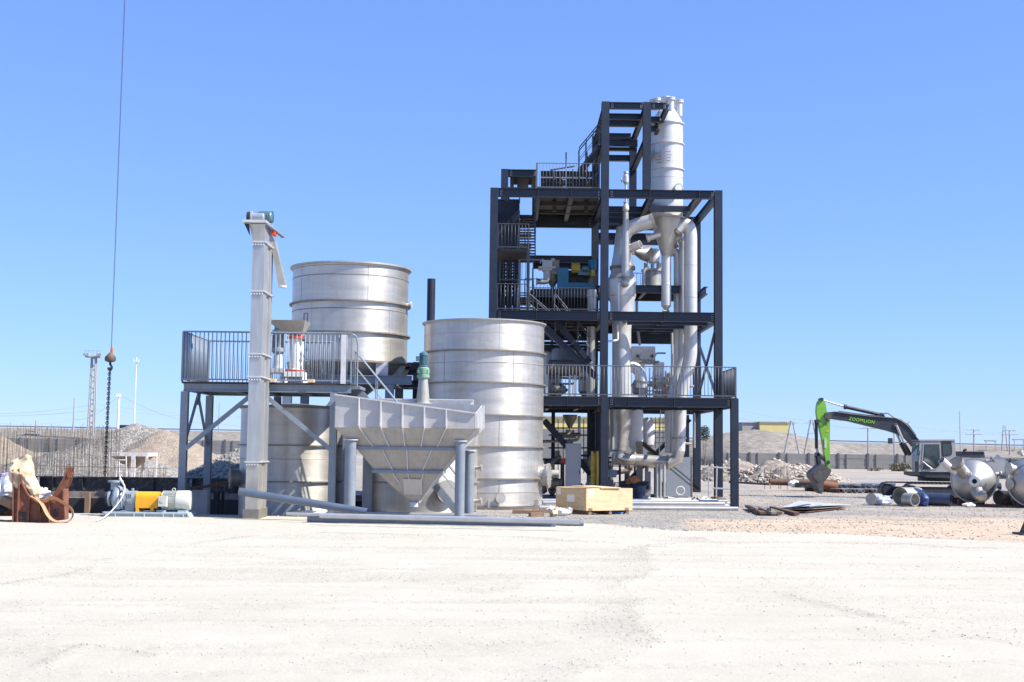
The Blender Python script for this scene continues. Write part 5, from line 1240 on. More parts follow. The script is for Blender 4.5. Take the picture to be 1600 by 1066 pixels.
    part(t, 'stanchion', sb, NAVYE)
    part(t, 'white_bracket', MB().bar(P(884.5, 262, 58), P(884.5, 295, 58), .05, .05).bar(P(879, 281, 58), P(884, 281, 58), .05, .05).bar(P(879, 276, 58), P(879, 281, 58), .04, .04).bar(P(879, 292, 58), P(884, 292, 58), .06, .06), WSTEEL)
    # stair up to the top frame
    a, b = P(938, 228, 59.2), P(905, 268, 59.2)
    stair(t, a, b, .8, 9, NAVY, NAVY, rh=1.15)
    # top frame
    bx(TX['C'], XF, Y2, Z4, .30, .2); bx(XF, P(1041, 165, Y2).x, Y2, Z4, .28, .2, gb=0)
    bx(TX['C'], XF, Y3, Z4, .34, bolts=False)
    for x in (TX['C'], XF): by(x, Y2, Y3, Z4, .32)
    for y, h in ((58.9, .28), (60.1, .3)): bx(TX['C'], XF, y, Z4-.02, h, ga=.1, gb=.1, bolts=False)
    xe = P(1039, 180, 58).x; part(t, 'beam', MB().ibeam((xe, Y2+.12, Z4-.16), (xe, 59.5, Z4-.16), .28, .18), NAVY); part(t, 'beam', MB().ibeam((XF+.15, 59.2, Z4-.2), (xe-.1, 59.2, Z4-.2), .28, .18), NAVY)
    for v, y, h in ((231, 60.5, .16), (219, 60.2, .30), (243, Y3, .30), (209, Y3, .28)):
        p = P(975, v, y); bx(TX['C'], XF, y, p.z, h, ga=.1, gb=.1, bolts=False)
    z_ = P(1005, 202, Y2+.3).z; part(t, 'bracket_beam', MB().ibeam((XF+.17, Y2+.2, z_), (P(1029, 202, Y2+.2).x, Y2+.2, z_), .26, .2), NAVY); part(t, 'bracket_beam', MB().ibeam((P(1027, 202, Y2+.2).x, Y2-.1, z_+.06), (P(1027, 202, Y2+.2).x, Y2+.9, z_+.06), .36, .18), NAVYE)
    for x in (TX['C'], XF):
        z_ = P(1005, 236, 60).z; by(x, Y2, Y3, z_, .3)
    part(t, 'gusset', MB().prism([P(993, 243, Y3-.1), P(985, 243, Y3-.1), P(993, 235, Y3-.1)], (0,.04,0)), NAVY)
    # post in left bay, diagonals
    pp = P(825, 440, Y2+.1); part(t, 'post', MB().box((pp.x-.07, Y2+.03, Z2+.02), (pp.x+.07, Y2+.17, P(825, 393, Y2).z)), NAVY)
    def diag(u0, v0, u1, v1, y, w_=.28, m=NAVY):
        part(t, 'brace', MB().ibeam(P(u0, v0, y), P(u1, v1, y), w_, .22, .02, .025, up=(0,0,1)), m)
    diag(843, 504, 932, 590, Y2); diag(850, 657, 940, 760, Y2); diag(1078, 655, 958, 775, Y3-1.2, .2); diag(978, 672, 1092, 765, Y3-1.5, .2, NAVYE)
    part(t, 'side_brace', MB().bar((TX['R'], Y3-.2, P(1093, 532, Y3).z), (TX['R'], Y2+.2, Z1+.1), .1, .12), NAVY)
    part(t, 'side_brace', MB().bar((TX['R'], Y2+.3, Z2-.45), (TX['R'], Y3-.2, Z1+.3), .1, .12), NAVY)
    # stairs: levels 1 -> 2 -> mid -> 3 on the left, plus one between 1 and 2 in front of the left bay
    xs0, xs1 = P(779, 400, 58).x, P(834, 400, 58).x
    zl = P(800, 392, 57.6).z
    part(t, 'landing', MB().box((TX['L']+.15, Y2+.05, zl-.14), (P(828, 400, Y2).x, Y2+2.6, zl)), NAVYE)
    railing(t, (TX['L']+.2, Y2+.0, zl), (P(826, 392, Y2).x, Y2+.0, zl), P(800, 350, Y2).z-zl, .15, RAILD, .013, .02)
    # flight from the landing up to level 3, running away from the viewer (its treads seen from below)
    stair(t, (P(812, 380, Y2).x, Y3-.5, Z3), (P(812, 380, Y2).x, Y2+2.4, zl), .75, 15, NAVYE, RAIL, side=(1,0,0), rh=1.1, tthick=.04)
    stair(t, (TX['L']+.35, Y2+2.6, zl-.05), (TX['L']+.35, Y3-.5, ZM), .75, 11, NAVYE, RAIL, side=(1,0,0), rh=1.1)
    stair(t, (TX['L']+1.1, Y3-.6, ZM), (TX['L']+1.1, 58.0, Z2), .75, 9, NAVYE, RAIL, side=(1,0,0), rh=1.1)
    railing(t, (xs0+.05, 59.5, ZM), (xs1, 59.5, ZM), 1.1, .17, RAIL, .012, .02)
    # louvred cladding behind the stair
    yb = Y3-.35
    def sheet(u0, u1, v0, v1, y=yb): a, b = P(u0, v0, y), P(u1, v1, y); part(t, 'cladding_sheet', MB().box((a.x, y, b.z), (b.x, y+.03, a.z)), NAVY)
    sheet(776, 811, 311, 392); sheet(776, 789.2, 398, 488, yb-.3); sheet(791, 800, 398, 488, yb-.3); sheet(801.6, 813, 398, 488, yb-.3)
    for k in range(12): a, b = P(811, 356+k*3.6, yb), P(830, 356+k*3.6, yb); part(t, 'louvre_slat', MB().bar(a, b, .03, .055), NAVY)
    for u in (815.5, 820, 824.5): part(t, 'louvre_mullion', MB().bar(P(u, 354, yb-.02), P(u, 396, yb-.02), .03, .03), NAVY)
    for k in range(14):
        for u in (790.1, 800.8):
            if u < 795 or k > 3: p = P(u, 402+k*6.2, yb-.3); part(t, 'louvre_slat', MB().cbox((p.x, yb-.28, p.z), (.09, .03, .07)), NAVY)
    part(t, 'ladder_post', MB().tube(P(811.5, 406, 58.5), P(811.5, 487, 58.5), .035, n=8).tube(P(811.5, 406, 58.5), P(845, 406, 58.5), .03, n=8).tube(P(844.5, 406, 58.5), P(844.5, 412, 58.5), .03, n=8), GREYP)
    # flight running to the right between level 2 and level 1, left bay
    stair(t, P(866, 498, 58.2), P(922, 566, 58.2), .8, 12, NAVY, RAIL, rh=1.2)
    stair(t, P(826, 458, 57.5)-Vector((0,0,1.0)), P(868, 494, 57.5)-Vector((0,0,1.0)), .8, 7, NAVY, RAIL, rh=1.0)
    # left bay internals between level 1 and 2
    for v in (536, 541, 546): 
        p = P(850, v, 61.5); q = P(938, v, 61.5); part(t, 'joist', MB().ibeam((p.x, 61.5, p.z), (q.x, 61.5, p.z), .14, .1), NAVY)
    for ua, ub, va, vb in ((850, 940, 519.5, 533), (985, 1056, 521, 538)):
        p, q = P(ua, va, Y3+.3), P(ub, vb, Y3+.3); part(t, 'beam', MB().ibeam((p.x, Y3+.3, (p.z+q.z)/2), (q.x, Y3+.3, (p.z+q.z)/2), p.z-q.z, .22, .03, .03), NAVY)
    # posts below level 1
    for u, v0, v1, y in ((864, 658, 740, 62.5), (920, 655, 730, 62.5), (933, 648, 760, 62.0)): 
        p = P(u, 700, y); part(t, 'post', MB().box((p.x-.09, y-.09, ZB-.3), (p.x+.09, y+.09, Z1-.4)), NAVY)
    wb = MB()
    for v in (669, 680, 700, 725): wb.bar(P(857, v, 62.4), P(925, v, 62.4), .06, .07)
    for u in (872, 880, 890, 912): wb.bar(P(u, 655, 62.4), P(u, 740, 62.4), .04, .05)
    part(t, 'scaffold', wb, NAVYE)
    for u, v0, v1 in ((1008, 655, 700), (1016, 655, 720), (1027, 640, 740)): pass
    hb = MB()
    for u in (1012, 1018, 1024, 1030, 1036): hb.bar(P(u, 652, 63), P(u, 700, 63), .03, .03)
    for v in (660, 668, 676, 684, 692): hb.bar(P(1009, v, 63), P(1040, v, 63), .03, .03)
    part(t, 'grille', hb, NAVYE)
    hang = P(1032, 640, 58); part(t, 'hanger_rod', MB().tube(hang, P(1030, 716, 58), .02, n=6), STEEL2)
    return t
TOWER = tower()

# ------------------------------------------------------------------ vessels and ducts inside the tower
def stub(mb, c, d, r, l, fl=.05, n=18):
    return mb.lathe(c, [(r, 0), (r, l), (r+fl, l), (r+fl, l+.06), (.005, l+.062)], n, axis=d)
def column_vessel():
    Y = 60.2; r = .765; c = P(1042, 250, Y); Z = lambda v: P(1042, v, Y-r).z; X = c.x
    t = thing('column_vessel', 'tall white cylindrical vessel standing above the top of the navy tower', 'vessel', (X, Y, Z3))
    cs = [Z(189), Z(221), Z(261), Z(302), Z(337)]
    for i in range(4): part(t, 'shell_plate', MB().lathe((X, Y, 0), [(r, cs[i+1]), (r, cs[i])], 72), WSTEEL)
    for v in (189, 221, 261): ring_part(t, (X, Y), r, Z(v)-.03, .05, .07, WSTEEL)
    ring_part(t, (X, Y), r, Z(337)-.05, .08, .1, STEEL2)
    part(t, 'weld_seam', MB().lathe((X, Y, Z(275)), [(r, -.01), (r+.008, 0), (r, .01)], 60), STEEL2)
    part(t, 'top_cone', MB().lathe((X, Y, 0), [(r, Z(189)), (r*.93, Z(183)), (.38, Z(165)), (.05, Z(162))], 60), WSTEEL)
    part(t, 'top_nozzle', stub(MB(), (X-.05, Y, Z(168)), (0,0,1), .23, Z(147)-Z(168), .03), WSTEEL)
    for u, v0, v1, dy, rr in ((1048, 178, 153, -.35, .16), (1061, 180, 157, -.1, .16), (1022, 170, 156, -.1, .17), (1033, 170, 154, .5, .15), (1027, 168, 154, -.4, .12)):
        p = P(u, v0, Y+dy); k = part(t, 'nozzle', MB().tube((p.x, Y+dy, p.z-.05), (p.x, Y+dy, P(u, v1+4, Y+dy).z), rr, n=20), WSTEEL)
        part(k, 'nozzle_flange', MB().lathe((p.x, Y+dy, P(u, v1+4, Y+dy).z), [(.01, 0), (rr+.06, 0), (rr+.06, .06), (rr+.03, .07), (rr+.06, .08), (rr+.06, .13), (.01, .14)], 20), WSTEEL)
    # bolted side flange
    d = Vector((.35, -.93, .0)).normalized(); fc = P(1061.5, 293.5, Y-.95)
    f = part(t, 'bolted_flange', MB().lathe(fc-d*.35, [(.16, -.3), (.17, .25), (.225, .25), (.225, .32), (.005, .325)], 28, axis=d), WSTEEL)
    x = d.cross(Vector((0,0,1)))
    for i in range(16):
        th = 6.283*i/16; q = fc-d*.02+x*(.205*math.cos(th))+Vector((0,0,.205*math.sin(th))); part(f, 'bolt', MB().tube(q-d*.06, q+d*.03, .014, n=6), SEAM)
    # faint marks on the shell
    mk = MB()
    for j, (u0, v0, u1, v1) in enumerate(((1032,234,1032,256),(1026,238,1031,238),(1028,243,1033,242),(1026,248,1032,248),(1028,253,1033,253),(1040,237,1048,237),(1041,242,1049,242),(1040,247,1048,246),(1041,251,1047,251))):
        a = P(u0, v0, Y-r); b = P(u1, v1, Y-r)
        def on(p): dx = p.x-X; return Vector((p.x, Y-math.sqrt(max(.01, r*r-dx*dx))-.004, p.z))
        mk.bar(on(a), on(b), .012, .03)
    part(t, 'painted_marks', mk, SEAM)
    # cone, down pipe and valve
    zc = [Z(337), Z(344), Z(397)]
    part(t, 'cone', MB().lathe((X, Y, 0), [(r*.98, zc[0]-.05), (r*.98, zc[1]), (.235, zc[2])], 48), STEEL2)
    pm = [zc[2], Z(475), Z(482), Z(489)]; xo = P(1038.5, 440, Y-.3).x
    part(t, 'down_pipe', MB().lathe((X-.02, Y, 0), [(.235, pm[0]), (.235, Z(442)), (.245, Z(442)), (.245, Z(441)), (.235, Z(440)), (.235, pm[1]), (.09, pm[2]), (.09, pm[3])][::1], 32), WSTEEL)
    vb = MB().cbox((X-.02, Y, pm[2]-.08), (.3, .18, .16)).tube((X-.2, Y-.15, pm[2]-.05), (X-.02, Y-.1, pm[2]-.05), .05, n=10)
    part(t, 'valve', vb, SEAM)
    bb = MB().tube(P(1036, 365, Y-.3), P(1012, 372, Y-.2), .16, n=20).tube(P(1014, 371.5, Y-.2), P(1011, 372.5, Y-.2), .2, n=20); part(t, 'side_nozzle', bb, WSTEEL)
    part(t, 'side_nozzle', MB().tube(P(1046, 378, Y), P(1058, 369, Y), .26, n=20).tube(P(1057, 370, Y), P(1060, 368, Y), .3, n=20), STEEL2)
    part(t, 'side_nozzle', MB().tube(P(1045, 388, Y), P(1054, 383, Y), .15, n=20).tube(P(1053, 384, Y), P(1057, 381, Y), .18, n=20), WOODD)
    part(t, 'support_lug', MB().box((X-.95, Y-.98, Z(332)), (X+.95, Y-.86, Z(323))), NAVY)
column_vessel()
def evaporator():
    Y = 59.6; X = P(972.5, 440, Y).x; Z = lambda v: P(972.5, v, Y-.6).z
    t = thing('evaporator_vessel', 'steel evaporator with tall tapered top left of the white column vessel', 'vessel', (X, Y, Z2))
    r = .655
    part(t, 'lower_shell', MB().lathe((X-.02, Y, 0), [(.44, Z(622)), (.44, Z(560)), (.445, Z(558)), (.44, Z(556)), (.44, Z(512)), (.54, Z(487)), (.54, Z(472)), (r, Z(461)), (r, Z(435))], 60), WSTEEL)
    part(t, 'lower_shell_seam', MB().lathe((X-.02, Y, Z(461)), [(r, -.01), (r+.012, 0), (r, .01)], 48), STEEL2)
    part(t, 'shoulder', MB().lathe((X-.02, Y, 0), [(r, Z(435)+.01), (.52, Z(424)), (.52, Z(419))], 60), STEEL2)
    fl = part(t, 'body_flange', MB().lathe((X, Y, Z(419)), [(.5, 0), (.6, 0), (.6, .06), (.56, .07), (.6, .09), (.6, .16), (.5, .16)], 60), SEAM)
    part(t, 'tapered_head', MB().lathe((X, Y, 0), [(.54, Z(414)), (.44, Z(394)), (.36, Z(370)), (.30, Z(352))], 48), STEEL)
    part(t, 'overhead_duct', MB().path([P(972, 378, Y), P(978, 360, Y), P(992, 353, Y-.05), P(1021, 345, Y-.3)], .34, 28, bend=.5, cap=False), WSTEEL)
    part(t, 'duct_end', MB().tube(P(1018, 346, Y-.28), P(1022.5, 344.5, Y-.31), .355, n=28, hollow=.03), STEEL2)
    part(t, 'side_duct', MB().tube(P(984, 389, Y-.4), P(1001, 382, Y-.7), .2, n=24, hollow=.02), WSTEEL)
    # instrument cluster
    g = MB()
    for u, v in ((982, 391), (986, 389), (989, 396), (978, 424), (962, 424)): g.cbox(P(u, v, Y-.75), (.12, .1, .14))
    part(t, 'fittings', g, SEAM, kind='stuff')
    # glass-like slim column in front and relief valve above
    Yp = 58.6; xp = P(977.5, 380, Yp).x; Zp = lambda v: P(977.5, v, Yp).z
    s = thing('vent_column', 'slim tapering vent column with ball joint and relief valve on top', 'vent pipe', (xp, Yp, Z2))
    part(s, 'tapered_tube', MB().lathe((xp, Yp, 0), [(.10, Zp(438)), (.21, Zp(432)), (.17, Zp(380)), (.13, Zp(332))], 28), STEEL)
    part(s, 'bottom_cap', MB().blob((xp-.03, Yp-.1, Zp(442)), (.21,.2,.24), 1, .02), STEEL2)
    part(s, 'ball_joint', MB().lathe((xp, Yp, 0), [(.07, Zp(332)), (.15, Zp(328)), (.15, Zp(323)), (.08, Zp(319)), (.12, Zp(317)), (.12, Zp(316)), (.04, Zp(316)-.0)], 20, close=True), WSTEEL)
    part(s, 'riser', MB().tube((xp, Yp, Zp(317)), (xp, Yp, Zp(288)), .05, n=12), WSTEEL)
    part(s, 'relief_valve', MB().lathe((xp+.0, Yp, 0), [(.05, Zp(289)), (.13, Zp(285)), (.13, Zp(275)), (.07, Zp(273)), (.11, Zp(271)), (.11, Zp(268)), (.02, Zp(267.5))], 18).lathe((xp-.05, Yp, Zp(281)), [(.05, 0), (.07, .12), (.11, .13), (.11, .18), (.01, .19)], 14, axis=(-1,0,-.1)), WSTEEL)
    part(s, 'drain', MB().path([P(970, 443, Yp-.1), P(966.5, 443, Yp-.2), P(966.5, 486, Yp-.2)], .045, 10, bend=.1), WHITE)
    u = MB().path([P(965, 508, Y-.7), P(965, 532, Y-.7), P(945, 534, Y-.9)], .05, 10, bend=.1); part(s, 'lower_drain', u, WHITE)
evaporator()
def ducts():
    # big riser duct on the right
    Y = 60.0
    t = thing('riser_duct', 'large pale duct rising on the right side of the navy tower and bending at top', 'duct', P(1078, 700, Y))
    part(t, 'duct', MB().path([P(1056, 362, Y), P(1066, 351, Y), P(1076, 352, Y), P(1079, 366, Y), P(1079, 560, Y), P(1063, 618, Y), P(1060, 705, Y)], .31, 32, bend=.45, cap=False), WSTEEL)
    part(t, 'open_end', MB().tube(P(1054, 364.5, Y), P(1057.5, 360.5, Y), .35, n=28), SEAM)
    for v in (415, 465, 530): part(t, 'weld_seam', MB().tube(P(1079, v, Y), P(1079, v+.8, Y), .318, n=32), STEEL2)
    part(t, 'bottom_elbow', MB().path([P(1060, 704, Y), P(1057, 718, Y), P(1046, 723, Y), P(990, 718, Y-.2), P(957, 717, Y-.3)], [.31,.30,.28,.27,.27], 28, cap=True), STEEL)
    for u in (991, 1042): part(t, 'flange', MB().tube(P(u, 718+(u-991)*.09, Y-.2), P(u+2.5, 718+(u-991)*.09, Y-.2), .34, n=28), STEEL2)
    part(t, 'flange', MB().tube(P(1061, 683, Y), P(1061, 686, Y), .36, n=28), STEEL2)
    p2 = thing('riser_duct', 'second thinner duct running close beside the large right hand riser', 'duct', P(1046, 700, 61))
    part(p2, 'duct', MB().path([P(1062, 372, 60.8), P(1067, 380, 60.8), P(1067, 560, 60.8), P(1047, 620, 60.6), P(1045, 708, 60.5)], .2, 24, bend=.3), WSTEEL)
    p3 = thing('down_duct', 'white duct with elbow between the cone vessel and the large riser', 'duct', P(1058, 487, 61))
    part(p3, 'duct', MB().path([P(1047, 396, 61), P(1056, 392, 61), P(1058.5, 402, 61), P(1058.5, 620, 61)], .185, 24, bend=.25), WSTEEL)
    part(p3, 'weld_seam', MB().tube(P(1058.5, 443, 61), P(1058.5, 443.8, 61), .192, n=24), STEEL2)
    # lower cone of evaporator
    q = thing('cone_leg', 'tapering steel leg of the evaporator joining the horizontal duct', 'duct', P(972, 640, 59.6))
    part(q, 'cone', MB().path([P(972, 640, 59.6), P(972, 668, 59.6), P(969, 706, 59.6)], [.40, .37, .26], 32), STEEL)
    part(q, 'elbow', MB().path([P(969, 700, 59.6), P(966, 715, 59.6), P(975, 718, 59.6), P(990, 718, 59.7)], [.26,.3,.3,.26], 24), STEEL)
    part(q, 'flange', MB().tube(P(969, 703, 59.6), P(969, 705, 59.6), .33, n=24), SEAM)
    q = thing('pipe', 'thin vertical pipe behind the evaporator leg near the tower centre column', 'pipe', P(956, 650, 60.5))
    part(q, 'tube', MB().tube(P(956.5, 636, 60.5), P(956.5, 706, 60.5), .11, n=16), STEEL2)
    q = thing('pipe', 'thin vertical pipe immediately right of the navy centre column', 'pipe', P(951, 650, 60.8))
    part(q, 'tube', MB().tube(P(952, 640, 61), P(951, 712, 61), .06, n=12), STEEL2)
    q = thing('receiver_tank', 'white vertical receiver with conical bottom below the first deck', 'vessel', P(993, 690, 61.5))
    c = P(993.5, 640, 61.5); zz = lambda v: P(993.5, v, 61).z
    part(q, 'shell', MB().lathe((c.x, 61.5, 0), [(.1, zz(708)), (.33, zz(698)), (.34, zz(690)), (.36, zz(686)), (.36, zz(645)), (.3, zz(638))], 32, close=True), WHITE)
    q = thing('receiver_tank', 'grey rounded vessel behind the white receiver below the first deck', 'vessel', P(1012, 690, 62.6))
    c = P(1012, 690, 62.6); zz = lambda v: P(1012, v, 62).z
    part(q, 'shell', MB().lathe((c.x, 62.6, 0), [(.12, zz(702)), (.3, zz(695)), (.34, zz(685)), (.34, zz(663)), (.26, zz(655)), (.05, zz(652))], 32), LGREY2)
    # three bright pipes down to the ground
    for k, (u, lb) in enumerate(((1026.5, 'left'), (1031.8, 'middle'), (1037.6, 'right'))):
        a = P(u, 726, 59.4); b = P(u+.5, 776, 59.4)
        o = solo('drain_pipe', MB().tube(a, (a.x, a.y, .15), .07, n=14).tube((a.x, a.y, .15), (a.x, a.y, .24), .1, n=14), CHROME, lb+' one of three bright vertical pipes under the horizontal duct', 'pipe', (a.x, a.y, .15), group='three bright drain pipes')
ducts()
def mid_machines():
    # condenser bundle behind the cone vessel
    Y = 62.4; c = P(1019.5, 430, Y); z = lambda v: P(1019.5, v, Y-.4).z
    t = thing('condenser', 'vertical tube bundle condenser on the rear mid deck behind the cone vessel', 'condenser', (c.x, Y, ZM))
    part(t, 'shell', MB().lathe((c.x, Y, 0), [(.42, z(455)), (.42, z(423))], 32), STEEL2)
    part(t, 'tube_sheet', MB().lathe((c.x, Y, z(423)), [(.01, 0), (.56, 0), (.56, .1), (.01, .1)], 32), STEEL2)
    for k in range(8):
        th = k*.785; part(t, 'tie_tube', MB().tube((c.x+.38*math.cos(th), Y+.38*math.sin(th), z(421)), (c.x+.38*math.cos(th), Y+.38*math.sin(th), z(409)), .05, n=10), STEEL2)
    c2 = P(1020.5, 400, Y); part(t, 'head', MB().lathe((c2.x, Y, 0), [(.3, z(409)), (.32, z(406)), (.32, z(388))], 28, close=True), LGREY2)
    part(t, 'inlet_transition', MB().path([P(991, 393, Y-.5), P(1003, 397, Y-.2), P(1013, 397, Y)], [.12, .3, .42], 20), STEEL2)
    part(t, 'pipe', MB().path([P(1012, 420, Y-.6), P(1006, 423, Y-.6), P(1005, 455, Y-.6)], .08, 12, bend=.15), WSTEEL)
    # centrifuge with two portholes on level 1 right
    Y = 60.8; q = lambda u, v, d=0: P(u, v, Y+d)
    t = thing('centrifuge', 'grey machine with two round portholes on the first tower deck', 'machine', q(1010, 620))
    part(t, 'body', MB().box((q(987,540).x, Y, q(987,564).z), (q(1024,540).x, Y+1.2, q(987,541).z)), LGREY2)
    part(t, 'front_dome', MB().prism([q(1000,562,-.08), q(1024,562,-.08), q(1024,551,-.08), q(1018,548,-.08), q(1006,549,-.08), q(1000,556,-.08)], (0,.078,0)), STEEL2)
    for u in (996.5, 1019): part(t, 'porthole', MB().tube(q(u, 556.5, -.16), q(u, 556.5, -.09), .09, n=18).tube(q(u, 556.5, -.165), q(u, 556.5, -.161), .055, n=18), SEAM)
    for u in (996.5, 1019): part(t, 'porthole_glass', MB().tube(q(u, 556.5, -.175), q(u, 556.5, -.167), .05, n=18), DARK)
    part(t, 'table', MB().box((q(986,566).x, Y-.35, q(986,567).z), (q(1029,566).x, Y+1.2, q(986,564).z)), SEAM)
    part(t, 'cabinet', MB().box((q(1000,600).x, Y, q(986,618).z), (q(1007,600).x, Y+.5, q(986,567.2).z)), LGREY2)
    part(t, 'hopper', MB().lathe((q(1018,0).x, Y+.4, 0), [(.2, q(0,549).z), (.35, q(0,541).z), (.35, q(0,539).z)], 20), STEEL2)
    part(t, 'drum', MB().lathe((q(1032.5,0).x, Y+.5, 0), [(.3, q(0,579).z), (.34, q(0,577).z), (.27, q(0,575).z), (.27, q(0,553).z)], 28, close=True), WHITE)
    part(t, 'arm', MB().bar(q(1026, 552, .2), q(1040, 552, .2), .06, .08), SEAM)
    t = thing('pump_skid', 'cluster of flanged valves and pipes behind the first deck railing', 'valves', q(1032, 620))
    for u, v, r in ((1032, 582, .4), (1033, 592, .36), (1022, 588, .22), (1034, 604, .34)):
        part(t, 'flanged_body', MB().lathe((q(u,0).x, Y+.2, q(0,v).z), [(.01, -.12), (r, -.12), (r, -.06), (r*.8, -.05), (r*.8, .08), (r, .09), (r, .14), (.01, .15)], 24), STEEL2)
    part(t, 'lower_body', MB().lathe((q(1033,0).x, Y+.2, 0), [(.22, Z1+.05), (.3, q(0,608).z)], 20, close=True), LGREY2)
    part(t, 'handwheel', MB().tube(q(1036.5, 607.5, -.35), q(1036.5, 607.5, -.3), .11, n=16), mat('pink_red', (.5,.2,.16), .5))
    pb = MB()
    for u, v0, v1 in ((1015, 575, 620), (1021, 580, 620), (1027, 585, 620), (1040, 580, 618), (1044, 590, 618), (1010, 598, 618)): pb.tube(q(u, v0, -.1), q(u, v1, -.1), .035, n=8)
    for v in (600, 611, 616): pb.tube(q(1008, v, -.15), q(1046, v, -.15), .03, n=8)
    part(t, 'small_piping', pb, STEEL2)
    t = thing('elbow_duct', 'bright curved duct elbow standing on the first tower deck', 'duct', q(1002, 620, -1))
    part(t, 'elbow', MB().path([q(972, 588, -.9), q(980, 575, -1), q(992, 573, -1), q(1001, 584, -1), q(1003, 600, -1), q(1003, 606, -1)], .26, 24, bend=.25), WSTEEL)
    part(t, 'flange', MB().tube(q(1003, 596, -1), q(1003, 598, -1), .31, n=24), SEAM)
    part(t, 'base_box', MB().box((q(983,0).x, Y-1.3, Z1+.03), (q(1007,0).x, Y-.6, q(0,607).z)), WHITE)
    # teal machine on the rear mid deck, left bay
    Y = 61.2; q = lambda u, v, d=0: P(u, v, Y+d)
    t = thing('teal_machine', 'teal drive machine with yellow motor behind the railing high in the tower', 'machine', q(905, 452))
    part(t, 'frame', MB().box((q(875,0).x, Y, ZML+.1), (q(931,0).x, Y+1.0, q(0,431).z)).box((q(875,0).x, Y, q(0,431).z+.002), (q(892,0).x, Y+1.0, q(0,408).z)), TEAL)
    part(t, 'base', MB().box((q(873,0).x, Y-.1, ZML+.02), (q(931,0).x, Y+1.1, ZML+.098)), LGREY2)
    part(t, 'rear_housing', MB().box((q(892.5,0).x, Y+1.05, q(0,432).z), (q(931,0).x, Y+1.5, q(0,407).z)), BLACK)
    part(t, 'yellow_motor', MB().tube(q(893, 419, .4), q(906, 419, .4), .26, n=20), YELD)
    part(t, 'gearbox', MB().cbox(q(912, 426, .4), (.55, .4, .3)).tube(q(910, 420, .1), q(919, 420, .1), .14, n=16), TEALG)
    part(t, 'upright_motor', MB().tube(q(925.5, 422, .4), q(925.5, 409, .4), .19, n=20).lathe(q(925.5, 411, .4), [(.2, 0), (.2, .1), (.02, .18)], 20), TEAL)
    part(t, 'motor_base', MB().tube(q(925.5, 432, .4), q(925.5, 422, .4), .13, n=16), YELD)
    t = thing('white_separator', 'pale separator head with side outlet left of the teal machine', 'machine', q(861, 452))
    part(t, 'head', MB().cbox(q(855, 416, .4), (.46, .7, .5)).tube(q(855, 438, .3), q(855, 422, .3), .19, n=18), LGREY2); part(t, 'dark_body', MB().cbox(q(867, 419, .5), (.40, .7, .7)).tube(q(867, 440, .5), q(867, 430, .5), .16, n=16), SEAM)
    part(t, 'top_flange', MB().box((q(846,0).x, Y, q(0,409).z), (q(872,0).x, Y+.9, q(0,406).z)).tube(q(848, 409, .2), q(848, 405, .2), .06, n=10).tube(q(864, 409, .2), q(864, 404, .2), .1, n=10), STEEL2)
    part(t, 'outlet', MB().path([q(838, 440, .2), q(848, 441, .2), q(856, 440, .2), q(857, 430, .2)], .12, 14, bend=.2).tube(q(838, 440, .2), q(840, 440, .2), .17, n=14), STEEL2)
    part(t, 'dark_funnel', MB().lathe(Vector((q(868,0).x, Y+.6, ZML+.02)), [(.08, 0), (.1, .3), (.3, .6), (.32, 1.0)], 20), SEAM)
    t = thing('clear_column', 'grey tube column passing through the second deck left of the centre column', 'pipe', q(922, 487))
    part(t, 'tube', MB().tube((q(923,0).x, 58.6, Z2+.02), (q(923,0).x, 58.6, P(923, 453, 58.6).z), .2, n=20).tube((q(923,0).x, 58.6, P(923, 464, 58.6).z), (q(923,0).x, 58.6, P(923, 461, 58.6).z), .25, n=20), STEEL2)
    part(t, 'lower_tube', MB().tube((q(924,0).x, 59.6, Z1+.02), (q(924,0).x, 59.6, Z2-.45), .2, n=20), STEEL2)
    # blue grey tank block and black drum on level 1 left
    t = thing('blue_grey_tank', 'blue grey tank behind the thick diagonal brace on the first deck', 'tank', P(888, 560, 61))
    c = P(886, 556, 61.4); part(t, 'shell', MB().lathe((c.x, 61.4, 0), [(.72, P(886,573,61).z), (.74, P(886,570,61).z), (.74, P(886,545,61).z), (.5, P(886,541,61).z)], 32, close=True), GREYP)
    t = thing('horizontal_drum', 'dark horizontal drum vessel behind the first deck railing', 'vessel', P(882, 590, 58.8))
    a, b = P(856, 575, 58.8), P(907, 576, 58.8)
    part(t, 'shell', MB().lathe(a, [(.02, -.1), (.25, -.06), (.38, .04), (.38, (b-a).length-.05), (.25, (b-a).length+.05), (.02, (b-a).length+.1)], 28, axis=(b-a)), SEAM)
    for u in (860, 876, 895, 903): part(t, 'leg', MB().box((P(u,0,58.8).x-.05, 58.6, Z1+.03), (P(u,0,58.8).x+.05, 59.0, P(u, 586, 58.8).z)), WSTEEL if u in (860, 903, 895) else SEAM)
    part(t, 'under_body', MB().blob(P(873, 609, 58.8), (.38,.3,.28), 4, .3), SEAM)
    t = thing('pale_box', 'pale box seen through the first deck railing left of the centre column', 'box', P(863, 605, 59.6))
    part(t, 'box', MB().box((P(857,0,59.6).x, 59.6, Z1+.03), (P(866,0,59.6).x, 60.2, P(860, 592, 59.6).z)), LGREY2)
mid_machines()
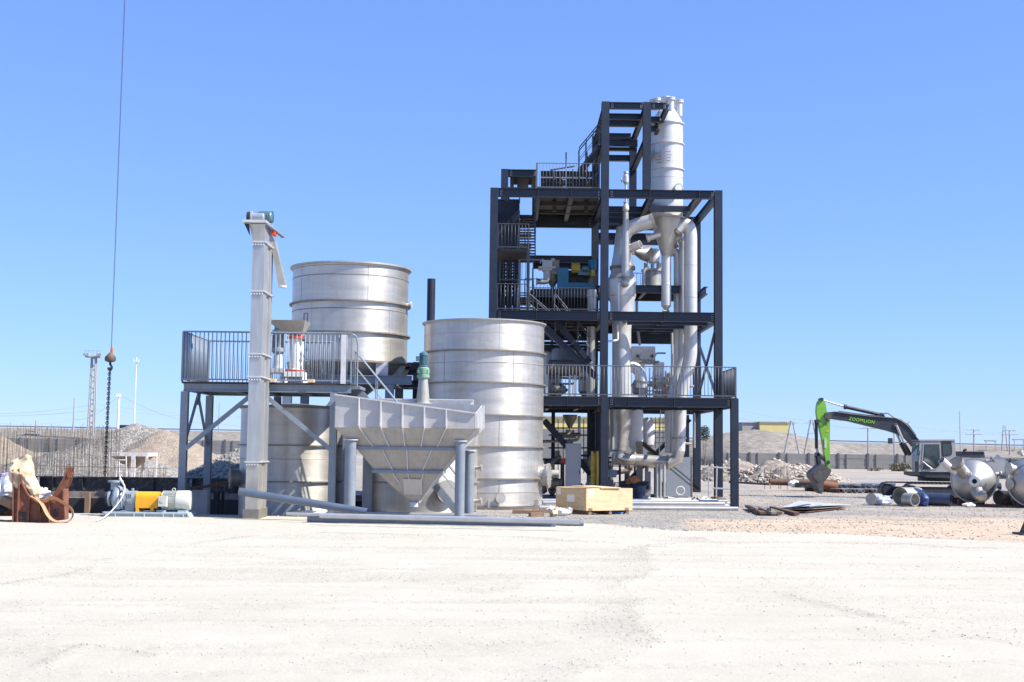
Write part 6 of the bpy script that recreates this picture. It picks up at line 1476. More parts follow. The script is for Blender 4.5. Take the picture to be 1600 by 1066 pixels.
def under_tower():
    t = thing('discharge_funnel', 'dark discharge funnel with valves hanging below the first deck', 'funnel', P(890, 690, 59))
    z = lambda v: P(890, v, 58.8).z; c = P(890.5, 660, 59)
    part(t, 'funnel', MB().lathe((c.x, 59, 0), [(.09, z(669)), (.12, z(666)), (.32, z(653)), (.34, z(648))], 24), SEAM)
    part(t, 'valve', MB().cbox((c.x, 59, z(674)), (.4, .3, .16)).cbox((c.x-.05, 59, z(682)), (.66, .3, .18)).cbox((c.x, 59, z(691)), (.3, .25, .16)).tube((c.x-.5, 58.9, z(679)), (c.x+.5, 58.9, z(679)), .09, n=12), SEAM)
    t = thing('control_cabinet', 'plain grey upright control cabinet behind the wooden crate', 'cabinet', P(896, 765, 54.8))
    a = P(884.5, 693, 54.8); b = P(908, 693, 54.8)
    part(t, 'body', MB().box((a.x, 54.8, .35), (b.x, 55.35, a.z)), CABINET)
    part(t, 'door', MB().box((a.x+.015, 54.775, .38), (b.x-.015, 54.798, a.z-.02)), CABINET)
    part(t, 'handle', MB().box((b.x-.08, 54.755, 1.3), (b.x-.05, 54.774, 1.45)), BLACK)
    part(t, 'foot', MB().box((a.x+.05, 54.85, 0), (a.x+.15, 55.3, .35)).box((b.x-.15, 54.85, 0), (b.x-.05, 55.3, .35)), BLACK)
    t = thing('yellow_frame', 'yellow steel ladder frame beside the navy centre column', 'ladder', P(929, 750, 56))
    a = P(925, 705, 56); g = MB()
    for u in (925.5, 934): x = P(u, 700, 56).x; g.box((x-.05, 56, 0), (x+.05, 56.1, a.z))
    part(t, 'stile', g, YELD)
    for k in range(6): z_ = .25+k*.3; part(t, 'rung', MB().box((P(926.5,0,56).x, 56.02, z_), (P(933,0,56).x, 56.06, z_+.08)), YELD)
    part(t, 'side_panel', MB().box((P(927.5,700,56).x, 56.12, .9), (P(931.5,700,56).x, 56.16, a.z-.1)), YELD)
    t = thing('red_handwheel', 'small red handwheel left of the grey control cabinet', 'valve wheel', P(880, 722, 56))
    p = P(880.5, 720, 56); part(t, 'wheel', MB().tube(p, p+Vector((0,.06,0)), .12, n=18), RED); part(t, 'stem', MB().tube((p.x, 56.1, 0), (p.x, 56.1, p.z), .05, n=8), BLACK)
    t = thing('dark_pump', 'dark pump and motor on the ground between tall tank and cabinet', 'pump', P(870, 760, 57))
    p = P(868, 756, 57); part(t, 'motor', MB().tube(P(858, 757, 57), P(873, 757, 57), .28, n=20).tube(P(873, 755, 57), P(882, 755, 57), .2, n=16), SEAM); part(t, 'base', MB().box((P(856,0,57).x, 56.7, 0), (P(884,0,57).x, 57.3, .25)), BLACK)
    p = P(864, 742, 60); solo('silver_duct', MB().tube(P(856, 741, 60), P(873, 741, 60), .2, n=18), WSTEEL, 'short silver duct lying behind the dark pump under the tower', 'duct', p)
    # grey panel under duct
    a = P(1036, 714, 62); b = P(1080.5, 716, 62)
    t = thing('steel_screen', 'large plain grey steel panel standing under the duct elbow', 'panel', (a.x, 62, 0))
    part(t, 'sheet', MB().box((P(1036,0,62).x+.2, 62, .12), (b.x, 62.08, a.z)), CABINET, smooth=False)
    part(t, 'edge', MB().box((b.x+.002, 61.98, .1), (b.x+.05, 62.1, a.z+.02)), SEAM)
    p = P(1064, 770, 61); rb = MB().path([Vector((P(1064,0,61).x+.2*math.cos(k*.524), 61, .45+.2*math.sin(k*.524))) for k in range(13)], .02, 6); solo('wire_ring', rb, WHITE, 'thin white ring leaning at the foot of the grey panel', 'ring', p)
    c = P(1015, 755, 60); solo('concrete_pier', MB().box((P(1011,0,60).x, 60, 0), (P(1019,0,60).x, 60.3, P(1015, 737, 60).z)), CABINET, 'short grey post between the tower braces', 'post', (c.x, 60, 0))
    p = P(1001, 750, 60.8); solo('grey_post', MB().box((P(998,0,60.8).x, 60.8, 0), (P(1007,0,60.8).x, 61.1, P(1000, 690, 60.8).z)), SEAM, 'dull grey post below the white receiver', 'post', (p.x, 60.8, 0))
    p = P(999, 766, 57.5); solo('steel_drum', MB().lathe((p.x, 57.5, 0), [(.28, .15), (.28, .4), (.3, .42), (.28, .44), (.28, .7), (.3, .72), (.3, .76), (.02, .75)], 24), mat('blue_black_drum', (.06,.09,.14), .4, .2, .3, 3), 'dark blue drum behind the wooden crate', 'drum', (p.x, 57.5, 0))
    solo('dark_skid', MB().cbox(P(990, 758, 58.2), (1.3, .8, .35)), BLACK, 'black skid holding orange wool under the duct', 'skid')
    for k, (u, v, s_) in enumerate(((985, 733, .13), (990, 750, .3), (981, 754, .16))):
        solo('insulation_wool', MB().blob(P(u, v, 57.9), (s_, .15, s_*.5), k, .5), mat('orange_wool', (.62,.26,.09), .9, 0, .3, 6), ['small orange wool tuft above the drum', 'long heap of orange insulation wool behind the crate', 'orange insulation scrap next to the navy centre column'][k], 'insulation')
    t = thing('small_motor', 'small grey motor box right of the navy centre column', 'motor', P(957, 742, 58)); part(t, 'box', MB().cbox(P(957, 740, 58), (.34, .3, .34)), PUMPG); part(t, 'pedestal', MB().cbox((P(957,0,58).x, 58, .5), (.3, .3, 1.0)), SEAM)
    for k, (u, v, w_) in enumerate(((1088, 772, .35), (1100, 772, .45), (1106, 768, .3), (1118, 776, .3), (1010, 772, .5), (1045, 774, .5), (975, 778, .5))):
        p = P(u, v, 56.2); solo('rubble_scrap', MB().blob((p.x, 56.2, .16), (w_*.6, .3, .18), k+20, .6, 14, 9), [STEEL2, WSTEEL, SEAM, RUSTY, CONC, CONC, SEAM][k], ['shiny scrap near the right tower columns', 'crumpled bright metal scrap beside the rack post', 'dull grey scrap behind the bright scrap', 'rusty scrap at the foot of the front right column', 'broken concrete lump by the grey pier', 'broken concrete lump before the grey panel', 'dull scrap heap behind the crate end'][k], 'scrap')
    # small pipe stand at right
    t = thing('pipe_stand', 'light pipe stand between the right tower columns', 'stand', P(1118, 775, 55)); g = MB()
    g.tube(P(1120, 728, 55), P(1119, 776, 55), .035, n=8).tube(P(1113, 730, 55), P(1140, 732, 55), .035, n=8).tube(P(1113, 763, 55), P(1140, 764, 55), .035, n=8).tube(P(1107, 733, 55), P(1107, 775, 55), .02, n=8)
    part(t, 'pipework', g, CHROME)
under_tower()
def crate():
    c0 = Gd(916, 804.5); cR = Gd(990, 802); cL = Gd(871, 797.5)
    ax = (cR-c0); lx = ax.length; ax.normalize(); ay = Vector((-ax.y, ax.x, 0)); ly = abs((cL-c0).dot(ay)) ; ly = max(ly, 1.5)
    # keep a right-angled box whose left corner falls on the photographed direction
    t0 = math.atan2((cR-c0).y, (cR-c0).x)
    th = .50; ax = Vector((math.cos(th), math.sin(th), 0)); ay = Vector((-math.sin(th), math.cos(th), 0))
    def solve(d, u):  # length along d from c0 until direction u
        lo, hi = 0, 6
        f = lambda s_: (800+FPX*((c0+d*s_).x/(c0+d*s_).y)) - (u-.0)
        s0 = f(0)
        for _ in range(40):
            m_ = (lo+hi)/2
            if f(m_)*s0 > 0: lo = m_
            else: hi = m_
        return lo
    lx, ly = solve(ax, 990), solve(ay, 871); zt = P(916, 763.5, c0.y).z; z0 = .14
    t = thing('plywood_crate', 'large plywood shipping crate standing in front of the navy tower', 'crate', c0+ax*lx/2+ay*ly/2)
    Q = lambda a, b, z: c0+ax*a+ay*b+Vector((0,0,z))
    part(t, 'front_panel', MB().prism([Q(0,0,z0), Q(lx,0,z0), Q(lx,0,zt), Q(0,0,zt)], ay*.03), WOOD, smooth=False)
    part(t, 'side_panel', MB().prism([Q(0,.032,z0), Q(0,ly,z0), Q(0,ly,zt-.01), Q(0,.032,zt-.01)], ax*.03), WOOD, smooth=False)
    part(t, 'back_panel', MB().prism([Q(.032,ly-.03,z0), Q(lx,ly-.03,z0), Q(lx,ly-.03,zt), Q(.032,ly-.03,zt)], ay*.03), WOOD, smooth=False)
    part(t, 'side_panel', MB().prism([Q(lx-.03,.032,z0), Q(lx-.03,ly-.032,z0), Q(lx-.03,ly-.032,zt), Q(lx-.03,.032,zt)], ax*.03), WOOD, smooth=False)
    part(t, 'lid', MB().prism([Q(.03,.03,zt-.06), Q(lx*.42,.03,zt-.06), Q(lx*.42,ly,zt-.06), Q(.03,ly,zt-.06)], Vector((0,0,.03))), WOODD, smooth=False)
    part(t, 'lid', MB().prism([Q(lx*.3,-.04,zt+.004), Q(lx*.72,-.06,zt+.004), Q(lx*.7,ly*.8,zt+.02), Q(lx*.2,ly*.8,zt+.02)], Vector((0,0,.03))), WOOD, 'loose torn lid board', smooth=False)
    for a in (.12, lx*.5, lx-.25): part(t, 'runner', MB().prism([Q(a,.03,.0), Q(a+.12,.03,.0), Q(a+.12,.03,z0-.002), Q(a,.03,z0-.002)], ay*(ly-.06)), WOODD, smooth=False)
    part(t, 'runner_opening', MB().prism([Q(.08,-.004,z0+.002), Q(.26,-.004,z0+.002), Q(.26,-.004,z0+.09), Q(.08,-.004,z0+.09)], ay*.003), WOODD, smooth=False)
    part(t, 'runner_opening', MB().prism([Q(lx-.34,-.004,z0+.002), Q(lx-.17,-.004,z0+.002), Q(lx-.17,-.004,z0+.09), Q(lx-.34,-.004,z0+.09)], ay*.003), WOODD, smooth=False)
    for b0, b1, za, zc in ((ly-.35, ly-.08, zt-.28, zt-.03), (ly*.38, ly*.62, z0+.28, z0+.55)):
        part(t, 'paper_label', MB().prism([Q(-.004,b0,za), Q(-.004,b1,za), Q(-.004,b1,zc), Q(-.004,b0,zc)], ax*.003), PAPER, smooth=False)
    part(t, 'paper_label', MB().prism([Q(.1,-.004,zt-.3), Q(.3,-.004,zt-.3), Q(.3,-.004,zt-.06), Q(.1,-.004,zt-.06)], ay*.003), PAPER, smooth=False)
    sd = MB(); rs = random.Random(3)
    for k in range(26): b = rs.uniform(.05, ly-.1); z = rs.choice((z0+.06, z0+.1, (z0+zt)/2, zt-.07))+rs.uniform(-.02, .02); sd.prism([Q(-.003,b,z), Q(-.003,b+.02,z), Q(-.003,b+.02,z+.04), Q(-.003,b,z+.04)], ax*.002)
    part(t, 'nail_marks', sd, WOODD, kind='stuff', smooth=False)
    p = Gd(962, 803); solo('blue_sheet', MB().blob((p.x, p.y, .04), (.32,.15,.05), 5, .5), mat('blue_plastic', (.04,.16,.42), .5), 'scrap of blue plastic under the plywood crate', 'plastic')
crate()
def pipe_pile():
    rs = random.Random(8)
    labs = ['front', 'second', 'third', 'fourth', 'fifth', 'sixth', 'seventh']
    spec = [(792.5, .10, .075, 1153), (788.5, .10, .075, 1138), (784.5, .10, .07, 1144), (785, .24, .07, 1132), (781.5, .24, .06, 1136), (779.5, .24, .05, 1120), (778, .10, .06, 1116)]
    for k, (v, z, r, u1) in enumerate(spec):
        a = Gd(846+rs.uniform(-6, 6), v+.5, z); b = Gd(u1, v+1.0, z)
        b.y = a.y+(b.y-a.y)*.6; b.x = P(u1, v, b.y).x
        a.y += k*.02
        solo('steel_pipe', MB().tube(a, b, r, n=16, hollow=.008), CHROME, labs[k]+' pipe counted from the front in the long silver pile behind the crate', 'pipe', a, group='silver pipes piled behind the crate')
    for k, u in enumerate((1005, 1085)):
        p = Gd(u, 787, 0); solo('timber_packer', MB().cbox((p.x, p.y, .0), (.12, 3.2, .06)), WOODD, ['timber packer under the silver pipes right of the crate', 'timber packer under the silver pipes near the tower corner'][k], 'timber')
    # unpacked white scraps near the tank
    for k, (u, v, s_) in enumerate(((861, 799, .16), (872, 801, .2), (880, 803, .22), (888, 801, .15), (866, 804, .14))):
        p = Gd(u, v+3); solo('packing_scrap', MB().blob((p.x, p.y, .12), (s_, .15, .13), k+2, .6, 14, 9), [PAPER, WOOD, PAPER, WSTEEL, CREAM][k], ['white torn wrapping at the tall tank plinth', 'brown cardboard lump between the tank plinth and crate', 'largest crumpled white wrapping before the crate', 'shiny foil scrap beside the crate corner', 'cream paper lump lowest by the silver pipe end'][k], 'scrap')
pipe_pile()

def clutter():
    # dim pumps, skids and pipework on the ground floor of the tower
    spec = [(948, 60.8, .8, 'dark pump set low behind the navy centre column'), (972, 62.6, 1.0, 'dark skid mounted machine under the evaporator leg'), (1004, 63.0, .9, 'dark machine behind the white receiver'),
            (856, 60.5, .9, 'dark machine low at the left side under the tower'), (914, 60.2, 1.1, 'dark machine behind the yellow ladder frame'), (1050, 64.5, .7, 'dark pump behind the grey steel screen edge')]
    for k, (u, y, h, lb) in enumerate(spec):
        p = P(u, 760, y); x = p.x; t = thing('process_machine', lb, 'machine', (x, y, 0))
        part(t, 'skid', MB().box((x-.75, y-.35, 0), (x+.75, y+.35, .2)), BLACK)
        part(t, 'motor', MB().lathe((x-.65, y, .2+.3), [(.02, 0), (.24, .02), (.27, .1), (.27, .5), (.2, .56), (.2, .62)], 18, axis=(1,0,0)), SEAM)
        part(t, 'casing', MB().lathe((x+.0, y, .55), [(.1, 0), (.2, .02), (.34, .1), (.34, .3), (.2, .42), (.02, .43)], 20, axis=(1,0,0)), PUMPG)
        part(t, 'riser', MB().path([(x+.2, y, .8), (x+.2, y, .9+h), (x+.6, y+.1, 1.1+h)], .09, 10, bend=.2), SEAM)
        part(t, 'frame', MB().box((x-.7, y+.36, .2), (x-.6, y+.44, 1.0+h)).box((x+.6, y+.36, .2), (x+.7, y+.44, 1.0+h)).box((x-.6, y+.36, .9+h), (x+.6, y+.44, 1.0+h)), NAVY)
    for k, (u0, v0, u1, v1, y, lb) in enumerate(((945, 742, 985, 735, 62, 'dim horizontal pipe behind the duct elbow'), (850, 722, 935, 720, 63, 'dim horizontal pipe behind the control cabinet'), (940, 760, 1010, 758, 63.5, 'dark low pipe behind the orange wool'))):
        solo('process_pipe', MB().tube(P(u0, v0, y), P(u1, v1, y), .11, n=12), SEAM, lb, 'pipe')
clutter()

def more_clutter():
    q = lambda u, v, y: P(u, v, y)
    spec = [(862, 548, 62.4, .5, 'dim vessel behind the black drum on the first deck'), (915, 560, 61.8, .35, 'dim slim vessel left of the navy centre column'), (1000, 600, 62.8, .4, 'dull vessel behind the curved bright elbow'), (1050, 590, 62.6, .35, 'dull vessel behind the valve cluster')]
    for u, v, y, r, lb in spec:
        c = q(u, v, y); t = thing('process_vessel', lb, 'vessel', (c.x, y, Z1))
        part(t, 'shell', MB().lathe((c.x, y, 0), [(.1, Z1+.25), (r, Z1+.6), (r, c.z), (r*.7, c.z+.2), (.08, c.z+.28)], 28), STEEL2)
        part(t, 'flange', MB().lathe((c.x, y, c.z-.1), [(r, 0), (r+.06, 0), (r+.06, .08), (r, .08)], 28), SEAM)
        part(t, 'nozzle', MB().tube((c.x, y, c.z+.2), (c.x, y, c.z+.55), .07, n=12), STEEL2)
        for k in (0, 2.1, 4.2): part(t, 'leg', MB().box((c.x+r*.8*math.cos(k)-.04, y+r*.8*math.sin(k)-.04, Z1+.03), (c.x+r*.8*math.cos(k)+.04, y+r*.8*math.sin(k)+.04, Z1+.7)), NAVY)
    runs = [([(852, 590), (935, 592)], 60.2, .06, 'thin pipe run across the first deck left bay'), ([(858, 600), (900, 600), (900, 548)], 60.0, .05, 'bent thin pipe beside the black drum'),
            ([(960, 602), (1060, 604)], 61.5, .05, 'thin pipe run behind the elbow on the first deck'), ([(1050, 520), (1050, 602), (1085, 604)], 62, .06, 'thin pipe dropping beside the large riser'),
            ([(995, 470), (995, 505), (1000, 540)], 62.2, .07, 'pipe passing through the second deck behind the evaporator'), ([(848, 690), (905, 688), (905, 650)], 60.5, .07, 'bent pipe above the control cabinet'),
            ([(945, 700), (945, 660), (1005, 656)], 62.8, .07, 'bent pipe high under the first deck beside the receiver'), ([(1085, 700), (1085, 645)], 62.5, .05, 'thin riser beside the large duct elbow'), ([(1040, 640), (1040, 690), (1080, 694)], 63, .06, 'thin pipe behind the large riser below the deck')]
    for pts, y, r, lb in runs:
        solo('process_pipe', MB().path([q(u, v, y) for u, v in pts], r, 10, bend=.25), STEEL2, lb, 'pipe')
more_clutter()
# ------------------------------------------------------------------ excavator
CABG = mat('dark_cab_glass', (.025,.04,.04), .08, 0, .5, 2.5, rvar=.02, spec=.8)
def excavator():
    Y = 66.6
    q = lambda x, y, d=0: P(1240+x/5.923, 610+y/5.923, Y)+Vector((0, d, 0))
    t = thing('excavator', 'tracked excavator with lime green arm and charcoal boom', 'excavator', Vector((q(1200, 0).x, Y, 0)))
    pr = lambda pts, d0, d1: MB().prism([q(x, y, d0) for x, y in pts], (0, d1-d0, 0))
    boom = [(318,222),(345,200),(380,196),(520,215),(700,238),(800,250),(870,250),(945,254),(1010,288),(1060,330),(1110,395),(1160,455),(1175,520),(1110,520),(1095,500),(1050,450),(1020,430),(980,410),(935,392),(880,375),(700,332),(520,287),(350,264),(312,252)]
    b = part(t, 'boom', pr(boom, .0, .46), EXD, smooth=False)
    part(t, 'boom_rail', MB().path([q(x, y, -.03) for x, y in ((390,200),(520,219),(700,241),(860,252),(945,258),(1010,292),(1060,336),(1150,455))], .03, 6), EXD)
    part(t, 'boom_rail', MB().path([q(x, y, .1) for x, y in ((420,192),(530,208),(700,230),(800,240),(850,212),(880,212),(930,248),(1000,270),(1070,322),(1140,420))], .03, 6), EXD)
    for x, y, r in ((318,236,.19),(945,322,.12),(1000,300,.03)): part(t, 'pin', MB().tube(q(x, y, -.05), q(x, y, .52), r, n=18), BUCK)
    # lettering
    fc = bpy.data.curves.new('lettering', 'FONT'); fc.body = 'ZOOMLION'; fc.align_x = 'CENTER'; fc.align_y = 'CENTER'; fc.size = 1; fc.extrude = .01; fc.offset = .004; fc.space_character = 1.12
    tmp = bpy.data.objects.new('lettering', fc); COL.objects.link(tmp); bpy.context.view_layer.update()
    me = bpy.data.meshes.new_from_object(tmp.evaluated_get(bpy.context.evaluated_depsgraph_get())); bpy.data.objects.remove(tmp); bpy.data.curves.remove(fc)
    xs = [v.co.x for v in me.vertices]; ys = [v.co.y for v in me.vertices]; w0 = max(xs)-min(xs); h0 = max(ys)-min(ys)
    a, c = q(512, 262), q(748, 298); wd = (c-a).length; an = math.atan2(c.z-a.z, c.x-a.x); cen = q(630, 278, -.012)-t.location
    hh = 27/5.923*Y/2000*1.15
    for v in me.vertices:
        x, y = (v.co.x-(min(xs)+w0/2))/w0*wd, (v.co.y-(min(ys)+h0/2))/h0*hh; x += y*.12
        v.co = (cen.x+x*math.cos(an)-y*math.sin(an), cen.y+v.co.z*-.3, cen.z+x*math.sin(an)+y*math.cos(an))
    me.materials.clear(); me.materials.append(mat('lime_print', (.26,.62,.05), .5, 0, .03)); lo = bpy.data.objects.new('lettering', me); COL.objects.link(lo); lo.parent = b
    stick = [(262,78),(282,92),(300,130),(308,185),(330,235),(337,262),(340,330),(336,500),(341,640),(341,718),(322,728),(308,712),(285,560),(262,420),(244,340),(226,270),(216,200),(222,130),(236,96)]
    part(t, 'stick', pr(stick, .04, .42), LIME, smooth=False)
    part(t, 'hose', MB().path([q(x, y, .0) for x, y in ((285,215),(285,250),(310,280),(332,300))], .02, 6, bend=.1), EXD)
    part(t, 'hose', MB().path([q(x, y, .0) for x, y in ((236,300),(262,318),(300,310),(320,250))], .025, 6, bend=.15), BUCK)
    part(t, 'sticker', pr([(300,372),(324,360),(324,385),(300,388)], .03, .039), mat('orange_sticker', (.6,.3,.05), .5)); part(t, 'valve', MB().cbox(q(292, 490, .0), (.08,.08,.5)), LGREY2)
    for x, y in ((262,84),(322,666),(225,285),(228,590)): part(t, 'pin', MB().tube(q(x, y, -.03), q(x, y, .48), .09, n=16), EXD)
    part(t, 'stick_cylinder', MB().tube(q(480,150,.23), q(830,228,.23), .095, n=18).tube(q(478,150,.23), q(500,154,.23), .13, n=18), EXD)
    part(t, 'stick_cylinder_rod', MB().tube(q(264,86,.23), q(482,151,.23), .045, n=14), CHROME)
    part(t, 'cylinder_bracket', pr([(790,215),(830,208),(860,250),(780,246)], .12, .34), EXD)
    part(t, 'bucket_cylinder', MB().tube(q(218,272,.23), q(222,540,.23), .085, n=18), EXD)
    part(t, 'bucket_cylinder_rod', MB().tube(q(222,540,.23), q(226,590,.23), .045, n=12), CHROME)
    part(t, 'link', MB().bar(q(226,585,.0), q(248,695,.0), .06, .14).bar(q(226,585,.46), q(248,695,.46), .06, .14), EXD)
    part(t, 'link', MB().bar(q(228,588,.08), q(322,664,.08), .05, .13).bar(q(228,588,.38), q(322,664,.38), .05, .13), EXD)
    bk = [(232,690),(262,682),(336,736),(330,760),(300,812),(268,850),(258,880),(262,915),(246,955),(222,922),(205,880),(190,845),(152,805),(148,765),(170,742),(205,715)]
    part(t, 'bucket', pr(bk, -.32, .78), BUCK, smooth=False)
    inner = MB().prism([q(x, y, -.345) for x, y in ((170,760),(200,735),(300,745),(250,830),(215,850),(165,800))], (0,.02,0)); part(t, 'bucket_side_plate', inner, BUCK, smooth=False)
    for k in range(5):
        d = -.30+k*.25; part(t, 'tooth', MB().prism([q(262,872,d), q(264,925,d), q(249,958,d), q(240,930,d)], (0,.1,0)), BUCK, smooth=False)
    for d in (-.08, .5): part(t, 'boom_cylinder_rod', MB().tube(q(948,325,d), q(1022,495,d), .06, n=14), CHROME)
    for d in (-.08, .5): part(t, 'boom_cylinder', MB().tube(q(1018,488,d), q(1075,600,d), .1, n=16), EXD)
    # cab in front of the boom foot, towards the viewer
    c0, c1 = -1.45, -.3
    cab = [(1085,478),(1100,466),(1390,464),(1404,475),(1412,600),(1425,620),(1425,752),(1080,748),(1076,640)]
    part(t, 'cab', pr(cab, c0, c1), EXG, smooth=False)
    fr = lambda pts, nm, m, d=.0: part(t, nm, MB().prism([q(x, y, c0-.012-d) for x, y in pts], (0,.01,0)), m, smooth=False)
    door = [(1112,490),(1272,488),(1276,600),(1272,695),(1232,727),(1108,742),(1102,650)]
    fr(door, 'door', EXG, .008)
    win = [(1125,502),(1260,500),(1266,600),(1264,690),(1232,718),(1205,716),(1116,648)]
    fr(win, 'window_seal', DARK, .014); fr([(1130,508),(1254,506),(1260,600),(1258,686),(1230,711),(1208,710),(1121,644)], 'window', CABG, .022)
    fr([(1118,665),(1180,715),(1172,728),(1112,728)], 'lower_window', CABG, .022)
    part(t, 'grab_rail', MB().path([q(1112,655,c0-.06), q(1150,690,c0-.06), q(1195,722,c0-.06)], .025, 6), WHITE)
    fr([(1280,472),(1368,472),(1378,560),(1372,598),(1290,614),(1283,560)], 'window_seal', DARK, .01); fr([(1290,500),(1360,498),(1366,560),(1362,590),(1293,604)], 'rear_window', CABG, .018)
    # dim interior seen through the panes
    part(t, 'seat', MB().cbox(q(1225,640,-1.458), (.28,.01,.35)).cbox(q(1160,690,-1.458), (.2,.01,.1)), DARK)
    part(t, 'roof', pr([(1080,458),(1400,456),(1410,468),(1075,470)], c0-.03, c1+.03), EXG)
    part(t, 'front_glass', pr([(1070,600),(1085,490),(1079,490),(1064,600)], c0+.1, c1-.1), GLASS)
    part(t, 'mirror', pr([(1040,655),(1066,655),(1066,745),(1042,748)], c0-.15, c0-.05), DARK)
    part(t, 'mirror_arm', MB().tube(q(1065,650,c0-.1), q(1085,560,c0-.05), .02, n=6), DARK)
    part(t, 'house_skirt', pr([(1085,753),(1700,760),(1700,800),(1500,812),(1150,800),(1088,785)], c0+.05, 1.25), EXD, smooth=False)
    part(t, 'slew_ring', MB().lathe(q(1300, 830, -.1), [(.85,-.05), (.85,.2), (.7,.25)], 32, close=True), EXD)
    part(t, 'engine_hood', pr([(1427,640),(1455,625),(1700,625),(1860,640),(1860,755),(1427,753)], c0+.1, 1.25), EXG, smooth=False)
    lv = pr([(1500,572),(1705,572),(1712,620),(1495,620)], -.9, .7); part(t, 'exhaust_cover', lv, EXD, smooth=False)
    for k in range(14): part(t, 'louvre', MB().prism([q(1510+k*14, 566, -.92), q(1516+k*14, 566, -.92), q(1516+k*14, 590, -.92), q(1510+k*14, 590, -.92)], (0,1.6,0)), DARK)
    part(t, 'exhaust', MB().tube(q(1590, 572, .2), q(1590, 552, .2), .06, n=10).tube(q(1590, 556, .2), q(1612, 548, .2), .06, n=10), DARK)
    part(t, 'camera_box', MB().cbox(q(1442, 590, -.9), (.2,.2,.15)).cbox(q(1465, 595, -.7), (.12,.2,.2)), DARK)
    part(t, 'antenna', MB().tube(q(1065, 310, .2), q(1080, 288, .2), .015, n=5), DARK)
    # two tracks
    for d, x0 in ((-1.35, 955), (1.0, 860)):
        za = q(0, 955).z; zt = q(0, 838 if d < 0 else 845).z
        A = q(x0, 900).x; Bx = A+4.3; zb = .0; H = .82; tr = part(t, 'track_frame', MB().box((A+.5, Y+d+.08, .22), (Bx-.5, Y+d+.46, .58)), EXD)
        pts = []; n = 44; R = H/2
        def loop(s_):
            L = Bx-A-2*R; per = 2*L+2*math.pi*R; s_ = s_ % per
            if s_ < L: return Vector((A+R+s_, 0, H)), 0
            s_ -= L
            if s_ < math.pi*R: a_ = math.pi/2-s_/R; return Vector((Bx-R+R*math.cos(a_), 0, R+R*math.sin(a_))), s_/R
            s_ -= math.pi*R
            if s_ < L: return Vector((Bx-R-s_, 0, 0)), math.pi
            s_ -= L; a_ = -math.pi/2-s_/R; return Vector((A+R+R*math.cos(a_), 0, R+R*math.sin(a_))), math.pi+s_/R
        per = 2*(Bx-A-2*R)+2*math.pi*R
        sm = MB().cbox((0,0,0), (per/n*.86, .56, .05)).cbox((0,0,.035), (.03, .56, .03)); me = bpy.data.meshes.new('track_shoe'); me.from_pydata(sm.v, [], sm.f); me.materials.append(BUCK)
        for k in range(n):
            p, a_ = loop(k*per/n); p.z = p.z*.93+.035; linked(t, 'track_shoe', me, Vector((p.x, Y+d+.28, p.z))-t.location, (0, a_, 0))
        for cx_, r_ in ((A+R, R-.1), (Bx-R, R-.1)): part(tr, 'sprocket', MB().tube((cx_, Y+d+.05, R), (cx_, Y+d+.5, R), r_, n=20), EXD)
        for k in range(7): part(tr, 'roller', MB().tube((A+.75+k*.46, Y+d+.03, .16), (A+.75+k*.46, Y+d+.48, .16), .1, n=12), BUCK)
excavator()

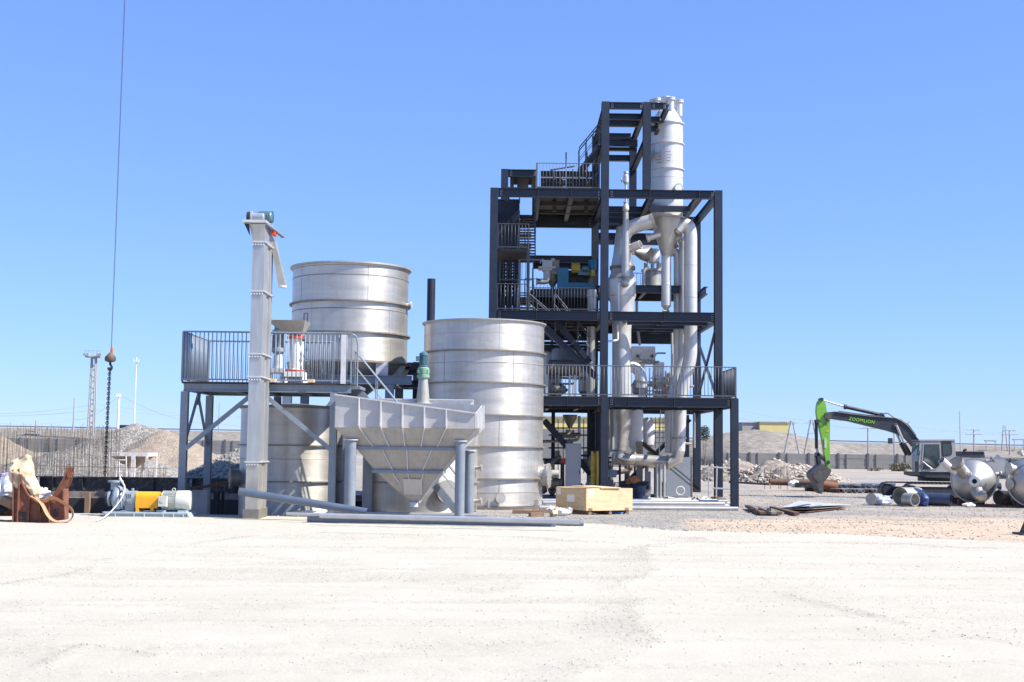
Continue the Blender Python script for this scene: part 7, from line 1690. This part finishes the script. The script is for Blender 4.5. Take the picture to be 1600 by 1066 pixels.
# ------------------------------------------------------------------ dished vessels at right
def dished_vessel(u, v, rpx, Y, label, yaw, seed=0, detail=True, L=3.2):
    c = P(u, v, Y); r = rpx*Y/2000; ax = Vector((math.sin(yaw), -math.cos(yaw), 0)); sx = ax.cross(Vector((0,0,1))); up = Vector((0,0,1))
    t = thing('pressure_vessel', label, 'vessel', (c.x, c.y, 0)); c.z = max(c.z, r+.08)
    part(t, 'shell', MB().lathe(c, [(r, -L), (r, 0)], 64, axis=ax), POLISH)
    part(t, 'girth_flange', MB().lathe(c, [(r, -.02), (r+.06, -.02), (r+.06, .06), (r, .06)], 64, axis=ax), STEEL2)
    part(t, 'conical_head', MB().lathe(c, [(r, .06), (r*.975, .14), (r*.91, .27), (r*.78, .42), (r*.5, .64), (.22, .80), (.16, .85)], 64, axis=ax), POLISH)
    part(t, 'rear_head', MB().lathe(c, [(.01, -L-.4), (r*.6, -L-.3), (r, -L)], 48, axis=ax), STEEL2)
    for k in (-1, 1): part(t, 'saddle', MB().box((c.x-.6, c.y+1.2+k*.8-.1, -.02), (c.x+.6, c.y+1.2+k*.8+.1, c.z-r+.12)), RUST)
    if detail:
        h = c+ax*.78
        part(t, 'centre_nozzle', MB().lathe(h, [(.2, -.1), (.2, .1), (.24, .1), (.24, .15), (.11, .155), (.11, -.05)], 28, axis=ax), WSTEEL)
        part(t, 'nozzle_bore', MB().tube(h+ax*.02, h+ax*.04, .112, n=20), DARK)
        s = P(1500, 738, Y-.6); e = P(1471, 719, Y-.9)
        part(t, 'slanted_pipe', MB().tube(P(1492, 738, Y-.6), e, .165, n=24, hollow=.01), WSTEEL)
        part(t, 'slanted_nozzle', MB().tube(P(1508, 742, Y-.35), P(1494, 724.5, Y-.8), .27, n=28), STEEL2)
        part(t, 'nozzle_flange', MB().tube(P(1495.5, 726, Y-.79), P(1492.5, 722, Y-.86), .35, n=28), SEAM)
        part(t, 'lower_nozzle', MB().path([P(1525, 765, Y-.45), P(1531, 774, Y-.75), P(1535, 779, Y-.95)], [.3,.3,.27], 24), STEEL2)
        part(t, 'nozzle_cap', MB().blob(P(1534, 777, Y-1.0), (.25,.1,.2), 5, .3), WOOD, 'brown crumpled paper cap')
        for u_, v_, l_ in ((1546, 721, .2), (1558, 741, .25), (1557, 760, .25)): part(t, 'side_nozzle', MB().lathe(P(u_-6, v_, Y+.5), [(.1, 0), (.1, .3), (.16, .3), (.16, .36), (.01, .36)], 16, axis=(1, -.1, .3 if v_ < 730 else 0)), STEEL2)
        part(t, 'small_fitting', MB().tube(P(1516, 738, Y-.75), P(1517, 742, Y-.7), .06, n=10), WSTEEL)
    else:
        for v_ in (733, 757):
            part(t, 'side_nozzle', MB().lathe(P(1588, v_, Y+.1), [(.17, 0), (.17, .3), (.26, .3), (.26, .38), (.01, .39)], 22, axis=(-1, -.25, .05)), STEEL2)
        part(t, 'top_fitting', MB().tube(P(1598, 712, Y+.2), P(1594, 706, Y+.2), .08, n=12).tube(P(1595, 708, Y+.2), P(1593, 705, Y+.2), .14, n=12), STEEL2)
        part(t, 'hoop', MB().lathe(c, [(r*.80, .36), (r*.80, .42), (r*.72, .46), (r*.72, .40)], 48, axis=ax), SEAM)
    return t
dished_vessel(1521.5, 751.5, 32.5, 58.5, 'big shiny steel vessel lying with its coned end and slanted nozzle towards the viewer', -.31)
dished_vessel(1614, 753, 37.5, 57.0, 'shiny steel vessel cut by the right picture edge', -.385, 2, False)

def right_ground():
    # open ducts in front of excavator
    def duct(ua, va, Ya, r, d, L, m, lb, hollow=.02, name='duct_section', z=None):
        c = P(ua, va, Ya); c.z = r+.02 if z is None else z
        d = Vector(d).normalized(); solo(name, MB().tube(c, c+d*L, r, n=36, hollow=hollow), m, lb, 'duct', (c.x, c.y, 0))
    duct(1407, 774, 57.6, .40, (.75, .66, 0), 1.4, STEEL2, 'widest open steel duct section lying before the excavator tracks')
    duct(1430, 781, 56.6, .29, (-.5, .87, 0), .55, STEEL2, 'smaller open steel ring section overlapping the widest duct', .03)
    duct(1486, 787, 57.0, .29, (-.9, .5, 0), 1.45, mat('slate_blue_duct', (.045,.06,.10), .4, .3, .15, 3), 'slate blue duct section with dark open end facing right')
    solo('blue_tarp', MB().blob(P(1443, 782, 57.2), (.22,.3,.3), 2, .3), BLUE, 'dark blue tarpaulin wrapped round the slate blue duct end', 'tarpaulin')
    c = P(1362, 779, 57.8); solo('duct_section', MB().tube((c.x, 57.8, .27), (c.x+.5, 58.4, .27), .25, n=28).tube((c.x-.03, 57.76, .27), (c.x+.0, 57.8, .27), .27, n=28), STEEL2, 'small capped bright duct at the left end of the duct heap', 'duct', (c.x, 57.8, 0))
    p = P(1378, 779, 57.8); solo('foil_wrap', MB().blob((p.x, p.y, .2), (.42,.3,.24), 6, .5, 18, 12), mat('silver_wrap', (.6,.62,.68), .35, .5, .15, 4), 'crumpled silver wrapped pipe bend beside the capped duct', 'pipe')
    c = P(1560, 776, 59.5); solo('duct_section', MB().tube((c.x, 59.5, .36), (c.x+.85, 59.9, .3), .34, n=28, hollow=.02), STEEL2, 'dull steel duct section lying between the two big vessels', 'duct', (c.x, 59.5, 0))
    p = P(1586, 778, 59.0); solo('scrap_bracket', MB().bar((p.x-.1, 59, 0), (p.x-.2, 59, .75), .08, .25).bar((p.x-.2, 59, .7), (p.x+.3, 59, .1), .08, .2), STEEL2, 'bent steel bracket scrap between the two big vessels', 'scrap', p)
    p = P(1475, 792, 57); solo('white_rag', MB().blob((P(1500, 0, 57).x, 57, .1), (.25,.15,.1), 9, .6), PAPER, 'white rag on the gravel under the big vessel', 'rag')
    # rust plate under vessels
    a = P(1520, 787, 58.2); solo('rusty_plate', MB().box((P(1495,0,58).x, 57.4, .01), (P(1552,0,58).x, 58.2, .07)), RUST, 'rust red plate under the big shiny vessel', 'plate', (a.x, 58, 0))
    # pipe stacks behind
    ys = 77.0
    solo('rusty_pipe', MB().tube(P(1202, 753, ys), P(1308, 755, ys), .2, n=16, hollow=.02), RUSTY, 'long rusty brown pipe lying before the rubble heap', 'pipe', P(1202, 753, ys))
    solo('rusty_pipe', MB().tube(P(1283, 757, ys-2), P(1308, 761.5, ys-2), .26, n=20, hollow=.02), mat('red_rust_pipe', (.16,.07,.04), .8, 0, .3, 4), 'short thick rusty pipe just right of the excavator bucket', 'pipe', P(1283, 757, ys-2))
    solo('dark_sheet', MB().cbox(P(1262, 758, ys-.6), (1.5,.8,.3)), BLACK, 'dark bundle lying between the rusty pipe and the bucket', 'bundle')
    solo('white_bag', MB().blob(P(1240, 756, ys-.5), (.3,.2,.22), 5, .4), PAPER, 'small white bag on the rusty pipe', 'bag')
    solo('rusty_beam', MB().bar(P(1140, 753, 78), P(1203, 757, 76), .2, .12), RUSTY, 'thin rusty beam on the ground right of the tower', 'beam')
    rs = random.Random(2); n = 0
    for k in range(17):
        u0 = 1312+k*4.6; r = .12; row = k % 2
        a = P(u0+rs.uniform(-2, 2), 762-row*6+rs.uniform(-.8, .8), 74+row*1.2); a.z = r+.02+row*.22
        d = Vector((-.45-.2*rs.random(), 1, 0)).normalized()
        solo('grey_pipe', MB().tube(a, a+d*rs.uniform(3.0, 5), r, n=12, hollow=.015), [GREYP, SEAM, CHROME][k % 3] if k % 5 else RUSTY, ('%s pipe in the loose stack, %s from the excavator bucket' % (['painted grey','dull brown','bright'][k % 3] if k % 5 else 'rusty', 'first second third fourth fifth sixth seventh eighth ninth tenth eleventh twelfth thirteenth fourteenth fifteenth sixteenth seventeenth'.split()[k])), 'pipe', a, group='loose grey pipe stack')
    for k in range(4):
        a = P(1318+k*18, 757-k*.3, 75.6); solo('grey_pipe', MB().tube(a, P(1345+k*18, 757.5, 75.2), .11, n=12, hollow=.015), [CHROME, GREYP][k % 2], 'pipe lying crosswise on the loose grey stack, %s from the bucket' % ['first','second','third','fourth'][k], 'pipe', a, group='crosswise pipes on the stack')
    # rubble heaps with broken slabs
    for k, (u, v, Yr, rx, ry, lb, sd) in enumerate(((1146, 719, 100, 4.2, 3, 'pale rubble heap of broken slabs right behind the tower corner', 1), (1212, 720, 98, 3.7, 3, 'middle rubble heap of broken concrete slabs', 2), (1249, 726, 96, 3.9, 3, 'rubble heap of broken slabs behind the excavator bucket', 3))):
        p = P(u, v, Yr); m_ = mound('rubble_heap', lb, p.x, Yr, rx, ry, p.z+.2, DUG, sd+40, 40, 0, kind='stuff', sharp=.85, rough=.2)
        r2 = np.random.RandomState(sd); n = 1900; a = r2.rand(n)*6.28; rr = np.sqrt(r2.rand(n))*1.05
        h = (p.z+.1)*np.clip(1-rr, 0, 1)**.85
        pos = np.stack([p.x+rr*np.cos(a)*rx, Yr+rr*np.sin(a)*ry, h], -1)
        rocks('broken_slabs', pos, .04+.24*r2.rand(n)**3, gravel_mat('slab_bits', (.20,.17,.14), (.46,.41,.34), 2, 0), sd, .6, 'angular pale chunks covering the rubble heaps')
    for k in range(5):
        u = (1195, 1204, 1217, 1220, 1230)[k]; p = P(u, 755, 80); solo('survey_stake', MB().tube((p.x, 80, 0), (p.x, 80, P(u, 733, 80).z), .02, n=5), RUSTY, 'thin rusty stake before the rubble heaps, %s from the left' % ('first', 'second', 'third', 'fourth', 'fifth')[k], 'stake', (p.x, 80, 0), group='thin stakes before the rubble')
    # sheet metal pile and dark offcuts by the tower foot
    labs = ['lowest', 'second', 'upper']
    a0 = [Gd(1218, 801), Gd(1262, 803), Gd(1327, 796), Gd(1246, 790)]
    for k in range(3):
        o = Vector((.12*k-.1, .15*k, .05+.06*k)); pts = [p+o for p in (a0[0], a0[1], a0[2], a0[3])]
        pts[1].z += .05*k; solo('steel_sheet', MB().prism(pts, (0,0,.02)), [RUST, STEEL2, WSTEEL][k], labs[k]+' sheet of the flat sheet metal pile on the gravel', 'sheet', pts[0], group='sheet metal pile', smooth=False)
    for k, (u0, v0, u1, v1) in enumerate(((1240, 791, 1264, 786.5), (1262, 791, 1283, 788))):
        solo('dark_strip', MB().bar(Gd(u0, v0+2, .24), Gd(u1, v1+2, .24), .16, .04), BLACK, ['left dark strip on the pale sheet pile', 'right dark strip on the pale sheet pile'][k], 'strip')
    solo('dark_strip', MB().bar(Gd(1206, 793, .1), Gd(1245, 803, .08), .2, .1), RUSTY, 'rusty flat bar leaning on the near left corner of the sheet pile', 'bar')
    for k in range(9):
        u = 1168+k*4.2; a = Gd(u, 791+k*.6, .12+.05*(k % 3)); b = Gd(u+20, 802, .06+.03*(k % 2))
        solo('steel_offcut', MB().bar(a, b, .22, .09), [BLACK, RUSTY, SEAM][k % 3], '%s steel offcut beside the tower corner, %s from the left' % (['black','rusty','dull grey'][k % 3], 'first second third fourth fifth sixth seventh eighth ninth'.split()[k]), 'offcut', a, group='dark steel offcuts by the tower corner')
    # navy container fence far right and grey tilted plate
    y = 120; a, b = P(1530, 716, y), P(1700, 716, y); t = thing('container', 'long dark blue-grey container behind the big vessels', 'container', ((a.x+b.x)/2, y, 0))
    n = 7
    for k in range(n):
        xa = a.x+(b.x-a.x)*k/n; xb = a.x+(b.x-a.x)*(k+1)/n
        part(t, 'panel', MB().box((xa+.03, y, P(1560, 742, y).z-.05), (xb-.03, y+.1, a.z-.06)), mat('slate_panel', (.085,.10,.13), .6, 0, .1, 1) if k == 0 else bpy.data.materials['slate_panel'])
        part(t, 'post', MB().box((xb-.03, y-.05, -.1), (xb+.03, y+.15, a.z)), EXD)
    part(t, 'roof', MB().box((a.x, y-.05, a.z), (b.x, y+2.4, a.z+.06)), EXD); part(t, 'floor', MB().box((a.x, y+.02, -.1), (b.x, y+2.4, P(1560, 742, y).z-.06)), EXD)
    p = P(1561, 724, 75); solo('tilted_plate', MB().cbox(p, (.75,.06,.75), Matrix.Rotation(.6, 3, 'Y')), GREYP, 'grey square plate tilted above the gap between the vessels', 'plate', p); 
    solo('plate_post', MB().box((p.x-.04, 75.1, 0), (p.x+.04, 75.18, p.z)), GREYP, 'post carrying the tilted grey square plate', 'post')
    # shelters on the crest
    for k, (u, v) in enumerate(((1548, 690), (1592, 688))):
        p = P(u, v, 225); t = thing('lamp_rack', ['small flat lamp rack on the crest left of the far right poles', 'small flat lamp rack on the crest at the right edge'][k], 'rack', (p.x, 225, p.z-1.5))
        part(t, 'top', MB().box((p.x-1.0, 225, p.z), (p.x+1.0, 225.4, p.z+.22)), PALEC)
        for s_ in (-.8, .8): part(t, 'leg', MB().box((p.x+s_-.06, 225, p.z-1.8), (p.x+s_+.06, 225.12, p.z-.002)), PALEC)
    p = P(1391, 689.5, 231); solo('track_box', MB().cbox((p.x, 231, p.z+.0), (.7,.6,1.1)), EXD, 'tiny dark box on the embankment crest above the boom cylinder', 'box')
    a = P(187, 668, 232); solo('culvert_block', MB().cbox((P(195,668,232).x, 232, a.z+.1), (1.9,1,.7)), EXD, 'dark block on the embankment crest right of the white pole', 'block')
    # trestle foot at the right picture edge
    t = thing('steel_trestle', 'dark steel trestle foot cut by the right picture edge', 'trestle', Gd(1602, 836))
    g = Gd(1600, 836); part(t, 'leg', MB().prism([g+Vector((-.12,0,0)), g+Vector((.5,0,0)), g+Vector((.5,0,1.3)), g+Vector((.28,0,.9))], (0,.12,0)), BLACK, smooth=False)
    part(t, 'base', MB().box((g.x-.16, g.y-.3, .0), (g.x+.9, g.y+.5, .06)), BLACK)
    # bushes and the tree behind the tower
    def bush(u, v, Y, r, h, lb, m, n, name, cat, z0=0):
        p = P(u, v, Y); t = thing(name, lb, cat, (p.x, Y, z0)); rs = random.Random(u); lf = MB()
        for i in range(n):
            th = rs.uniform(0, 6.28); rr = r*math.sqrt(rs.random())*rs.uniform(.6, 1.1); z = z0+h*rs.random()**.8*(1-.35*(rr/r)**2)
            c = Vector((p.x+rr*math.cos(th), Y+rr*math.sin(th), z)); s_ = r*rs.uniform(.06, .13); a_ = rs.uniform(0, 6.28)
            e1 = Vector((math.cos(a_), math.sin(a_), rs.uniform(-.5, .5)))*s_; e2 = Vector((rs.uniform(-1,1), rs.uniform(-1,1), 1)).normalized()*s_
            lf.add([c-e1, c-e2*.6, c+e1, c+e2], [(0,1,2,3)])
        part(t, 'foliage', lf, m, kind='stuff', smooth=False)
        st = MB()
        for i in range(5): th = i*1.256; st.tube((p.x, Y, -.05), (p.x+r*.5*math.cos(th), Y+r*.5*math.sin(th), z0+h*.7), r*.04, r*.012, 5)
        part(t, 'stems', st, WOODD)
    OL = mat('olive_leaves', (.14,.135,.09), .9, 0, .4, 8); DG = mat('dark_leaves', (.035,.06,.03), .9, 0, .4, 8)
    bush(1406, 738, 160, 1.4, 1.05, 'low olive bush in front of the concrete fence near the cab', OL, 500, 'bush', 'bush')
    bush(1368, 737, 160, 1.1, .5, 'tiny dry tuft left of the olive bush', OL, 160, 'bush', 'bush')
    bush(1101, 690, 185, .85, 2.2, 'small dark green tree seen between the right tower columns', DG, 900, 'tree', 'tree', 3.7)
right_ground()
bpy.context.view_layer.update()
